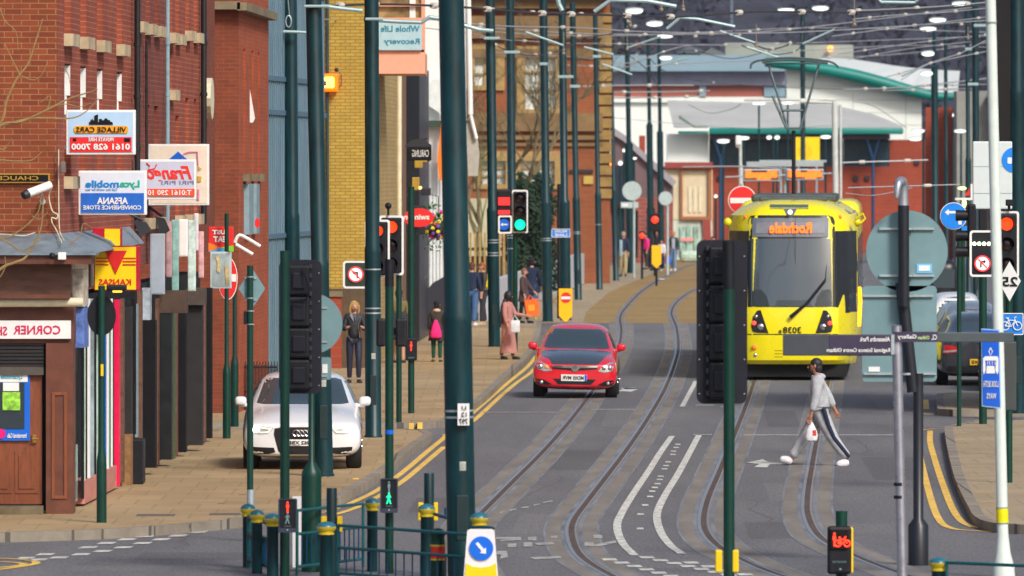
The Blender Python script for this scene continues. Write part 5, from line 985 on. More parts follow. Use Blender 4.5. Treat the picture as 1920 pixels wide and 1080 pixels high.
# round and square grey sign backs on it
b = MB(); b.prism(circ(X_(585, Yq), Z_(607, Yq), 57 * Yq / F, 44), Yq + .07, Yq + .08); b.build('round_back', GREYB, tp); b = MB(); q = RC(570, 712, 621, 670, Yq); b.prism(rr(*q, .03), Yq + .07, Yq + .08); b.build('square_back', GREYB, tp)
b = MB(); q = RC(604, 700, 614, 683, Yq); b.bx(q[0], q[2], Yq + .062, Yq + .069, q[1], q[3]); b.build('white_label', WHITE, tp); b = MB(); 
for yy in (576, 640, 704): q = RC(598, yy + 3, 613, yy, Yq); b.bx(q[0] - .1, q[2], Yq + .055, Yq + .0695, q[1], q[3])
b.build('rails', STEEL, tp)
def backboard(label, px, Y, left_hinge=True, mir=1):
 s = thing('traffic_light', label, 'traffic light', P((px[0] + px[2]) / 2, px[3], Y)); q = RC(*px, Y); BB = mat('board_charcoal', (.012, .013, .022), .5, var=.2, scale=4, spec=.3)
 b = MB(); b.prism(rr(*q, .08), Y, Y + .03); b.build('backing_board', BB, s); W_ = q[2] - q[0]; hgt = q[3] - q[1]; xa, xb_ = q[0] + W_ * .22, q[0] + W_ * .72
 if mir < 0: xa, xb_ = q[0] + W_ * .24, q[0] + W_ * .62
 n = 4; b = MB()
 for i in range(n):
  z0, z1 = q[1] + hgt * (.03 + .235 * i), q[1] + hgt * (.03 + .235 * i) + hgt * .225; b.rbx(xa, xb_, Y - .16, Y - .002, z0, z1, .025)
 b.build('housing', BLACK, s)
 for i in range(n):
  z0 = q[1] + hgt * (.03 + .235 * i); b = MB(); b.rbx(xa + .05, xb_ - .05, Y - .19, Y - .161, z0 + hgt * .05, z0 + hgt * .17, .012); b.build('rear_door', BB, s)
 b = MB()
 for i in range(14):
  z = q[1] + hgt * (.05 + .068 * i)
  for xx in (xa - .012, xb_ + .012): b.rbx(xx - .014, xx + .014, Y - .10, Y - .003, z, z + hgt * .03, .004)
 b.build('hinge_fins', mat('fin_grey', (.035, .038, .055), .4, .2), s); b = MB()
 for xx in (q[0] + .03, q[2] - .03):
  for k in range(5): b.ball((xx, Y - .003, q[1] + hgt * (.06 + .21 * k)), .008, 6, 4)
 b.build('screws', STEEL, s); b = MB(); zz = q[3] - hgt * .25; xx = xb_ - .03; b.path(smooth_line([(xx - .06, Y - .2, q[3] - .1), (xx + .02, Y - .28, zz + .12), (xx, Y - .28, zz - .06), (xx - .18, Y - .22, zz - .1)], 5), .012, 6); b.build('cable', BLACK, s, smooth=True)
 return s
backboard('black signal head seen from behind with a grey disc beside it, on the left', (523, 487, 603, 738), 97.9)
backboard('largest black signal board seen from behind, before the yellow tram', (1306, 450, 1401, 757), 92.0, mir=-1)
tp, Yq, _ = post('green post with two yellow push-button boxes, carrying the largest black signal board', 1367, 455, 1150, 91.6, 21, name='signal_post', zb=0); b = MB(); b.tube(P(1367, 542, Yq), P(1366, 452, Yq), 11.5 * Yq / F, n=18); b.build('cap_sleeve', BLACK, tp, smooth=True)
for a, c in ((1341, 1354), (1373, 1385)): b = MB(); q = RC(a, 1073, c, 1031, Yq); b.rbx(q[0], q[2], Yq - .05, Yq + .15, q[1], q[3], .015); b.build('push_button_box', YEL, tp)
# near-side unit, bottom right
Yq = 92.8; tp, Yq, _ = post('green post holding the cycle and walker red signal at the bottom right', 1578, 958, 1150, Yq, 22, name='signal_post', zb=0)
s = thing('pedestrian_signal', 'near-side box with glowing red man and red bicycle, yellow sides', 'traffic light', P(1573, 1078, Yq - .1)); q = RC(1551, 1076, 1596, 986, Yq - .1); b = MB(); b.rbx(q[0], q[2], Yq - .2, Yq - .1, q[1], q[3], .03); b.build('casing', BLACK, s); b = MB(); q2 = RC(1590, 1074, 1599, 987, Yq); b.rbx(q2[0], q2[2], Yq - .17, Yq - .06, q2[1], q2[3], .02); b.build('yellow_side', YEL, s)
b = MB(); b.rbx(q[0] + .03, q[2] - .04, Yq - .225, Yq - .2005, q[3] - .25, q[3] - .03, .008); b.build('display', mat('display_black', (.01, .005, .005), .15, var=0), s); b = MB(); walker(b, X_(1563, Yq), Z_(1010, Yq), .15, Yq - .232); b.build('red_man', GLOWR, s)
def bike(b, x, z, k, y, r=.012):
 for cx_ in (-.33, .33): b.path([(x + cx_ * k + .22 * k * math.cos(a), y, z - .12 * k + .22 * k * math.sin(a)) for a in [i * math.pi / 8 for i in range(17)]], r, 5)
 for l in (((-.33, -.12), (-.15, .18), (.2, .18), (.33, -.12)), ((-.15, .18), (.0, -.14), (.2, .18)), ((-.33, -.12), (0, -.14)), ((-.2, .3), (-.15, .18)), ((-.28, .3), (-.12, .3)), ((.2, .18), (.17, .33), (.28, .36))): b.path([(x + a * k, y, z + c * k) for a, c in l], r, 5)
b = MB(); bike(b, X_(1578, Yq), Z_(1014, Yq), .15, Yq - .232, .009); b.build('red_bicycle', GLOWR, s); b = MB(); q = RC(1560, 1054, 1585, 1050, Yq); b.text('PUSH BUTTON', q[0], q[1], q[2], q[3], Yq - .201); b.ball((X_(1574, Yq), Yq - .2, Z_(1066, Yq)), .014); b.build('lettering', GREYB, s)
# distant signals in the middle
s = thing('traffic_light', 'traffic signal showing green beside a hedge, with a blue arrow disc on its left', 'traffic light', P(975, 437, 205)); Yq = 205.; head(s, (960, 356, 990, 437), Yq, True, [RED_OFF, RED_OFF, GLOWG], rl=.125); b = MB(); b.tube(P(966, 437, Yq + .2), P(966, 660, Yq + .2), .06); b.build('mast', POLE2, s)
s = thing('traffic_light', 'red and white louvred signal behind the pole at the left of the green light', 'traffic light', P(945, 437, 207)); q = RC(931, 437, 962, 356, 207.); b = MB(); b.rbx(q[0], q[2], 207, 207.2, q[1], q[3], .03); b.build('casing', BLACK, s)
for a, c in ((370, 385), (394, 402)): b = MB(); q = RC(934, c, 956, a, 207.); b.bx(q[0], q[2], 206.96, 206.999, q[1], q[3]); b.build('red_panel', glow('red_panel', (1, .02, .02), .7, (.6, .02, .02)), s)
b = MB(); q = RC(934, 438, 960, 404, 207.); b.frame(rr(*q, .04), rr(q[0] + .04, q[1] + .04, q[2] - .04, q[3] - .04, .03), 206.9, 206.95); b.build('white_border', WHITE, s); b = MB(); b.prism(circ(X_(945, 207), Z_(421, 207), 10.5 * 207 / F), 206.94, 206.96); b.build('blue_disc', BLUE, s)
def arrow_l(b, x, z, k, y, ang=0):
 c_, s_ = math.cos(ang), math.sin(ang); pts = [(-.62, 0), (-.2, .36), (-.2, .13), (.62, .13), (.62, -.13), (-.2, -.13), (-.2, -.36)]
 b.prism([(x + (a * c_ - d * s_) * k, z + (a * s_ + d * c_) * k) for a, d in pts], y - .006, y)
b = MB(); arrow_l(b, X_(945, 207), Z_(421, 207), .13, 206.939); b.build('arrow', WHITE, s)
for lb, x, y, Yy_, pb in (('farthest red signal, a round red light between two thin poles', 1228, 412, 360, 510), ('small low red signal left of the farthest red light', 1204, 442, 350, 510)):
 s = thing('traffic_light', lb, 'traffic light', P(x, pb, Yy_)); b = MB(); q = RC(x - 9, y + 22, x + 9, y - 12, Yy_); b.rbx(q[0], q[2], Yy_, Yy_ + .2, q[1], q[3], .03) if y < 430 else b.rbx(X_(x - 5, Yy_), X_(x + 5, Yy_), Yy_, Yy_ + .2, Z_(y + 8, Yy_), Z_(y - 9, Yy_), .03)
 b.tube(P(x, y + 5, Yy_ + .25), (X_(x, Yy_), Yy_ + .25, KZ), .05); b.build('casing', BLACK, s); b = MB(); b.ball(P(x, y, Yy_ - .02), (.15, .05, .15) if y < 430 else (.1, .05, .12)); b.build('lens', GLOWR, s)
# yellow direction shields
for lb, px, Yy_, cut in (('yellow shield marker with a red no entry disc above the red car', (1048, 541, 1073, 605), 240., True), ('plain yellow shield marker among the far pedestrians', (1222, 460, 1240, 503), 338., False)):
 s = thing('hazard_marker', lb, 'sign', P((px[0] + px[2]) / 2, px[3], Yy_)); x0, x1_, y0, y1 = px[0], px[2], px[1], px[3]; sh = PP([(x0, y0), (x0, y1 - (y1 - y0) * .2), ((x0 + x1_) / 2, y1), (x1_, y1 - (y1 - y0) * .2), (x1_, y0)], Yy_)
 b = MB(); b.prism(sh, Yy_, Yy_ + .04); b.build('panel', mat('marker_yellow', (.95, .50, .0), .45, var=.04), s); b = MB(); b.tube((X_((x0 + x1_) / 2, Yy_), Yy_ + .1, .0), (X_((x0 + x1_) / 2, Yy_), Yy_ + .1, sh[0][1] - .1), .045); b.build('post', BLACK, s)
 if cut:
  b = MB(); b.prism(circ(X_(1061, Yy_), Z_(558, Yy_), 10 * Yy_ / F), Yy_ - .012, Yy_ - .002); b.build('disc', RED, s); b = MB(); q = RC(1052, 561, 1070, 556, Yy_); b.bx(q[0], q[2], Yy_ - .02, Yy_ - .0125, q[1], q[3]); b.build('bar', WHITE, s)
tp, Yq, _ = post('black signal post behind the yellow no entry marker with a tall narrow head', 1048, 345, 603, 258., 7, m=BLACK, name='signal_post'); b = MB(); q = RC(1044, 425, 1052, 390, Yq - .15); b.rbx(q[0], q[2], Yq - .2, Yq - .06, q[1], q[3], .02); b.build('head', BLACK, tp)
s = thing('street_sign', 'small blue sign with two lines of white text on a far pole', 'sign', P(1051, 445, 250.)); q = RC(1034, 445, 1069, 429, 250.); b = MB(); b.bx(q[0], q[2], 250, 250.04, q[1], q[3]); b.build('panel', mat('sign_azure', (.02, .22, .75), .4), s); b = MB(); b.frame(rr(*q, .03), rr(q[0] + .014, q[1] + .014, q[2] - .014, q[3] - .014, .02), 249.985, 249.998); b.build('white_border', WHITE, s); words(s, 'MILLERS', (1040, 431, 1063, 436), 250., WHITE, .02); words(s, 'LANE', (1040, 438, 1063, 443), 250., WHITE, .02)
for lb, px, py, r, Y in (('round grey sign back on a far pole above the brick wall', 1185, 358, 18, 362.), ('round grey sign back half hidden by a far pole', 1248, 372, 13, 372.)):
 b = MB(); b.prism(circ(X_(px, Y), Z_(py, Y), r * Y / F, 32), Y + .2, Y + .23); b.tube((X_(px + 4, Y), Y + .3, 0), (X_(px + 4, Y), Y + .3, Z_(py - r * .6, Y)), .05); o = b.build('round_sign', mat('sign_back_pale', (.45, .55, .56), .5, .1), loc=(X_(px, Y), Y, 0)); tag(o, lb, 'sign')
s = thing('street_sign', 'pale rectangular sign below the far round sign back', 'sign', P(1183, 384, 365)); b = MB(); q = RC(1164, 390, 1197, 379, 365.); b.bx(q[0], q[2], 365.3, 365.35, q[1], q[3]); b.build('panel', MT['sign_back_pale'], s); b = MB(); q = RC(1166, 388, 1178, 382, 365.); b.bx(q[0], q[2], 365.27, 365.299, q[1], q[3]); b.build('label', WHITE, s)
# no entry disc behind the tram
Yq = 215.; s = thing('no_entry_sign', 'red round no entry sign with white bar, left of the tram roof', 'sign', P(1391, 400, Yq)); x, z = X_(1391.5, Yq), Z_(375, Yq); b = MB(); b.prism(circ(x, z, 26.5 * Yq / F, 44), Yq, Yq + .02); b.build('rim', WHITE, s); b = MB(); b.prism(circ(x, z, 25 * Yq / F, 44), Yq - .01, Yq - .001); b.build('disc', RED, s); b = MB(); q = RC(1369, 381, 1415, 371, Yq); b.bx(q[0], q[2], Yq - .018, Yq - .0105, q[1], q[3]); b.build('bar', WHITE, s)
b = MB(); b.tube((x, Yq + .06, 0), (x, Yq + .06, Z_(345, Yq)), .045); b.build('post', STEEL, s)
# white posts, gantry, orange displays, yellow board
for lb, a, c, y0, y1, Yy_, wd in (('slim white post with a camera dome left of the orange displays', 1388, 1390, 262, 700, 380., 6), ('thick pale post right of the yellow board', 1565, 1569, 190, 700, 330., 11), ('second pale post close behind the thick one', 1576, 1577, 196, 700, 345., 5)):
 s = thing('white_post', lb, 'post', (X_(c, Yy_), Yy_, 0)); b = MB(); b.tube((X_(c, Yy_), Yy_, 0), P(a, y0, Yy_), wd * Yy_ / F / 2); b.build('shaft', mat('post_offwhite', (.55, .58, .56), .5), s, smooth=True)
 if wd == 6: b = MB(); b.rbx(X_(1379, Yy_), X_(1390, Yy_), Yy_ - .2, Yy_ + .1, Z_(272, Yy_), Z_(254, Yy_), .05); b.ball(P(1384, 273, Yy_), .11); b.build('camera_dome', WHITE, s); b = MB(); b.tube((X_(1389, Yy_), Yy_, Z_(360, Yy_)), (X_(1389, Yy_), Yy_, Z_(310, Yy_)), .1); b.build('sleeve', MT['post_offwhite'], s)
 if wd == 11: b = MB(); b.tube(P(1395, 187, Yy_), P(1566, 187, Yy_), .05); b.tube(P(1500, 190, Yy_), P(1566, 193, Yy_), .09, .05); b.build('boom', MT['post_offwhite'], s, smooth=True)
Yq = 350.; s = thing('display_gantry', 'gantry with two glowing orange information displays above the tram', 'gantry', P(1468, 420, Yq)); b = MB(); q = RC(1400, 312, 1544, 303, Yq); b.bx(q[0], q[2], Yq, Yq + .5, q[1], q[3]); q = RC(1424, 304, 1550, 300, Yq); b.bx(q[0], q[2], Yq + .05, Yq + .4, q[1], q[3])
for xx in (1464, 1472): b.tube((X_(xx, Yq), Yq + .2, 0), P(xx, 305, Yq + .2), .06)
b.tube(P(1360, 332, Yq), P(1560, 325, Yq), .03); b.build('frame', STEEL, s)
for a, c, yy in ((1394, 1462, 340), (1474, 1544, 338)):
 q = RC(a, yy, c, 317, Yq - .1); b = MB(); b.rbx(q[0], q[2], Yq - .1, Yq + .2, q[1], q[3], .03); pn = b.build('display', STEEL, s); b = MB(); b.bx(q[0] + .05, q[2] - .05, Yq - .11, Yq - .101, q[1] + .07, q[3] - .05); b.build('screen', mat('screen_brown', (.06, .03, .01), .3), pn)
 rnd = random.Random(a); b = MB(); nr = 5
 for r_ in range(nr):
  z1 = q[3] - .07 - (q[3] - q[1] - .14) * r_ / nr; x = q[0] + .08 + (.0 if r_ != 0 else .0)
  while x < q[2] - .12:
   l = .12 + rnd.random() * .3
   gap = (r_ == 0 and .22 < (x - q[0]) / (q[2] - q[0]) < .5) or (r_ == nr - 1 and ((x - q[0]) / (q[2] - q[0]) < .3 or (x - q[0]) / (q[2] - q[0]) > .68))
   if not gap: b.bx(x, min(x + l, q[2] - .07), Yq - .125, Yq - .1105, z1 - (q[3] - q[1]) / nr * .74, z1)
   x += l + .02
 b.build('led_text', GLOWO, pn)
Yq = 455.; s = thing('yellow_board', 'yellow board with a lattice diamond logo under the teal eave', 'sign', P(1513, 302, Yq)); q = RC(1492, 301, 1537, 257, Yq); b = MB(); b.bx(q[0], q[2], Yq, Yq + .2, q[1], q[3]); b.build('panel', mat('board_yellow', (.92, .66, .0), .45, var=.04), s); b = MB()
for i in range(6):
 for j in range(6):
  if 0 < i + j < 10 and abs(i - j) < 5: cx_, cz_ = X_(1509, Yq) + (i - j) * .085, Z_(284, Yq) + (i + j - 5) * .09; b.prism([(cx_ - .04, cz_), (cx_, cz_ - .04), (cx_ + .04, cz_), (cx_, cz_ + .04)], Yq - .02, Yq - .001)
b.build('lattice_logo', mat('logo_olive', (.5, .35, .0), .5), s)
b = MB(); b.tube(P(1497, 480, Yq + .4), P(1497, 300, Yq + .4), .06); b.tube(P(1531, 480, Yq + .4), P(1531, 300, Yq + .4), .06); b.build('legs', STEEL, s)
# ---------- lamps: glowing heads on arms
def lamp(label, px, py, Y, w=38, h=9, ppx=None, apx=None):
 m = None; ppx = ppx or (None if apx else px)
 s = thing('street_lamp', label, 'street lamp', (X_(ppx or px, Y), Y, 0), 'lit street lamps'); L_ = w * Y / F / 2; hh = h * Y / F / 2
 x, z = X_(px, Y), Z_(py, Y); b = MB(); b.ball((x, Y, z + hh * .5), (L_, .16, hh * .9), 16, 8); b.build('hood', mat('lamp_hood', (.5, .56, .56), .4), s, smooth=True)
 b = MB(); b.ball((x, Y - .03, z), (L_ * .9, .16, hh), 16, 8); b.build('lens', m or glow('lamp_lens', (.93, 1, .96), 1.3, (.6, .6, .6)), s, smooth=True)
 if ppx: b = MB(); b.tube((X_(ppx, Y), Y, 0), (X_(ppx, Y), Y, z), .06, .05); b.tube((X_(ppx, Y), Y, z), (x, Y, z + hh * .3), .03); b.build('column', POLE, s, smooth=True)
 else: b = MB(); b.tube((x, Y, z), (X_(apx, Y), Y, z + .12), .03); b.build('arm', POLE, s, smooth=True)
for a in (('lit lamp at the top, left of the pale bracket, by the thin poles', 1189, 21, 345, 36, 10, None, 1147), ('lit lamp second from the top over the thin poles', 1227, 45, 370, 34, 9, None, 1177), ('lit lamp third from the top over the thin poles', 1247, 68, 385, 32, 7, None, 1217), ('lit lamp against the blue shed roof beside the thin poles', 1248, 109, 389, 26, 7, None, 1237),
          ('lit lamp on the dark hill, left of two above the tram', 1474, 19, 420, 34, 6, None, 1505), ('lit lamp on the dark hill, directly above the tram', 1538, 16, 420, 34, 8, None, 1505)): lamp(*a)
for a in (('lit lamp topmost near the white post', 1802, 8, 300, 38, 9, 1814), ('lit lamp above the slim pole at the teal roof end', 1758, 38, 345, 34, 8, None, 1773), ('lit lamp topping the first pole at the teal roof end', 1740, 55, 330, 34, 8, None, 1752), ('lit lamp against the dark hill below the pair of top lamps', 1740, 101, 330, 27, 9, None, 1752), ('lit lamp at the end of the teal verge', 1738, 138, 330, 27, 8, None, 1753),
          ('far lit lamp low over the brick wall, upper of a pair', 1722, 246, 440, 26, 6, 1732), ('far lit lamp low over the brick wall, lower of a pair', 1716, 261, 430, 26, 6, 1731), ('far twin lamp right of the teal roof end', 1784, 216, 440, 14, 6, 1787), ('far twin lamp close to the pole over the brick wall', 1766, 252, 430, 14, 6, None), ('far lamp right of the pole over the orange wall', 1800, 246, 410, 24, 6, 1802),
          ('lit lamp under the teal eave, leftmost', 1356, 265, 440, 26, 7, None), ('lit lamp on the camera post', 1394, 259, 441, 24, 6, None), ('left lamp of the twin post under the teal eave', 1442, 258, 445, 11, 7, 1450), ('right lamp of the twin post under the teal eave', 1457, 258, 446, 11, 7, None), ('lit lamp right of the yellow board', 1548, 257, 446, 22, 6, None), ('faint long lamp on the grey roof', 1423, 194, 452, 27, 5, None), ('second faint long lamp on the grey roof', 1477, 193, 452, 26, 5, None),
          ('small bright lamp under the lilac gable roof', 1163, 306, 400, 9, 8, None), ('tiny bright lamp on the lilac gable roof', 1170, 282, 401, 7, 6, None), ('flat lamp beside the thin poles on the lilac gable', 1189, 297, 402, 11, 4, None), ('small white lamp left of the no entry disc', 1342, 368, 402, 7, 6, None)):
 lamp(*a)
# ---------- right-hand signal group
Yq = 118.; tp, Yq, _ = post('dark green signal post on the near right island', 1892, 500, 905, None, 13, name='signal_post')
tp2, Y2, _ = post('dark green signal post behind the white post with lights facing both ways', 1843, 380, 795, None, 15, name='signal_post')
b = MB(); b.rbx(X_(1835, Y2), X_(1850, Y2), Y2 - .08, Y2 + .08, Z_(470, Y2), Z_(366, Y2), .02); b.build('terminal_box', BLACK, tp2)
s = thing('traffic_light', 'large signal showing red beside the tall white post', 'traffic light', P(1888, 516, 122.8)); Yq = 122.8; head(s, (1863, 396, 1911, 520), Yq, True, [GLOWA, RED_OFF, RED_OFF]); b = MB(); b.tube(P(1892, 396, Yq), P(1892, 384, Yq), .02); q = RC(1886, 386, 1900, 374, Yq); b.rbx(q[0], q[2], Yq - .08, Yq + .08, q[1], q[3], .01); b.build('detector', BLACK, s)
s = thing('turn_sign', 'black signal box with four white dots over a lit no-turn roundel', 'sign', P(1844, 518, 122.)); Yq = 122.; q = RC(1818, 519, 1872, 432, Yq); b = MB(); b.rbx(q[0], q[2], Yq, Yq + .15, q[1], q[3], .03); b.build('casing', BLACK, s); e = .03; b = MB(); b.frame(rr(*q, .05), rr(q[0] + e, q[1] + e, q[2] - e, q[3] - e, .03), Yq - .012, Yq - .002); b.build('white_border', WHITE, s)
b = MB(); 
for xx in (1827, 1836, 1845, 1854): b.ball(P(xx, 457, Yq - .02), .026)
b.build('white_dots', glow('dot_white', (.9, 1, .6), 5), s); noturn(s, 1842, 494, 15, Yq, True)
s = thing('traffic_light', 'dark signal seen side-on with hoods pointing left, above the no-turn box', 'traffic light', P(1822, 480, 124.)); Yq = 124.; b = MB(); q = RC(1815, 432, 1830, 382, Yq); b.rbx(q[0], q[2], Yq, Yq + .3, q[1] - .35, q[3], .03); b.build('housing', BLACK, s)
for yy in (404, 442, 472): b = MB(); b.tube(P(1818, yy, Yq + .1), P(1792, yy, Yq + .1), 9.5 * Yq / F, 10.5 * Yq / F, n=18); b.build('visor', BLACK, s, smooth=True)
s = thing('direction_disc', 'blue round sign with a white arrow pointing left behind the side-on signal', 'sign', P(1789, 430, 150.)); Yq = 150.; x, z = X_(1788, Yq), Z_(405, Yq); b = MB(); b.prism(circ(x, z, 25.5 * Yq / F, 44), Yq, Yq + .02); b.build('rim', WHITE, s); b = MB(); b.prism(circ(x, z, 24.3 * Yq / F, 44), Yq - .01, Yq - .001); b.build('disc', mat('disc_azure', (.0, .22, .80), .4), s); b = MB(); arrow_l(b, X_(1782, Yq), Z_(398, Yq), .16, Yq - .0105); q = RC(1797, 421, 1803, 412, Yq); b.bx(q[0], q[2], Yq - .016, Yq - .0105, q[1], q[3]); b.build('arrow', WHITE, s); b = MB(); b.tube((x + .1, Yq + .06, 0), (x + .1, Yq + .06, z + .2), .04); b.build('post', POLE2, s)
b = MB(); q = RC(1803, 437, 1819, 424, Yq); b.bx(q[0], q[2], Yq - .03, Yq - .02, q[1], q[3]); b.build('blue_plate', MT['disc_azure'], s)
s = thing('information_board', 'large white board with part of a blue disc, behind the tall white post', 'sign', P(1860, 392, 135.)); Yq = 135.; q = RC(1824, 392, 1898, 265, Yq); b = MB(); b.rbx(q[0], q[2], Yq, Yq + .06, q[1], q[3], .02); b.build('panel', mat('board_white', (.60, .68, .70), .5, var=.04), s); b = MB(); x, z = X_(1902, Yq), Z_(300, Yq)
pts = [(x + .20 * math.cos(a), z + .20 * math.sin(a)) for a in [R(100 + 160 * i / 20) for i in range(21)]]; b.prism([(min(p[0], q[2]), p[1]) for p in pts], Yq - .012, Yq - .002); b.build('blue_disc', MT['disc_azure'], s); b = MB(); r2 = RC(1889, 307, 1897, 295, Yq); b.prism(rr(*r2, .015), Yq - .02, Yq - .0125); b.build('van_symbol', WHITE, s); b = MB()
for yy in (312, 362): r2 = RC(1824, yy + .8, 1898, yy, Yq); b.bx(r2[0], r2[2], Yq - .004, Yq - .001, r2[1], r2[3])
b.build('panel_joint', GREYB, s); b = MB(); b.tube((X_(1880, Yq), Yq + .12, 0), (X_(1880, Yq), Yq + .12, q[3]), .05); b.build('post', POLE2, s)
s = thing('speed_sign', 'white diamond sign with mirrored number 25', 'sign', P(1892, 565, 122.4)); Yq = 122.4; b = MB(); b.prism(PP([(1893, 490), (1914, 527), (1893, 565), (1872, 527)], Yq), Yq, Yq + .02); b.build('panel', mat('diamond_white', (.7, .74, .76), .4, var=.03), s); words(s, '25', (1879, 519, 1908, 537), Yq, BLK, .02)
s = thing('cycle_sign', 'blue sign with a white bicycle symbol', 'sign', P(1895, 628, 122.4)); q = RC(1874, 628, 1919, 587, 122.4); b = MB(); b.bx(q[0], q[2], 122.4, 122.42, q[1], q[3]); b.build('panel', mat('cycle_blue', (.0, .20, .72), .4, var=.04), s); b = MB(); b.frame(rr(*q, .02), rr(q[0] + .012, q[1] + .012, q[2] - .012, q[3] - .012, .015), 122.39, 122.398); bike(b, X_(1896, 122.4), Z_(607, 122.4), .27, 122.38, .0075); b.build('white_bicycle', WHITE, s)
# ---------- tall white post and the tram warning sign
Yq = 97.; s = thing('white_post', 'tall white post with a yellow band and flared foot', 'post', (X_(1883, Yq), Yq, 0)); top = P(1856, -60, Yq); base = Vector((X_(1882, Yq), Yq, 0)); k = Yq / F; b = MB(); d = (top - base); L_ = d.length
b.lathe(base, [(.13, 0), (.125, .12), (.085, .28), (10.5 * k, .5), (10.3 * k, L_ * .55), (9.8 * k, L_ * .8), (9.8 * k, L_ * .801), (9.8 * k, L_)], 24, top=top); b.build('shaft', mat('post_white', (.66, .74, .70), .4, var=.06), s, smooth=True)
def on_axis(z): return base + d * ((z) / d.z)
b = MB(); b.tube(on_axis(Z_(981, Yq)), on_axis(Z_(952, Yq)), 11.2 * k, n=24); b.build('yellow_band', mat('band_yellow', (.85, .75, .0), .4), s, smooth=True); b = MB(); 
for yy in (981, 952, 42): b.tube(on_axis(Z_(yy, Yq) - .008), on_axis(Z_(yy, Yq) + .008), 11.5 * k, n=24)
b.build('collar_line', mat('collar_grey', (.25, .3, .28), .5), s, smooth=True)
s = thing('tram_warning_sign', 'tall blue sign with a tram symbol and mirrored LOOK BOTH WAYS', 'sign', P(1858, 765, 96.7)); Yq = 96.7; q = RC(1838, 766, 1876, 616, Yq); b = MB(); b.prism(PP([(1840, 616), (1874, 618), (1877, 766), (1841, 762)], Yq), Yq, Yq + .03); b.build('rim', mat('rim_pale_blue', (.3, .5, .8), .4), s); b = MB(); b.prism(PP([(1841, 618), (1872, 620), (1875, 763), (1843, 759)], Yq), Yq - .008, Yq - .001); b.build('panel', mat('tram_sign_blue', (.0, .10, .62), .4, var=.05), s)
b = MB(); yy = Yq - .009; b.path([P(1857, 652, yy), P(1854, 659, yy), P(1857, 667, yy), P(1861, 659, yy), P(1857, 652, yy)], .006, 5)
for pl in ([(1843, 672), (1847, 668), (1870, 668), (1872, 672), (1872, 676), (1843, 676)], [(1843, 676), (1847, 676), (1848, 694), (1845, 702), (1843, 697)], [(1872, 676), (1868, 676), (1866, 694), (1870, 702), (1872, 697)], [(1850, 686), (1864, 686), (1866, 700), (1849, 700)]): b.prism(PP(pl, Yq), yy - .006, yy)
for xx in (1851, 1855, 1860, 1865): r2 = RC(xx, 684, xx + 1, 677, Yq); b.bx(r2[0], r2[2], yy - .005, yy, r2[1], r2[3])
b.build('tram_symbol', WHITE, s); words(s, 'LOOK BOTH', (1844, 714, 1872, 726), Yq, WHITE, .01, y=yy + .002); words(s, 'WAYS', (1850, 737, 1868, 748), Yq, WHITE, .01, y=yy + .002)
b = MB(); q = RC(1880, 770, 1905, 640, 97.4); b.rbx(q[0], q[2], 97.3, 97.4, q[1], q[3], .015); o = b.build('grey_panel', mat('panel_dark_grey', (.05, .06, .06), .5), loc=P(1890, 770, 97.3)); tag(o, 'dark grey panel back hanging right of the blue tram sign', 'sign')
# ---------- sign backs and finger post
Yq = 100.; s = thing('lamp_column', 'black column with a hooked lamp, grey disc and grey rectangle seen from behind', 'post', (X_(1722, Yq), Yq, 0)); b = MB(); b.lathe((X_(1722, Yq), Yq, 0), [(.12, 0), (.12, Z_(985, Yq)), (.06, Z_(972, Yq)), (.06, Z_(700, Yq))], 20, top=(X_(1721, Yq), Yq, 9)); b.tube(P(1712, 735, Yq), P(1690, 530, Yq), 11.5 * Yq / F, n=18); b.build('column', mat('column_black', (.012, .014, .022), .35, var=.1), s, smooth=True)
b = MB(); b.tube(P(1695, 575, Yq - .1), P(1694, 385, Yq - .1), 10.5 * Yq / F, n=18); b.build('upper_tube', MT['column_black'], s, smooth=True); b = MB(); b.path(smooth_line([P(1694, 386, Yq - .1), P(1693, 350, Yq - .1), P(1690, 340, Yq - .15), P(1684, 345, Yq - .25), P(1681, 372, Yq - .3)], 5), [.062, .06, .06, .06, .06, .06, .06, .06, .06, .06, .058, .056, .054, .052, .05, .048, .045, .04, .035, .03, .02], 14); b.build('hooked_lamp', mat('lamp_silver', (.45, .48, .55), .25, .7), s, smooth=True)
b = MB(); b.prism(circ(X_(1701, Yq), Z_(471, Yq), 76.5 * Yq / F, 56), Yq + .07, Yq + .09); b.build('round_back', GREYB, s); q = RC(1617, 716, 1757, 536, Yq); b = MB(); b.prism(rr(*q, .05), Yq + .07, Yq + .09); b.build('square_back', GREYB, s)
b = MB()
for yy, a, c in ((427, 1649, 1752), (515, 1649, 1752), (553, 1618, 1750), (699, 1620, 1755)): q = RC(a, yy + 4, c, yy, Yq); b.bx(q[0], q[2], Yq + .03, Yq + .069, q[1], q[3]); b.tube(P(1700, yy, Yq), P(1700, yy + 4, Yq), .085, n=16)
b.build('rails', STEEL, s); b = MB(); q = RC(1719, 512, 1748, 495, Yq); b.bx(q[0], q[2], Yq + .058, Yq + .068, q[1], q[3]); b.build('sticker', mat('sticker_blue', (.15, .5, .85), .4), s); b = MB(); q = RC(1723, 508, 1744, 498, Yq); b.bx(q[0], q[2], Yq + .05, Yq + .0575, q[1], q[3]); q = RC(1629, 697, 1650, 688, Yq); b.bx(q[0], q[2], Yq + .058, Yq + .068, q[1], q[3]); b.build('label', WHITE, s)
Yf = 96.; s = thing('finger_post', 'silver finger post with dark arms naming Alexandra Park and Regional Science Centre', 'signpost', (X_(1692, Yf), Yf, 0)); b = MB(); b.tube((X_(1692, Yf), Yf, 0), P(1681, 612, Yf), 9.5 * Yf / F, n=22); b.ball(P(1681, 611, Yf), (9.3 * Yf / F,) * 2 + (.012,)); b.build('post', mat('brushed_steel', (.55, .56, .66), .28, .85), s, smooth=True)
b = MB(); 
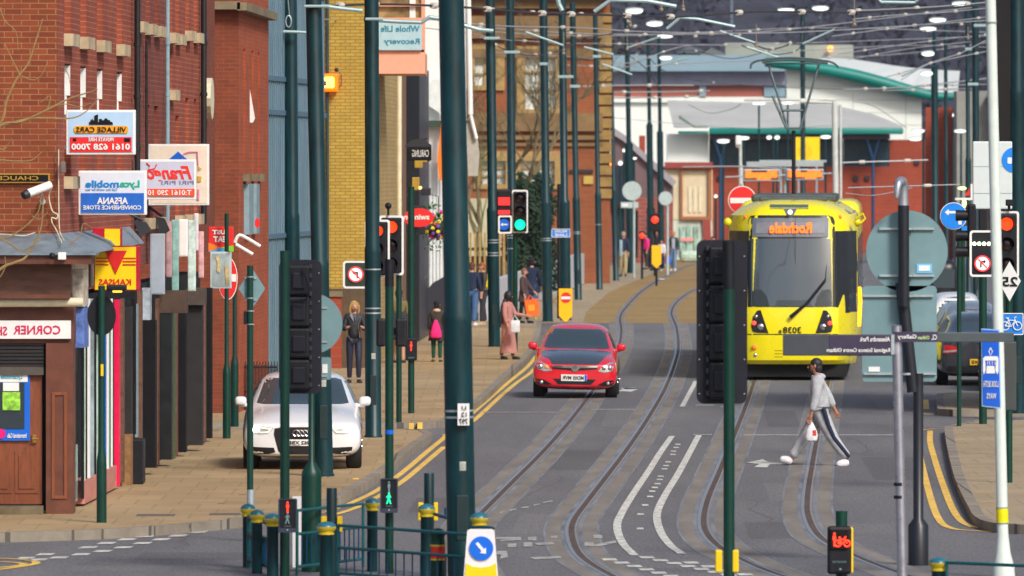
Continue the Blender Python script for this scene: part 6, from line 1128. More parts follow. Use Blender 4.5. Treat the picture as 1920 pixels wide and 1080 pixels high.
for yy in (908, 920, 932): b.tube(P(1686 + (yy - 612) * .0, yy + 3, Yf), P(1686, yy - 3, Yf), 10.3 * Yf / F, n=22) if yy != 920 else None
b.build('dark_band', BLACK, s)
b = MB(); q = RC(1468, 667, 1672, 627, Yf - .1); b.rbx(q[0], q[2], Yf - .12, Yf - .06, q[1], q[3], .008); arm = b.build('left_arm', mat('finger_grey', (.05, .055, .075), .45, var=.1), s); b = MB(); q = RC(1555, 665, 1670, 629, Yf - .12); b.bx(q[0], q[2], Yf - .127, Yf - .121, q[1], q[3]); b.build('text_panel', mat('finger_purple', (.04, .03, .07), .45), arm)
for st, r2 in (('Alexandra Park', (1611, 631, 1668, 640)), ('Regional Science Centre Oldham', (1549, 652, 1668, 662))): q = RC(*r2, Yf); b = MB(); b.text(st, q[0], q[1], q[2], q[3], Yf - .128, bold=.02); b.build('lettering', WHITE, arm)
b = MB(); q = RC(1690, 641, 1900, 623, Yf + .1); b.rbx(q[0], q[2], Yf + .0, Yf + .08, q[1], q[3], .008); arm2 = b.build('right_arm', mat('finger_grey2', (.07, .09, .10), .4), s); b = MB(); q = RC(1676, 641, 1757, 622, Yf - .01); b.bx(q[0], q[2], Yf - .085, Yf - .001, q[1], q[3]); b.build('text_panel', MT['finger_purple'], arm2)
for st, r2, m in (('Gallery', (1682, 627, 1718, 637), WHITE), ('Oldham', (1720, 629, 1742, 636), mat('lettering_lime', (.5, .7, .3), .5)), ('CL', (1746, 627, 1756, 637), WHITE)): q = RC(*r2, Yf); b = MB(); b.text(st, q[0], q[1], q[2], q[3], Yf - .087, bold=.02); b.build('lettering', m, arm2)
b = MB(); q = RC(1670, 664, 1676, 627, Yf); b.bx(q[0], q[2], Yf - .13, Yf - .05, q[1], q[3]); b.build('bracket', STEEL, s)
# ---------- railings and bollards at the bottom
def bollard(label, px, ptop, Y, w, foot_y=1120, group='green posts with ball caps', cap=True, zb=0, m=None):
 s_ = F / Y; x = X_(px, Y); t = thing('green_post', label, 'post', (x, Y, zb), group); r = w / s_ / 2; zt = Z_(ptop, Y); b = MB()
 if cap:
  h = .16; b.lathe((x, Y, zb), [(r, 0), (r, zt - zb - h), (r * 1.1, zt - zb - h + .01)], 20); b.build('shaft', m or POLE, t, smooth=True)
  b = MB(); b.lathe((x, Y, zt - h + .01), [(r * 1.15, 0), (r * 1.15, .02), (r * .95, .025), (r * 1.4, .06), (r * 1.45, .085), (r * 1.38, .088)], 22); b.build('gold_collar', mat('gold_paint', (.62, .48, .03), .35, .2, var=.15), t, smooth=True)
  b = MB(); b.lathe((x, Y, zt - .062), [(r * 1.40, 0), (r * 1.28, .025), (r * .9, .045), (r * .2, .06)], 22); b.build('blue_cap', mat('cap_teal', (.02, .13, .19), .3), t, smooth=True)
 else: b.lathe((x, Y, zb), [(r, 0), (r, zt - zb - .01), (r * .93, zt - zb)], 20); b.build('shaft', m or POLE, t, smooth=True)
 return t
bollard('capped green post, first and leftmost of the railing row', 465, 944, 99.5, 20); bollard('capped green post, second from the left in the railing row', 482, 955, 98, 20); bollard('capped green post, third from the left, next to the red man signal', 511, 962, 97.2, 22)
bollard('capped green post in front of the thick octagonal post', 612, 977, 95, 26); bollard('capped green post between the octagonal post and the green man', 698, 933, 98.5, 20); bollard('capped green post with a yellow box behind it, left of the largest pole', 800, 944, 97.2, 23); bollard('capped green post behind the keep-right bollard', 899, 960, 93.2, 25); bollard('capped green post at the bottom right corner', 1760, 1044, 91.5, 26)
t = bollard('plain green post with yellow push-button boxes behind the capped post', 622, 915, 96.5, 20, cap=False, group=None); 
for a, c in ((602, 613), (632, 642)): b = MB(); q = RC(a, 997, c, 968, 96.5); b.rbx(q[0], q[2], 96.45, 96.6, q[1], q[3], .01); b.build('push_button_box', YEL, t)
t = bollard('plain green post with yellow boxes, left of the largest pole', 804.5, 887, 97.8, 19, cap=False, group=None)
for a, c in ((784, 794), (813, 821)): b = MB(); q = RC(a, 976, c, 942, 97.8); b.rbx(q[0], q[2], 97.75, 97.9, q[1], q[3], .01); b.build('push_button_box', YEL, t)
t = thing('bollard', 'short green bollard with a red reflective band between gold rings', 'bollard', (X_(821, 94.5), 94.5, 0)); Yq = 94.5; k = Yq / F; x = X_(821, Yq); b = MB(); b.lathe((x, Yq, 0), [(14 * k, 0), (13.5 * k, Z_(1018, Yq)), (12.5 * k, Z_(1006, Yq)), (15.5 * k, Z_(1001, Yq)), (15.5 * k, Z_(998, Yq)), (8 * k, Z_(992, Yq)), (2 * k, Z_(990, Yq))], 24); b.build('body', POLE2, t, smooth=True); b = MB(); b.tube((x, Yq, Z_(1047, Yq)), (x, Yq, Z_(1024, Yq)), 14 * k, n=24); b.build('red_band', RED, t, smooth=True); b = MB()
for yy in (1049, 1023): b.tube((x, Yq, Z_(yy, Yq) - .008), (x, Yq, Z_(yy, Yq) + .012), 15 * k, n=24)
b.build('gold_ring', MT['gold_paint'], t, smooth=True)
# railing panels
def rail_panel(label, a, c, Ya, Yb_, ztop, zmid, zlow=.1, nbar=8, r=.018, solid=False):
 A = Vector((X_(a, Ya), Ya, 0)); B = Vector((X_(c, Yb_), Yb_, 0)); t = thing('railings', label, 'railing', A); b = MB()
 for z in (ztop, zmid, zlow): b.tube(A + Vector((0, 0, z)), B + Vector((0, 0, z)), r, n=8)
 for e in (A, B): b.tube(e + Vector((0, 0, 0)), e + Vector((0, 0, ztop + .01)), r, n=8)
 b.build('frame', mat('rail_green_blue', (.0, .09, .10), .35, var=.1), t); b = MB()
 for i in range(1, nbar): p = A.lerp(B, i / nbar); b.tube(p + Vector((0, 0, zlow)), p + Vector((0, 0, zmid)), r * .5, n=6)
 b.build('bars', mat('rail_blue', (.0, .05, .13), .35, var=0), t); return t
rail_panel('railing panel from the red man signal past the octagonal post', 557, 681, 97.5, 99.5, Z_(954, 98), Z_(998, 98), nbar=14); rail_panel('front railing panel running right to the keep-right bollard', 634, 884, 96, 93.6, Z_(992, 95), Z_(1034, 95), nbar=16)
rail_panel('end-on railing panel between the leftmost capped posts', 467, 512, 99.4, 97.3, Z_(978, 98), Z_(1010, 98), nbar=10, r=.03); rail_panel('railing running off the bottom right corner', 1775, 2050, 91.4, 90, Z_(1058, 91), Z_(1110, 91), nbar=16)
b = MB(); b.tube(P(808, 962, 97.3), P(842, 972, 96.9), .02); b.tube(P(836, 952, 96.9), P(836, 966, 96.9), .02); o = b.build('rail_bracket', MT['rail_blue'], loc=P(808, 962, 97.3)); tag(o, 'short blue rail linking the capped post to the largest pole', 'bracket')
# white posts behind the rail and keep-right bollard
for lb, a, c in (('white board leaning behind the octagonal post', 549, 566),):
 b = MB(); q = RC(a, 1110, c, 930, 99.6); b.bx(q[0], q[2], 99.5, 99.6, 0, q[3]); o = b.build('white_board', WHITE, loc=(q[0], 99.5, 0)); tag(o, lb, 'board')
Yq = 92.; t = thing('keep_right_bollard', 'white and yellow bollard with a blue disc and white arrow pointing down right', 'bollard', (X_(902, Yq), Yq, 0)); b = MB(); zt = Z_(992, Yq)
o0 = [(X_(866, Yq), 0), (X_(937, Yq), 0), (X_(927, Yq), zt - .02), (X_(922, Yq), zt), (X_(882, Yq), zt), (X_(876, Yq), zt - .02)]; b.prism(o0, Yq, Yq + .3); b.build('shell', mat('shell_white', (.78, .76, .78), .35, var=.05), t); b = MB(); zy = Z_(1062, Yq)
yl = [(X_(869, Yq), .01), (X_(934, Yq), .01), (X_(930, Yq), Z_(1056, Yq)), (X_(918, Yq), zy), (X_(902, Yq), zy - .012), (X_(886, Yq), zy), (X_(874, Yq), Z_(1056, Yq))]; b.prism(yl, Yq - .012, Yq - .002); b.build('yellow_front', mat('bollard_yellow', (.92, .62, .0), .4, var=.04), t)
b = MB(); x, z = X_(902.5, Yq), Z_(1028, Yq); b.prism(circ(x, z, 22.5 * Yq / F, 40), Yq - .02, Yq - .002); b.build('blue_disc', mat('disc_deep_blue', (.0, .14, .72), .35, var=.03), t); b = MB(); arrow_l(b, x, z, .125, Yq - .021, R(130)); b.build('arrow', WHITE, t); b = MB(); b.ball((x, Yq + .12, zt), (.15, .12, .035)); b.build('top', POLE, t, smooth=True)
# traffic light behind white board far right: small set
s = thing('traffic_light', 'small white framed signal with a green-white strip, above the blue arrow disc', 'traffic light', P(1808, 380, 200.)); Yq = 200.; b = MB(); b.prism(PP([(1791, 371), (1820, 371), (1820, 345), (1824, 345), (1824, 375), (1791, 375)], Yq), Yq, Yq + .05); b.build('frame', WHITE, s); b = MB(); b.prism(PP([(1808, 368), (1818, 352), (1818, 366)], Yq), Yq - .02, Yq - .001); b.build('red_triangle', RED, s); b = MB(); b.ball(P(1804, 353, Yq), (.10, .03, .04)); b.ball(P(1808, 381, Yq), (.05, .03, .11)); b.build('light_strip', glow('strip_green', (.75, 1, .25), 2.5), s); b = MB(); b.tube(P(1806, 380, Yq + .1), (X_(1806, Yq), Yq + .1, 0), .05); b.build('mast', POLE2, s)
# ---------- overhead wires
rw = random.Random(11)
def wire(label, pts, Ya, Yb_=None, r=.012, m=WIRE, beads=0, name='overhead_wire'):
 Yb_ = Yb_ or Ya; n = len(pts); q = [P(x, y, Ya + (Yb_ - Ya) * (x - pts[0][0]) / (pts[-1][0] - pts[0][0] + 1e-6)) for x, y in pts]; q = smooth_line(q, 8) if n > 2 else q
 r *= 1.25; b = MB(); b.path(q, r, 5); o = b.build(name, m, loc=q[0]); tag(o, label, 'cable', 'overhead wires')
 if beads:
  b2 = MB()
  for i in range(beads):
   t_ = (i + .2 + .6 * rw.random()) / beads * (len(q) - 1); k = min(int(t_), len(q) - 2); p = q[k].lerp(q[k + 1], t_ - k); dr = (q[k + 1] - q[k]).normalized(); b2.tube(p - dr * .1, p + dr * .1, r * 2.6, n=8)
  o2 = b2.build('clamps', mat('insulator', (.6, .56, .5), .4, var=0), parent=None, loc=q[0]); o2.parent = o; o2.location = (0, 0, 0); OFF[o2] = OFF[o]
wl = [([(235, 1), (480, 25), (610, 36), (700, 42), (860, 60), (960, 76)], 150, 230, .009, WIREL, 5), ([(590, 12), (720, 8), (860, 13), (1000, 24), (1140, 28), (1280, 31), (1420, 22), (1640, 22), (1900, 6)], 160, 190, .018, WIRE, 12), ([(860, 14), (920, 17), (990, 22), (1060, 24), (1130, 29)], 200, 210, .012, WIRE, 3),
      ([(600, 10), (680, 20), (770, 32), (930, 48), (1090, 52), (1230, 60), (1500, 60), (1900, 35)], 210, 260, .014, WIREL, 8), ([(860, 49), (980, 56), (1100, 63), (1300, 64), (1480, 55), (1900, 4)], 250, 290, .014, WIREL, 7), ([(870, 56), (1040, 66), (1200, 66), (1370, 58), (1560, 52), (1900, 62)], 280, 330, .014, WIREL, 7),
      ([(905, 62), (940, 90), (1000, 104), (1060, 92), (1090, 72), (1160, 60), (1260, 22)], 240, 260, .014, WIRE, 3), ([(1160, 20), (1200, 55), (1290, 68), (1400, 60), (1560, 54), (1900, 42)], 270, 300, .013, WIRE, 4), ([(900, 70), (1040, 80), (1170, 82), (1340, 84), (1520, 80), (1900, 66)], 300, 350, .014, WIREL, 6),
      ([(930, 98), (1090, 108), (1180, 118), (1300, 84), (1480, 95), (1700, 85), (1900, 90)], 320, 360, .014, WIREL, 6), ([(1060, 122), (1180, 125), (1300, 118), (1500, 110), (1700, 100), (1900, 72)], 330, 370, .014, WIREL, 5), ([(1040, 40), (1090, 68), (1170, 100), (1210, 128), (1240, 170)], 300, 330, .014, WIRE, 2),
      ([(1150, 62), (1200, 90), (1260, 140), (1400, 160), (1600, 168)], 330, 390, .014, WIRE, 2), ([(1240, 100), (1300, 95), (1370, 110), (1440, 96), (1500, 78)], 300, 320, .012, WIRE, 2), ([(1376, 58), (1400, 75), (1440, 92), (1480, 82), (1492, 57)], 240, 250, .016, WIRE, 3), ([(1390, 85), (1430, 99), (1470, 101), (1500, 88), (1505, 40)], 250, 260, .012, WIRE, 2),
      ([(1090, 162), (1180, 160), (1300, 160)], 340, 345, .022, WIREL, 2), ([(1120, 173), (1250, 172), (1330, 170)], 350, 355, .022, WIREL, 2), ([(1145, 184), (1260, 182), (1320, 180)], 360, 365, .02, WIREL, 2), ([(1580, 168), (1700, 163), (1850, 147)], 330, 345, .022, WIREL, 4), ([(1655, 170), (1750, 168), (1830, 166)], 335, 345, .02, WIREL, 2), ([(1710, 162), (1760, 160), (1850, 158)], 350, 360, .018, WIREL, 2),
      ([(1590, 20), (1650, 18), (1760, 12), (1900, 0)], 200, 210, .014, WIREL, 3), ([(1600, 36), (1680, 28), (1760, 24), (1900, 10)], 210, 230, .012, WIREL, 3), ([(1560, 68), (1680, 52), (1900, 26)], 230, 250, .012, WIREL, 3), ([(1570, 102), (1690, 84), (1800, 70), (1900, 60)], 270, 290, .012, WIREL, 3), ([(1590, 112), (1700, 92), (1820, 78)], 290, 300, .011, WIREL, 2),
      ([(1690, 150), (1740, 120), (1800, 100), (1850, 75)], 240, 250, .012, WIREL, 2), ([(1660, 145), (1720, 128), (1760, 115), (1880, 90)], 250, 260, .012, WIREL, 2), ([(1280, 313), (1380, 312), (1480, 316)], 300, 305, .02, WIREL, 0), ([(1590, 352), (1700, 349), (1800, 346)], 190, 192, .012, WIREL, 1), ([(1586, 362), (1640, 366), (1710, 352)], 190, 192, .008, WIREL, 0),
      ([(1580, 305), (1680, 302), (1740, 300)], 300, 300, .02, WIREL, 2), ([(960, 200), (1100, 215), (1250, 230), (1400, 240), (1560, 236)], 360, 390, .01, WIREL, 0), ([(1290, 196), (1330, 212), (1370, 205), (1390, 195)], 380, 380, .01, WIRE, 0), ([(1700, 240), (1640, 200), (1600, 190)], 380, 380, .01, WIRE, 0)]
names_ = ['leftmost thin span wire crossing the brick fronts', 'thick dark span wire right across the top', 'short doubled dark wire left of the pale bracket', 'pale wire below the top span', 'long pale span wire falling towards the tram', 'pale wire just above the first brackets', 'dark slack wire looping between the middle poles', 'dark wire sagging over the lit lamps', 'pale wire across the hall cornice', 'low pale wire over the lilac roof',
          'pale wire over the long blue shed', 'dark diagonal feeder falling right past the thin poles', 'dark feeder reaching the grey roof', 'dark looping wire left of the pantograph', 'dark loop under the second pale bracket', 'thin second loop left of the pantograph pole', 'highest of three short level bracket tubes', 'middle one of three short level bracket tubes', 'lowest of three short level bracket tubes', 'long level tube over the teal verge', 'middle level tube over the teal verge', 'short level tube over the teal verge end',
          'pale wire at the top right corner', 'second pale wire at the top right corner', 'pale wire on the dark hill right of the pantograph', 'pale wire crossing the hill to the white post', 'lower pale wire crossing the hill', 'steep wire rising to the white post', 'second steep wire rising to the white post', 'level wire before the brick wall left', 'level wire over the grey disc', 'slack wire over the grey disc', 'level wire in front of the brick wall', 'faint wire across the station roof', 'hanging loop on the grey roof', 'hanging loop near the roof end']
for (pts, Ya, Yb_, r, m, bd), nm in zip(wl, names_): wire(nm, pts, Ya, Yb_, r, m, bd)
# cranked bracket arms and registration tubes
BRK = mat('bracket_grey_green', (.34, .48, .50), .4, .3, var=.05)
for lb, pts, Y, r in (('pale cranked bracket reaching right from the leftmost pole pair', [(575, 12), (612, 12), (640, 16), (680, 20)], 125.6, .03), ('pale cranked bracket beside the clinic sign', [(682, 36), (740, 40), (790, 42), (806, 32), (824, 35), (900, 56), (925, 58)], 144, .035), ('pale cranked bracket at the top centre left', [(1114, 22), (1145, 0), (1215, 2), (1268, 12)], 160, .04), ('pale cranked bracket over the shed roof', [(1250, 54), (1275, 33), (1310, 36), (1378, 50)], 185, .035), ('pale cranked bracket on the pole left of the blue cladding', [(532, 59), (560, 60), (590, 62)], 171, .03), ('pale plate arm above the brick hall', [(1044, -10), (1048, 8), (1054, 20)], 170, .05), ('short pale bracket at the top right', [(1640, -10), (1652, 4), (1715, 5), (1726, -6)], 170, .035)):
 b = MB(); b.path([P(x, y, Y) for x, y in pts], r, 8); o = b.build('bracket_arm', BRK, loc=P(*pts[0], Y)); tag(o, lb, 'bracket', 'pale overhead line brackets')
for i, (a, c, Y) in enumerate((((986, 60), (1056, 85), 250), ((1095, 88), (1150, 102), 270), ((1130, 120), (1185, 140), 300), ((1175, 90), (1240, 68), 300), ((1350, 58), (1415, 80), 240), ((1400, 88), (1460, 108), 250), ((1505, 82), (1565, 55), 240), ((1225, 125), (1290, 108), 330), ((1690, 143), (1740, 120), 260))):
 b = MB(); b.tube(P(*a, Y), P(*c, Y), .03); o = b.build('steady_arm', BRK, loc=P(*a, Y)); tag(o, 'slanting grey steady tube of the overhead wires, %s' % ['before the upper hall window', 'right of the hall window', 'against the quoined corner', 'rising to the third lamp', 'left of the pantograph, upper', 'left of the pantograph, lower', 'right of the pantograph', 'over the shed roof', 'over the teal verge'][i], 'tube', 'overhead steady arms')
for i, (x, y0, y1, Y) in enumerate(((1182, 24, 48, 240), (1240, 0, 18, 200), (1281, 0, 18, 190), (1418, 45, 86, 240), (1602, 0, 46, 200), (1057, 60, 100, 240), (1176, 48, 92, 270), (1815, 50, 72, 250))):
 b = MB(); b.tube(P(x, y0, Y), P(x, y1, Y), .012); b.ball(P(x, y1, Y), .05); b.ball(P(x, y1 - 6, Y), .035); o = b.build('hanger', mat('insulator_dark', (.25, .2, .15), .4), loc=P(x, y0, Y)); tag(o, 'small wire hanger with insulator, %s' % ['under the top span by the thin poles', 'near the top centre bracket', 'right of the top centre bracket', 'left of the pantograph', 'right of the pantograph on the hill', 'beside the hall window', 'by the first thin lamp pole', 'by the white post'][i], 'hanger', 'wire hangers')
for i, (px, py, Y, w_) in enumerate(((594, 12, 125.6, 48), (702, 36, 143.5, 34), (545, 60, 171.8, 40), (922, 72, 216.9, 30), (960, 98, 235, 30), (1019, 120, 252, 16), (1060, 144, 254, 30), (1078, 162, 294, 20), (1119, 106, 318, 16), (1850, 48, 279, 50), (1864, 66, 240, 40), (1893, 28, 172, 60), (1822, 92, 298, 26), (1824, 158, 279, 20))):
 b = MB(); h_ = 2.6 * Y / F; b.rbx(X_(px - w_ / 2, Y), X_(px + w_ / 2, Y), Y - .2, Y - .12, Z_(py, Y) - h_, Z_(py, Y) + h_, .012); o = b.build('pole_clamp', BRK, loc=P(px, py, Y)); tag(o, 'pale clamp plate on a pole, %s' % ['by the lit bulkhead lamp', 'beside the clinic sign', 'over the blue cladding', 'left of the hall windows', 'below the hall cornice on the left', 'over the upper hall window', 'right of the upper hall window', 'over the brick hall wall', 'high on a thin pole by the quoins', 'right beside the white post', 'right of the white post', 'at the top right corner', 'left of the white post', 'over the white board'][i], 'clamp', 'pole clamps')
# ================= HILL, TREES =================
def hz(x, y):
 t = max(0, y - 600); return t * .052 + 3.5 * math.sin(x * .011 + 1) * min(1, t / 150) + 2 * math.sin(x * .03 + y * .02) * min(1, t / 200)
b = MB(); nx, ny = 40, 30; vs = [(-400 + 800 * i / nx, 600 + 1500 * j / ny, hz(-400 + 800 * i / nx, 600 + 1500 * j / ny) + (.05 if j == 0 else 0)) for j in range(ny + 1) for i in range(nx + 1)]
b.add(vs, [(j * (nx + 1) + i, j * (nx + 1) + i + 1, (j + 1) * (nx + 1) + i + 1, (j + 1) * (nx + 1) + i) for j in range(ny) for i in range(nx)])
o = b.build('hill', mat('hill_scrub', (.04, .04, .06), .95, var=.5, scale=.05)); struct(o)
rnd = random.Random(21); b = MB(); HS = ((1372, 78, 900, 60), (1300, 100, 820, 52), (1340, 104, 800, 46), (1255, 60, 950, 44), (1425, 30, 1050, 50), (1480, 60, 980, 40), (1640, 112, 820, 60), (1195, 90, 800, 50))
for i in range(6500):
 y = 640 + rnd.random() ** 1.3 * 1100; x = rnd.uniform(-.035, .07) * y; z = hz(x, y); ux, uy = CX + x * F / y, HY - (z + 4 - H) * F / y
 if any(abs(ux - h_[0]) < h_[3] * .62 and y < h_[2] + 10 and uy < h_[1] + 80 for h_ in HS): continue
 hh = rnd.uniform(3, 7); r = rnd.uniform(1.6, 3.4)
 for k in range(9):
  p = Vector((x + rnd.gauss(0, r * .6), y + rnd.gauss(0, r * .4), z + hh * (.35 + .6 * rnd.random()))); a = Vector((rnd.gauss(0, 1), rnd.gauss(0, 1), rnd.gauss(0, 1))).normalized() * r * .3; e = a.orthogonal().normalized() * r * .16
  b.add([p - a, p + e, p + a, p - e], [(0, 1, 2, 3)])
o = b.build('woodland', mat('wood_haze_tint', (.034, .038, .06), .95, var=.35, scale=.03), recalc=False); tag(o, 'dark leafless woodland covering the far hillside', 'woodland', kind='stuff')  # bluish leaf colour carries part of the distance haze
for i, (px, py, Y, w_, rc, lb) in enumerate(((1372, 78, 900, 60, (.30, .05, .03), 'house with a bright red gable roof on the hillside'), (1300, 100, 820, 52, (.10, .12, .13), 'grey roofed house just above the long shed, left one'), (1340, 104, 800, 46, (.14, .16, .15), 'grey roofed house just above the long shed, right one'),
  (1255, 60, 950, 44, (.09, .11, .14), 'slate roofed house by the pale cranked bracket'), (1425, 30, 1050, 50, (.08, .10, .15), 'bluish house near the top left of the hill'), (1480, 60, 980, 40, (.07, .09, .11), 'low house between the lit hill lamps'), (1640, 112, 820, 60, (.11, .12, .14), 'long house behind the teal verge'), (1700, 60, 1000, 34, (.06, .06, .09), 'small dark house right of the hill centre'), (1195, 90, 800, 50, (.16, .07, .05), 'brownish house left of the hill by the thin poles'))):
 t = thing('hillside_house', lb, 'house', P(px, py, Y), 'houses on the far hill'); q = RC(px - w_ / 2, py + 22, px + w_ / 2, py, Y); zr = Z_(py - 16, Y); b = MB(); b.bx(q[0], q[2], Y, Y + 8, q[1] - 6, q[3]); b.build('wall', mat('far_wall', (.13, .14, .15), .8, var=.3, scale=.3), t)
 b = MB(); xm = q[0] + (q[2] - q[0]) * .55; b.add([(q[0] - .4, Y - .4, q[3]), (q[2] + .4, Y - .4, q[3]), (q[2] + .4, Y + 8.4, q[3]), (q[0] - .4, Y + 8.4, q[3]), (q[0] + 1, Y + 4, zr), (q[2] - 1.6, Y + 4, zr)], [(0, 1, 5, 4), (1, 2, 5), (2, 3, 4, 5), (3, 0, 4), (0, 3, 2, 1)]); b.build('roof', mat('far_roof%d' % i, rc, .8, var=.2, scale=.3), t)
 b = MB(); 
 for k in (.25, .7): xx = q[0] + (q[2] - q[0]) * k; b.bx(xx, xx + .7, Y - .05, Y - .01, q[3] - 1.3, q[3] - .3)
 b.build('windows', mat('far_window', (.35, .4, .42), .4), t)
for px, w_, y0, y1, lb in ((1536, 3, 20, 100, 'pale tower block edge on the hill, left'), (1556, 3, 16, 100, 'pale tower block edge on the hill, right'), (1370, 4, -20, 20, 'pale mast on the hill top left')):
 q = RC(px, y1, px + w_, y0, 900); b = MB(); b.bx(q[0], q[2], 900, 901, q[1] - 8, q[3]); o = b.build('mast', mat('mast_pale', (.14, .19, .26), .7), loc=(q[0], 900, q[1])); tag(o, lb, 'mast')
# bare trees
def bare_tree(label, base, h, spread, seed, m, depth=6, r0=.16, lean=(0, 0), name='bare_tree', fork=3, decay=.74, group=None):
 rn = random.Random(seed); t = thing(name, label, 'tree', base, group); tr = MB(); tw = MB()
 def grow(p, d, L_, r, k):
  n = 4; pts = [p]; q = p
  for i in range(n): d = (d + Vector((rn.gauss(0, .13), rn.gauss(0, .13), rn.gauss(.03, .08)))).normalized(); q = q + d * (L_ / n); pts.append(q)
  (tr if k >= depth - 1 else tw).path(pts, [r * (1 - .4 * i / n) for i in range(n + 1)], 6 if k > 2 else 3)
  if k == 0: return
  for j in range(fork if k > 1 else 4):
   nd = (d + Vector((rn.gauss(0, spread), rn.gauss(0, spread), rn.gauss(.12, .22)))).normalized(); st = pts[-1] if j == 0 else pts[2 + j % 3]
   grow(st, nd, L_ * decay * rn.uniform(.75, 1.15), r * .58, k - 1)
 grow(Vector(base), Vector((lean[0], lean[1], 1)).normalized(), h, r0, depth)
 tr.build('trunk', m, t, smooth=True); tw.build('crown', m, t); return t
TWIG = mat('twig_olive', (.16, .13, .07), .9, var=.3, scale=3); TWIG2 = mat('twig_green', (.17, .19, .08), .9, var=.3, scale=3)
bare_tree('large bare tree with fine olive twigs in front of the brick hall', P(950, 545, 322), 3.4, .55, 4, TWIG, 6, .17)
bare_tree('bare tree with brown twigs left of the hall, half behind the big pole', P(893, 560, 318), 2.8, .5, 9, TWIG, 6, .13)
bare_tree('young bare tree with a green stem before the cream wall', P(886, 520, 300), 2.2, .35, 12, TWIG2, 4, .06); bare_tree('second young bare tree beside the cream wall', P(902, 520, 302), 2.0, .35, 14, TWIG2, 4, .05)
# branches of a tree standing left of the frame
t = thing('bare_tree', 'bare tree left of the view whose ochre branches reach over the brick corner', 'tree', (X_(-120, 104), 104, 0)); m = mat('branch_ochre', (.30, .20, .075), .85, var=.25, scale=8); tr = MB(); Yb = 104
tr.path([(X_(-120, Yb), Yb, 0), (X_(-125, Yb), Yb, 2.5), (X_(-100, Yb), Yb, 4)], [.14, .11, .08], 8); tr.build('trunk', m, t, smooth=True); tw = MB()
for i, (pts, r) in enumerate((([(-100, 400), (-40, 290), (0, 236), (40, 228), (90, 205), (130, 185), (183, 168)], .022), ([(-60, 300), (0, 232), (12, 190), (30, 150), (52, 120), (66, 80), (80, 35)], .02), ([(38, 142), (22, 110), (8, 80)], .01), ([(90, 205), (94, 180), (76, 192)], .009), ([(0, 236), (60, 222), (130, 222), (160, 210), (185, 185)], .013), ([(-100, 420), (-20, 290), (8, 280), (22, 258)], .014),
  ([(0, 300), (30, 302), (60, 300), (78, 285)], .01), ([(-60, 560), (0, 505), (28, 492), (50, 480), (76, 430), (81, 372)], .022), ([(-60, 420), (0, 447), (40, 430), (70, 400), (78, 365)], .013), ([(-40, 440), (10, 452), (40, 470), (68, 455), (76, 445)], .011), ([(0, 520), (10, 500), (9, 480)], .007), ([(130, 460), (150, 440), (156, 420), (170, 425)], .01), ([(60, 405), (75, 410), (90, 398)], .007),
  ([(120, 128), (128, 140), (132, 160)], .007), ([(0, 15), (10, 40), (30, 60), (34, 95)], .008), ([(40, 142), (62, 150), (78, 140), (88, 120)], .007), ([(105, 198), (125, 195), (150, 200), (172, 192)], .008))):
 q = smooth_line([P(x, y, Yb + (.25 if i % 2 else 0)) for x, y in pts], 5); n = len(q); tw.path(q, [r * (1 - .65 * j / n) for j in range(n)], 6)
tw.build('crown', m, t, smooth=True)
# evergreen hedge, cream wall and timber fence
rnd = random.Random(31); s = thing('evergreen_tree', 'dense dark evergreen behind the poles and the waiting couple', 'tree', P(1000, 590, 292)); b = MB(); bc = P(1003, 590, 292)
for i in range(5200):
 v = rnd.random(); a = rnd.random() * 6.283; wd = (1.0 - .30 * v) * (1 + .25 * math.sin(a * 3 + v * 9)) * (rnd.random() ** .4)
 p = Vector((bc.x + math.cos(a) * wd * .95 - .12, bc.y + math.sin(a) * wd * .8, .5 + v * 4.1 * (1 - .12 * abs(math.cos(a * 2))))); n_ = Vector((rnd.gauss(0, 1), rnd.gauss(0, 1), rnd.gauss(0, 1))).normalized() * .10; e = n_.orthogonal().normalized() * .055; b.add([p - n_, p + e, p + n_, p - e], [(0, 1, 2, 3)])
b.build('crown', mat('evergreen_leaf', (.012, .034, .014), .8, var=.5, scale=3), s, recalc=False); b = MB(); b.tube((bc.x, bc.y, 0), (bc.x, bc.y, 3.5), .12, .05); b.build('trunk', TWIG, s)
b = MB(); q = RC(850, 565, 940, 372, 335); b.bx(q[0], q[2], 335, 335.3, 0, q[3]); o = b.build('garden_wall', mat('wall_cream_far', (.48, .44, .30), .8, var=.2, scale=.5), loc=(q[0], 335, 0)); tag(o, 'cream wall seen between the poles left of the hall', 'wall')
s = thing('timber_fence', 'ochre post fence behind the people on the left pavement', 'fence', P(890, 520, 286)); b = MB()
for px in range(862, 944, 9): q = RC(px, 540, px + 4, 436, 286.); b.bx(q[0], q[2], 286, 286.1, .1, q[3])
b.build('pickets', mat('fence_ochre', (.36, .24, .08), .8, var=.3), s); b = MB(); q = RC(858, 470, 945, 464, 286.); b.bx(q[0], q[2], 286.11, 286.16, q[1], q[3]); q = RC(858, 515, 945, 480, 286.4); b.bx(q[0], q[2], 286.3, 286.4, .1, q[3]); b.build('rails', mat('fence_brown', (.12, .08, .05), .8), s)
b = MB(); q = RC(1275, 496, 1345, 470, 425.); b.rbx(q[0], q[2], 425, 427, 0, q[3], .2); o = b.build('planter', mat('planter_mint', (.45, .6, .5), .6, var=.3), loc=(q[0], 425, 0)); tag(o, 'pale mint planter box at the foot of the cream building', 'planter')
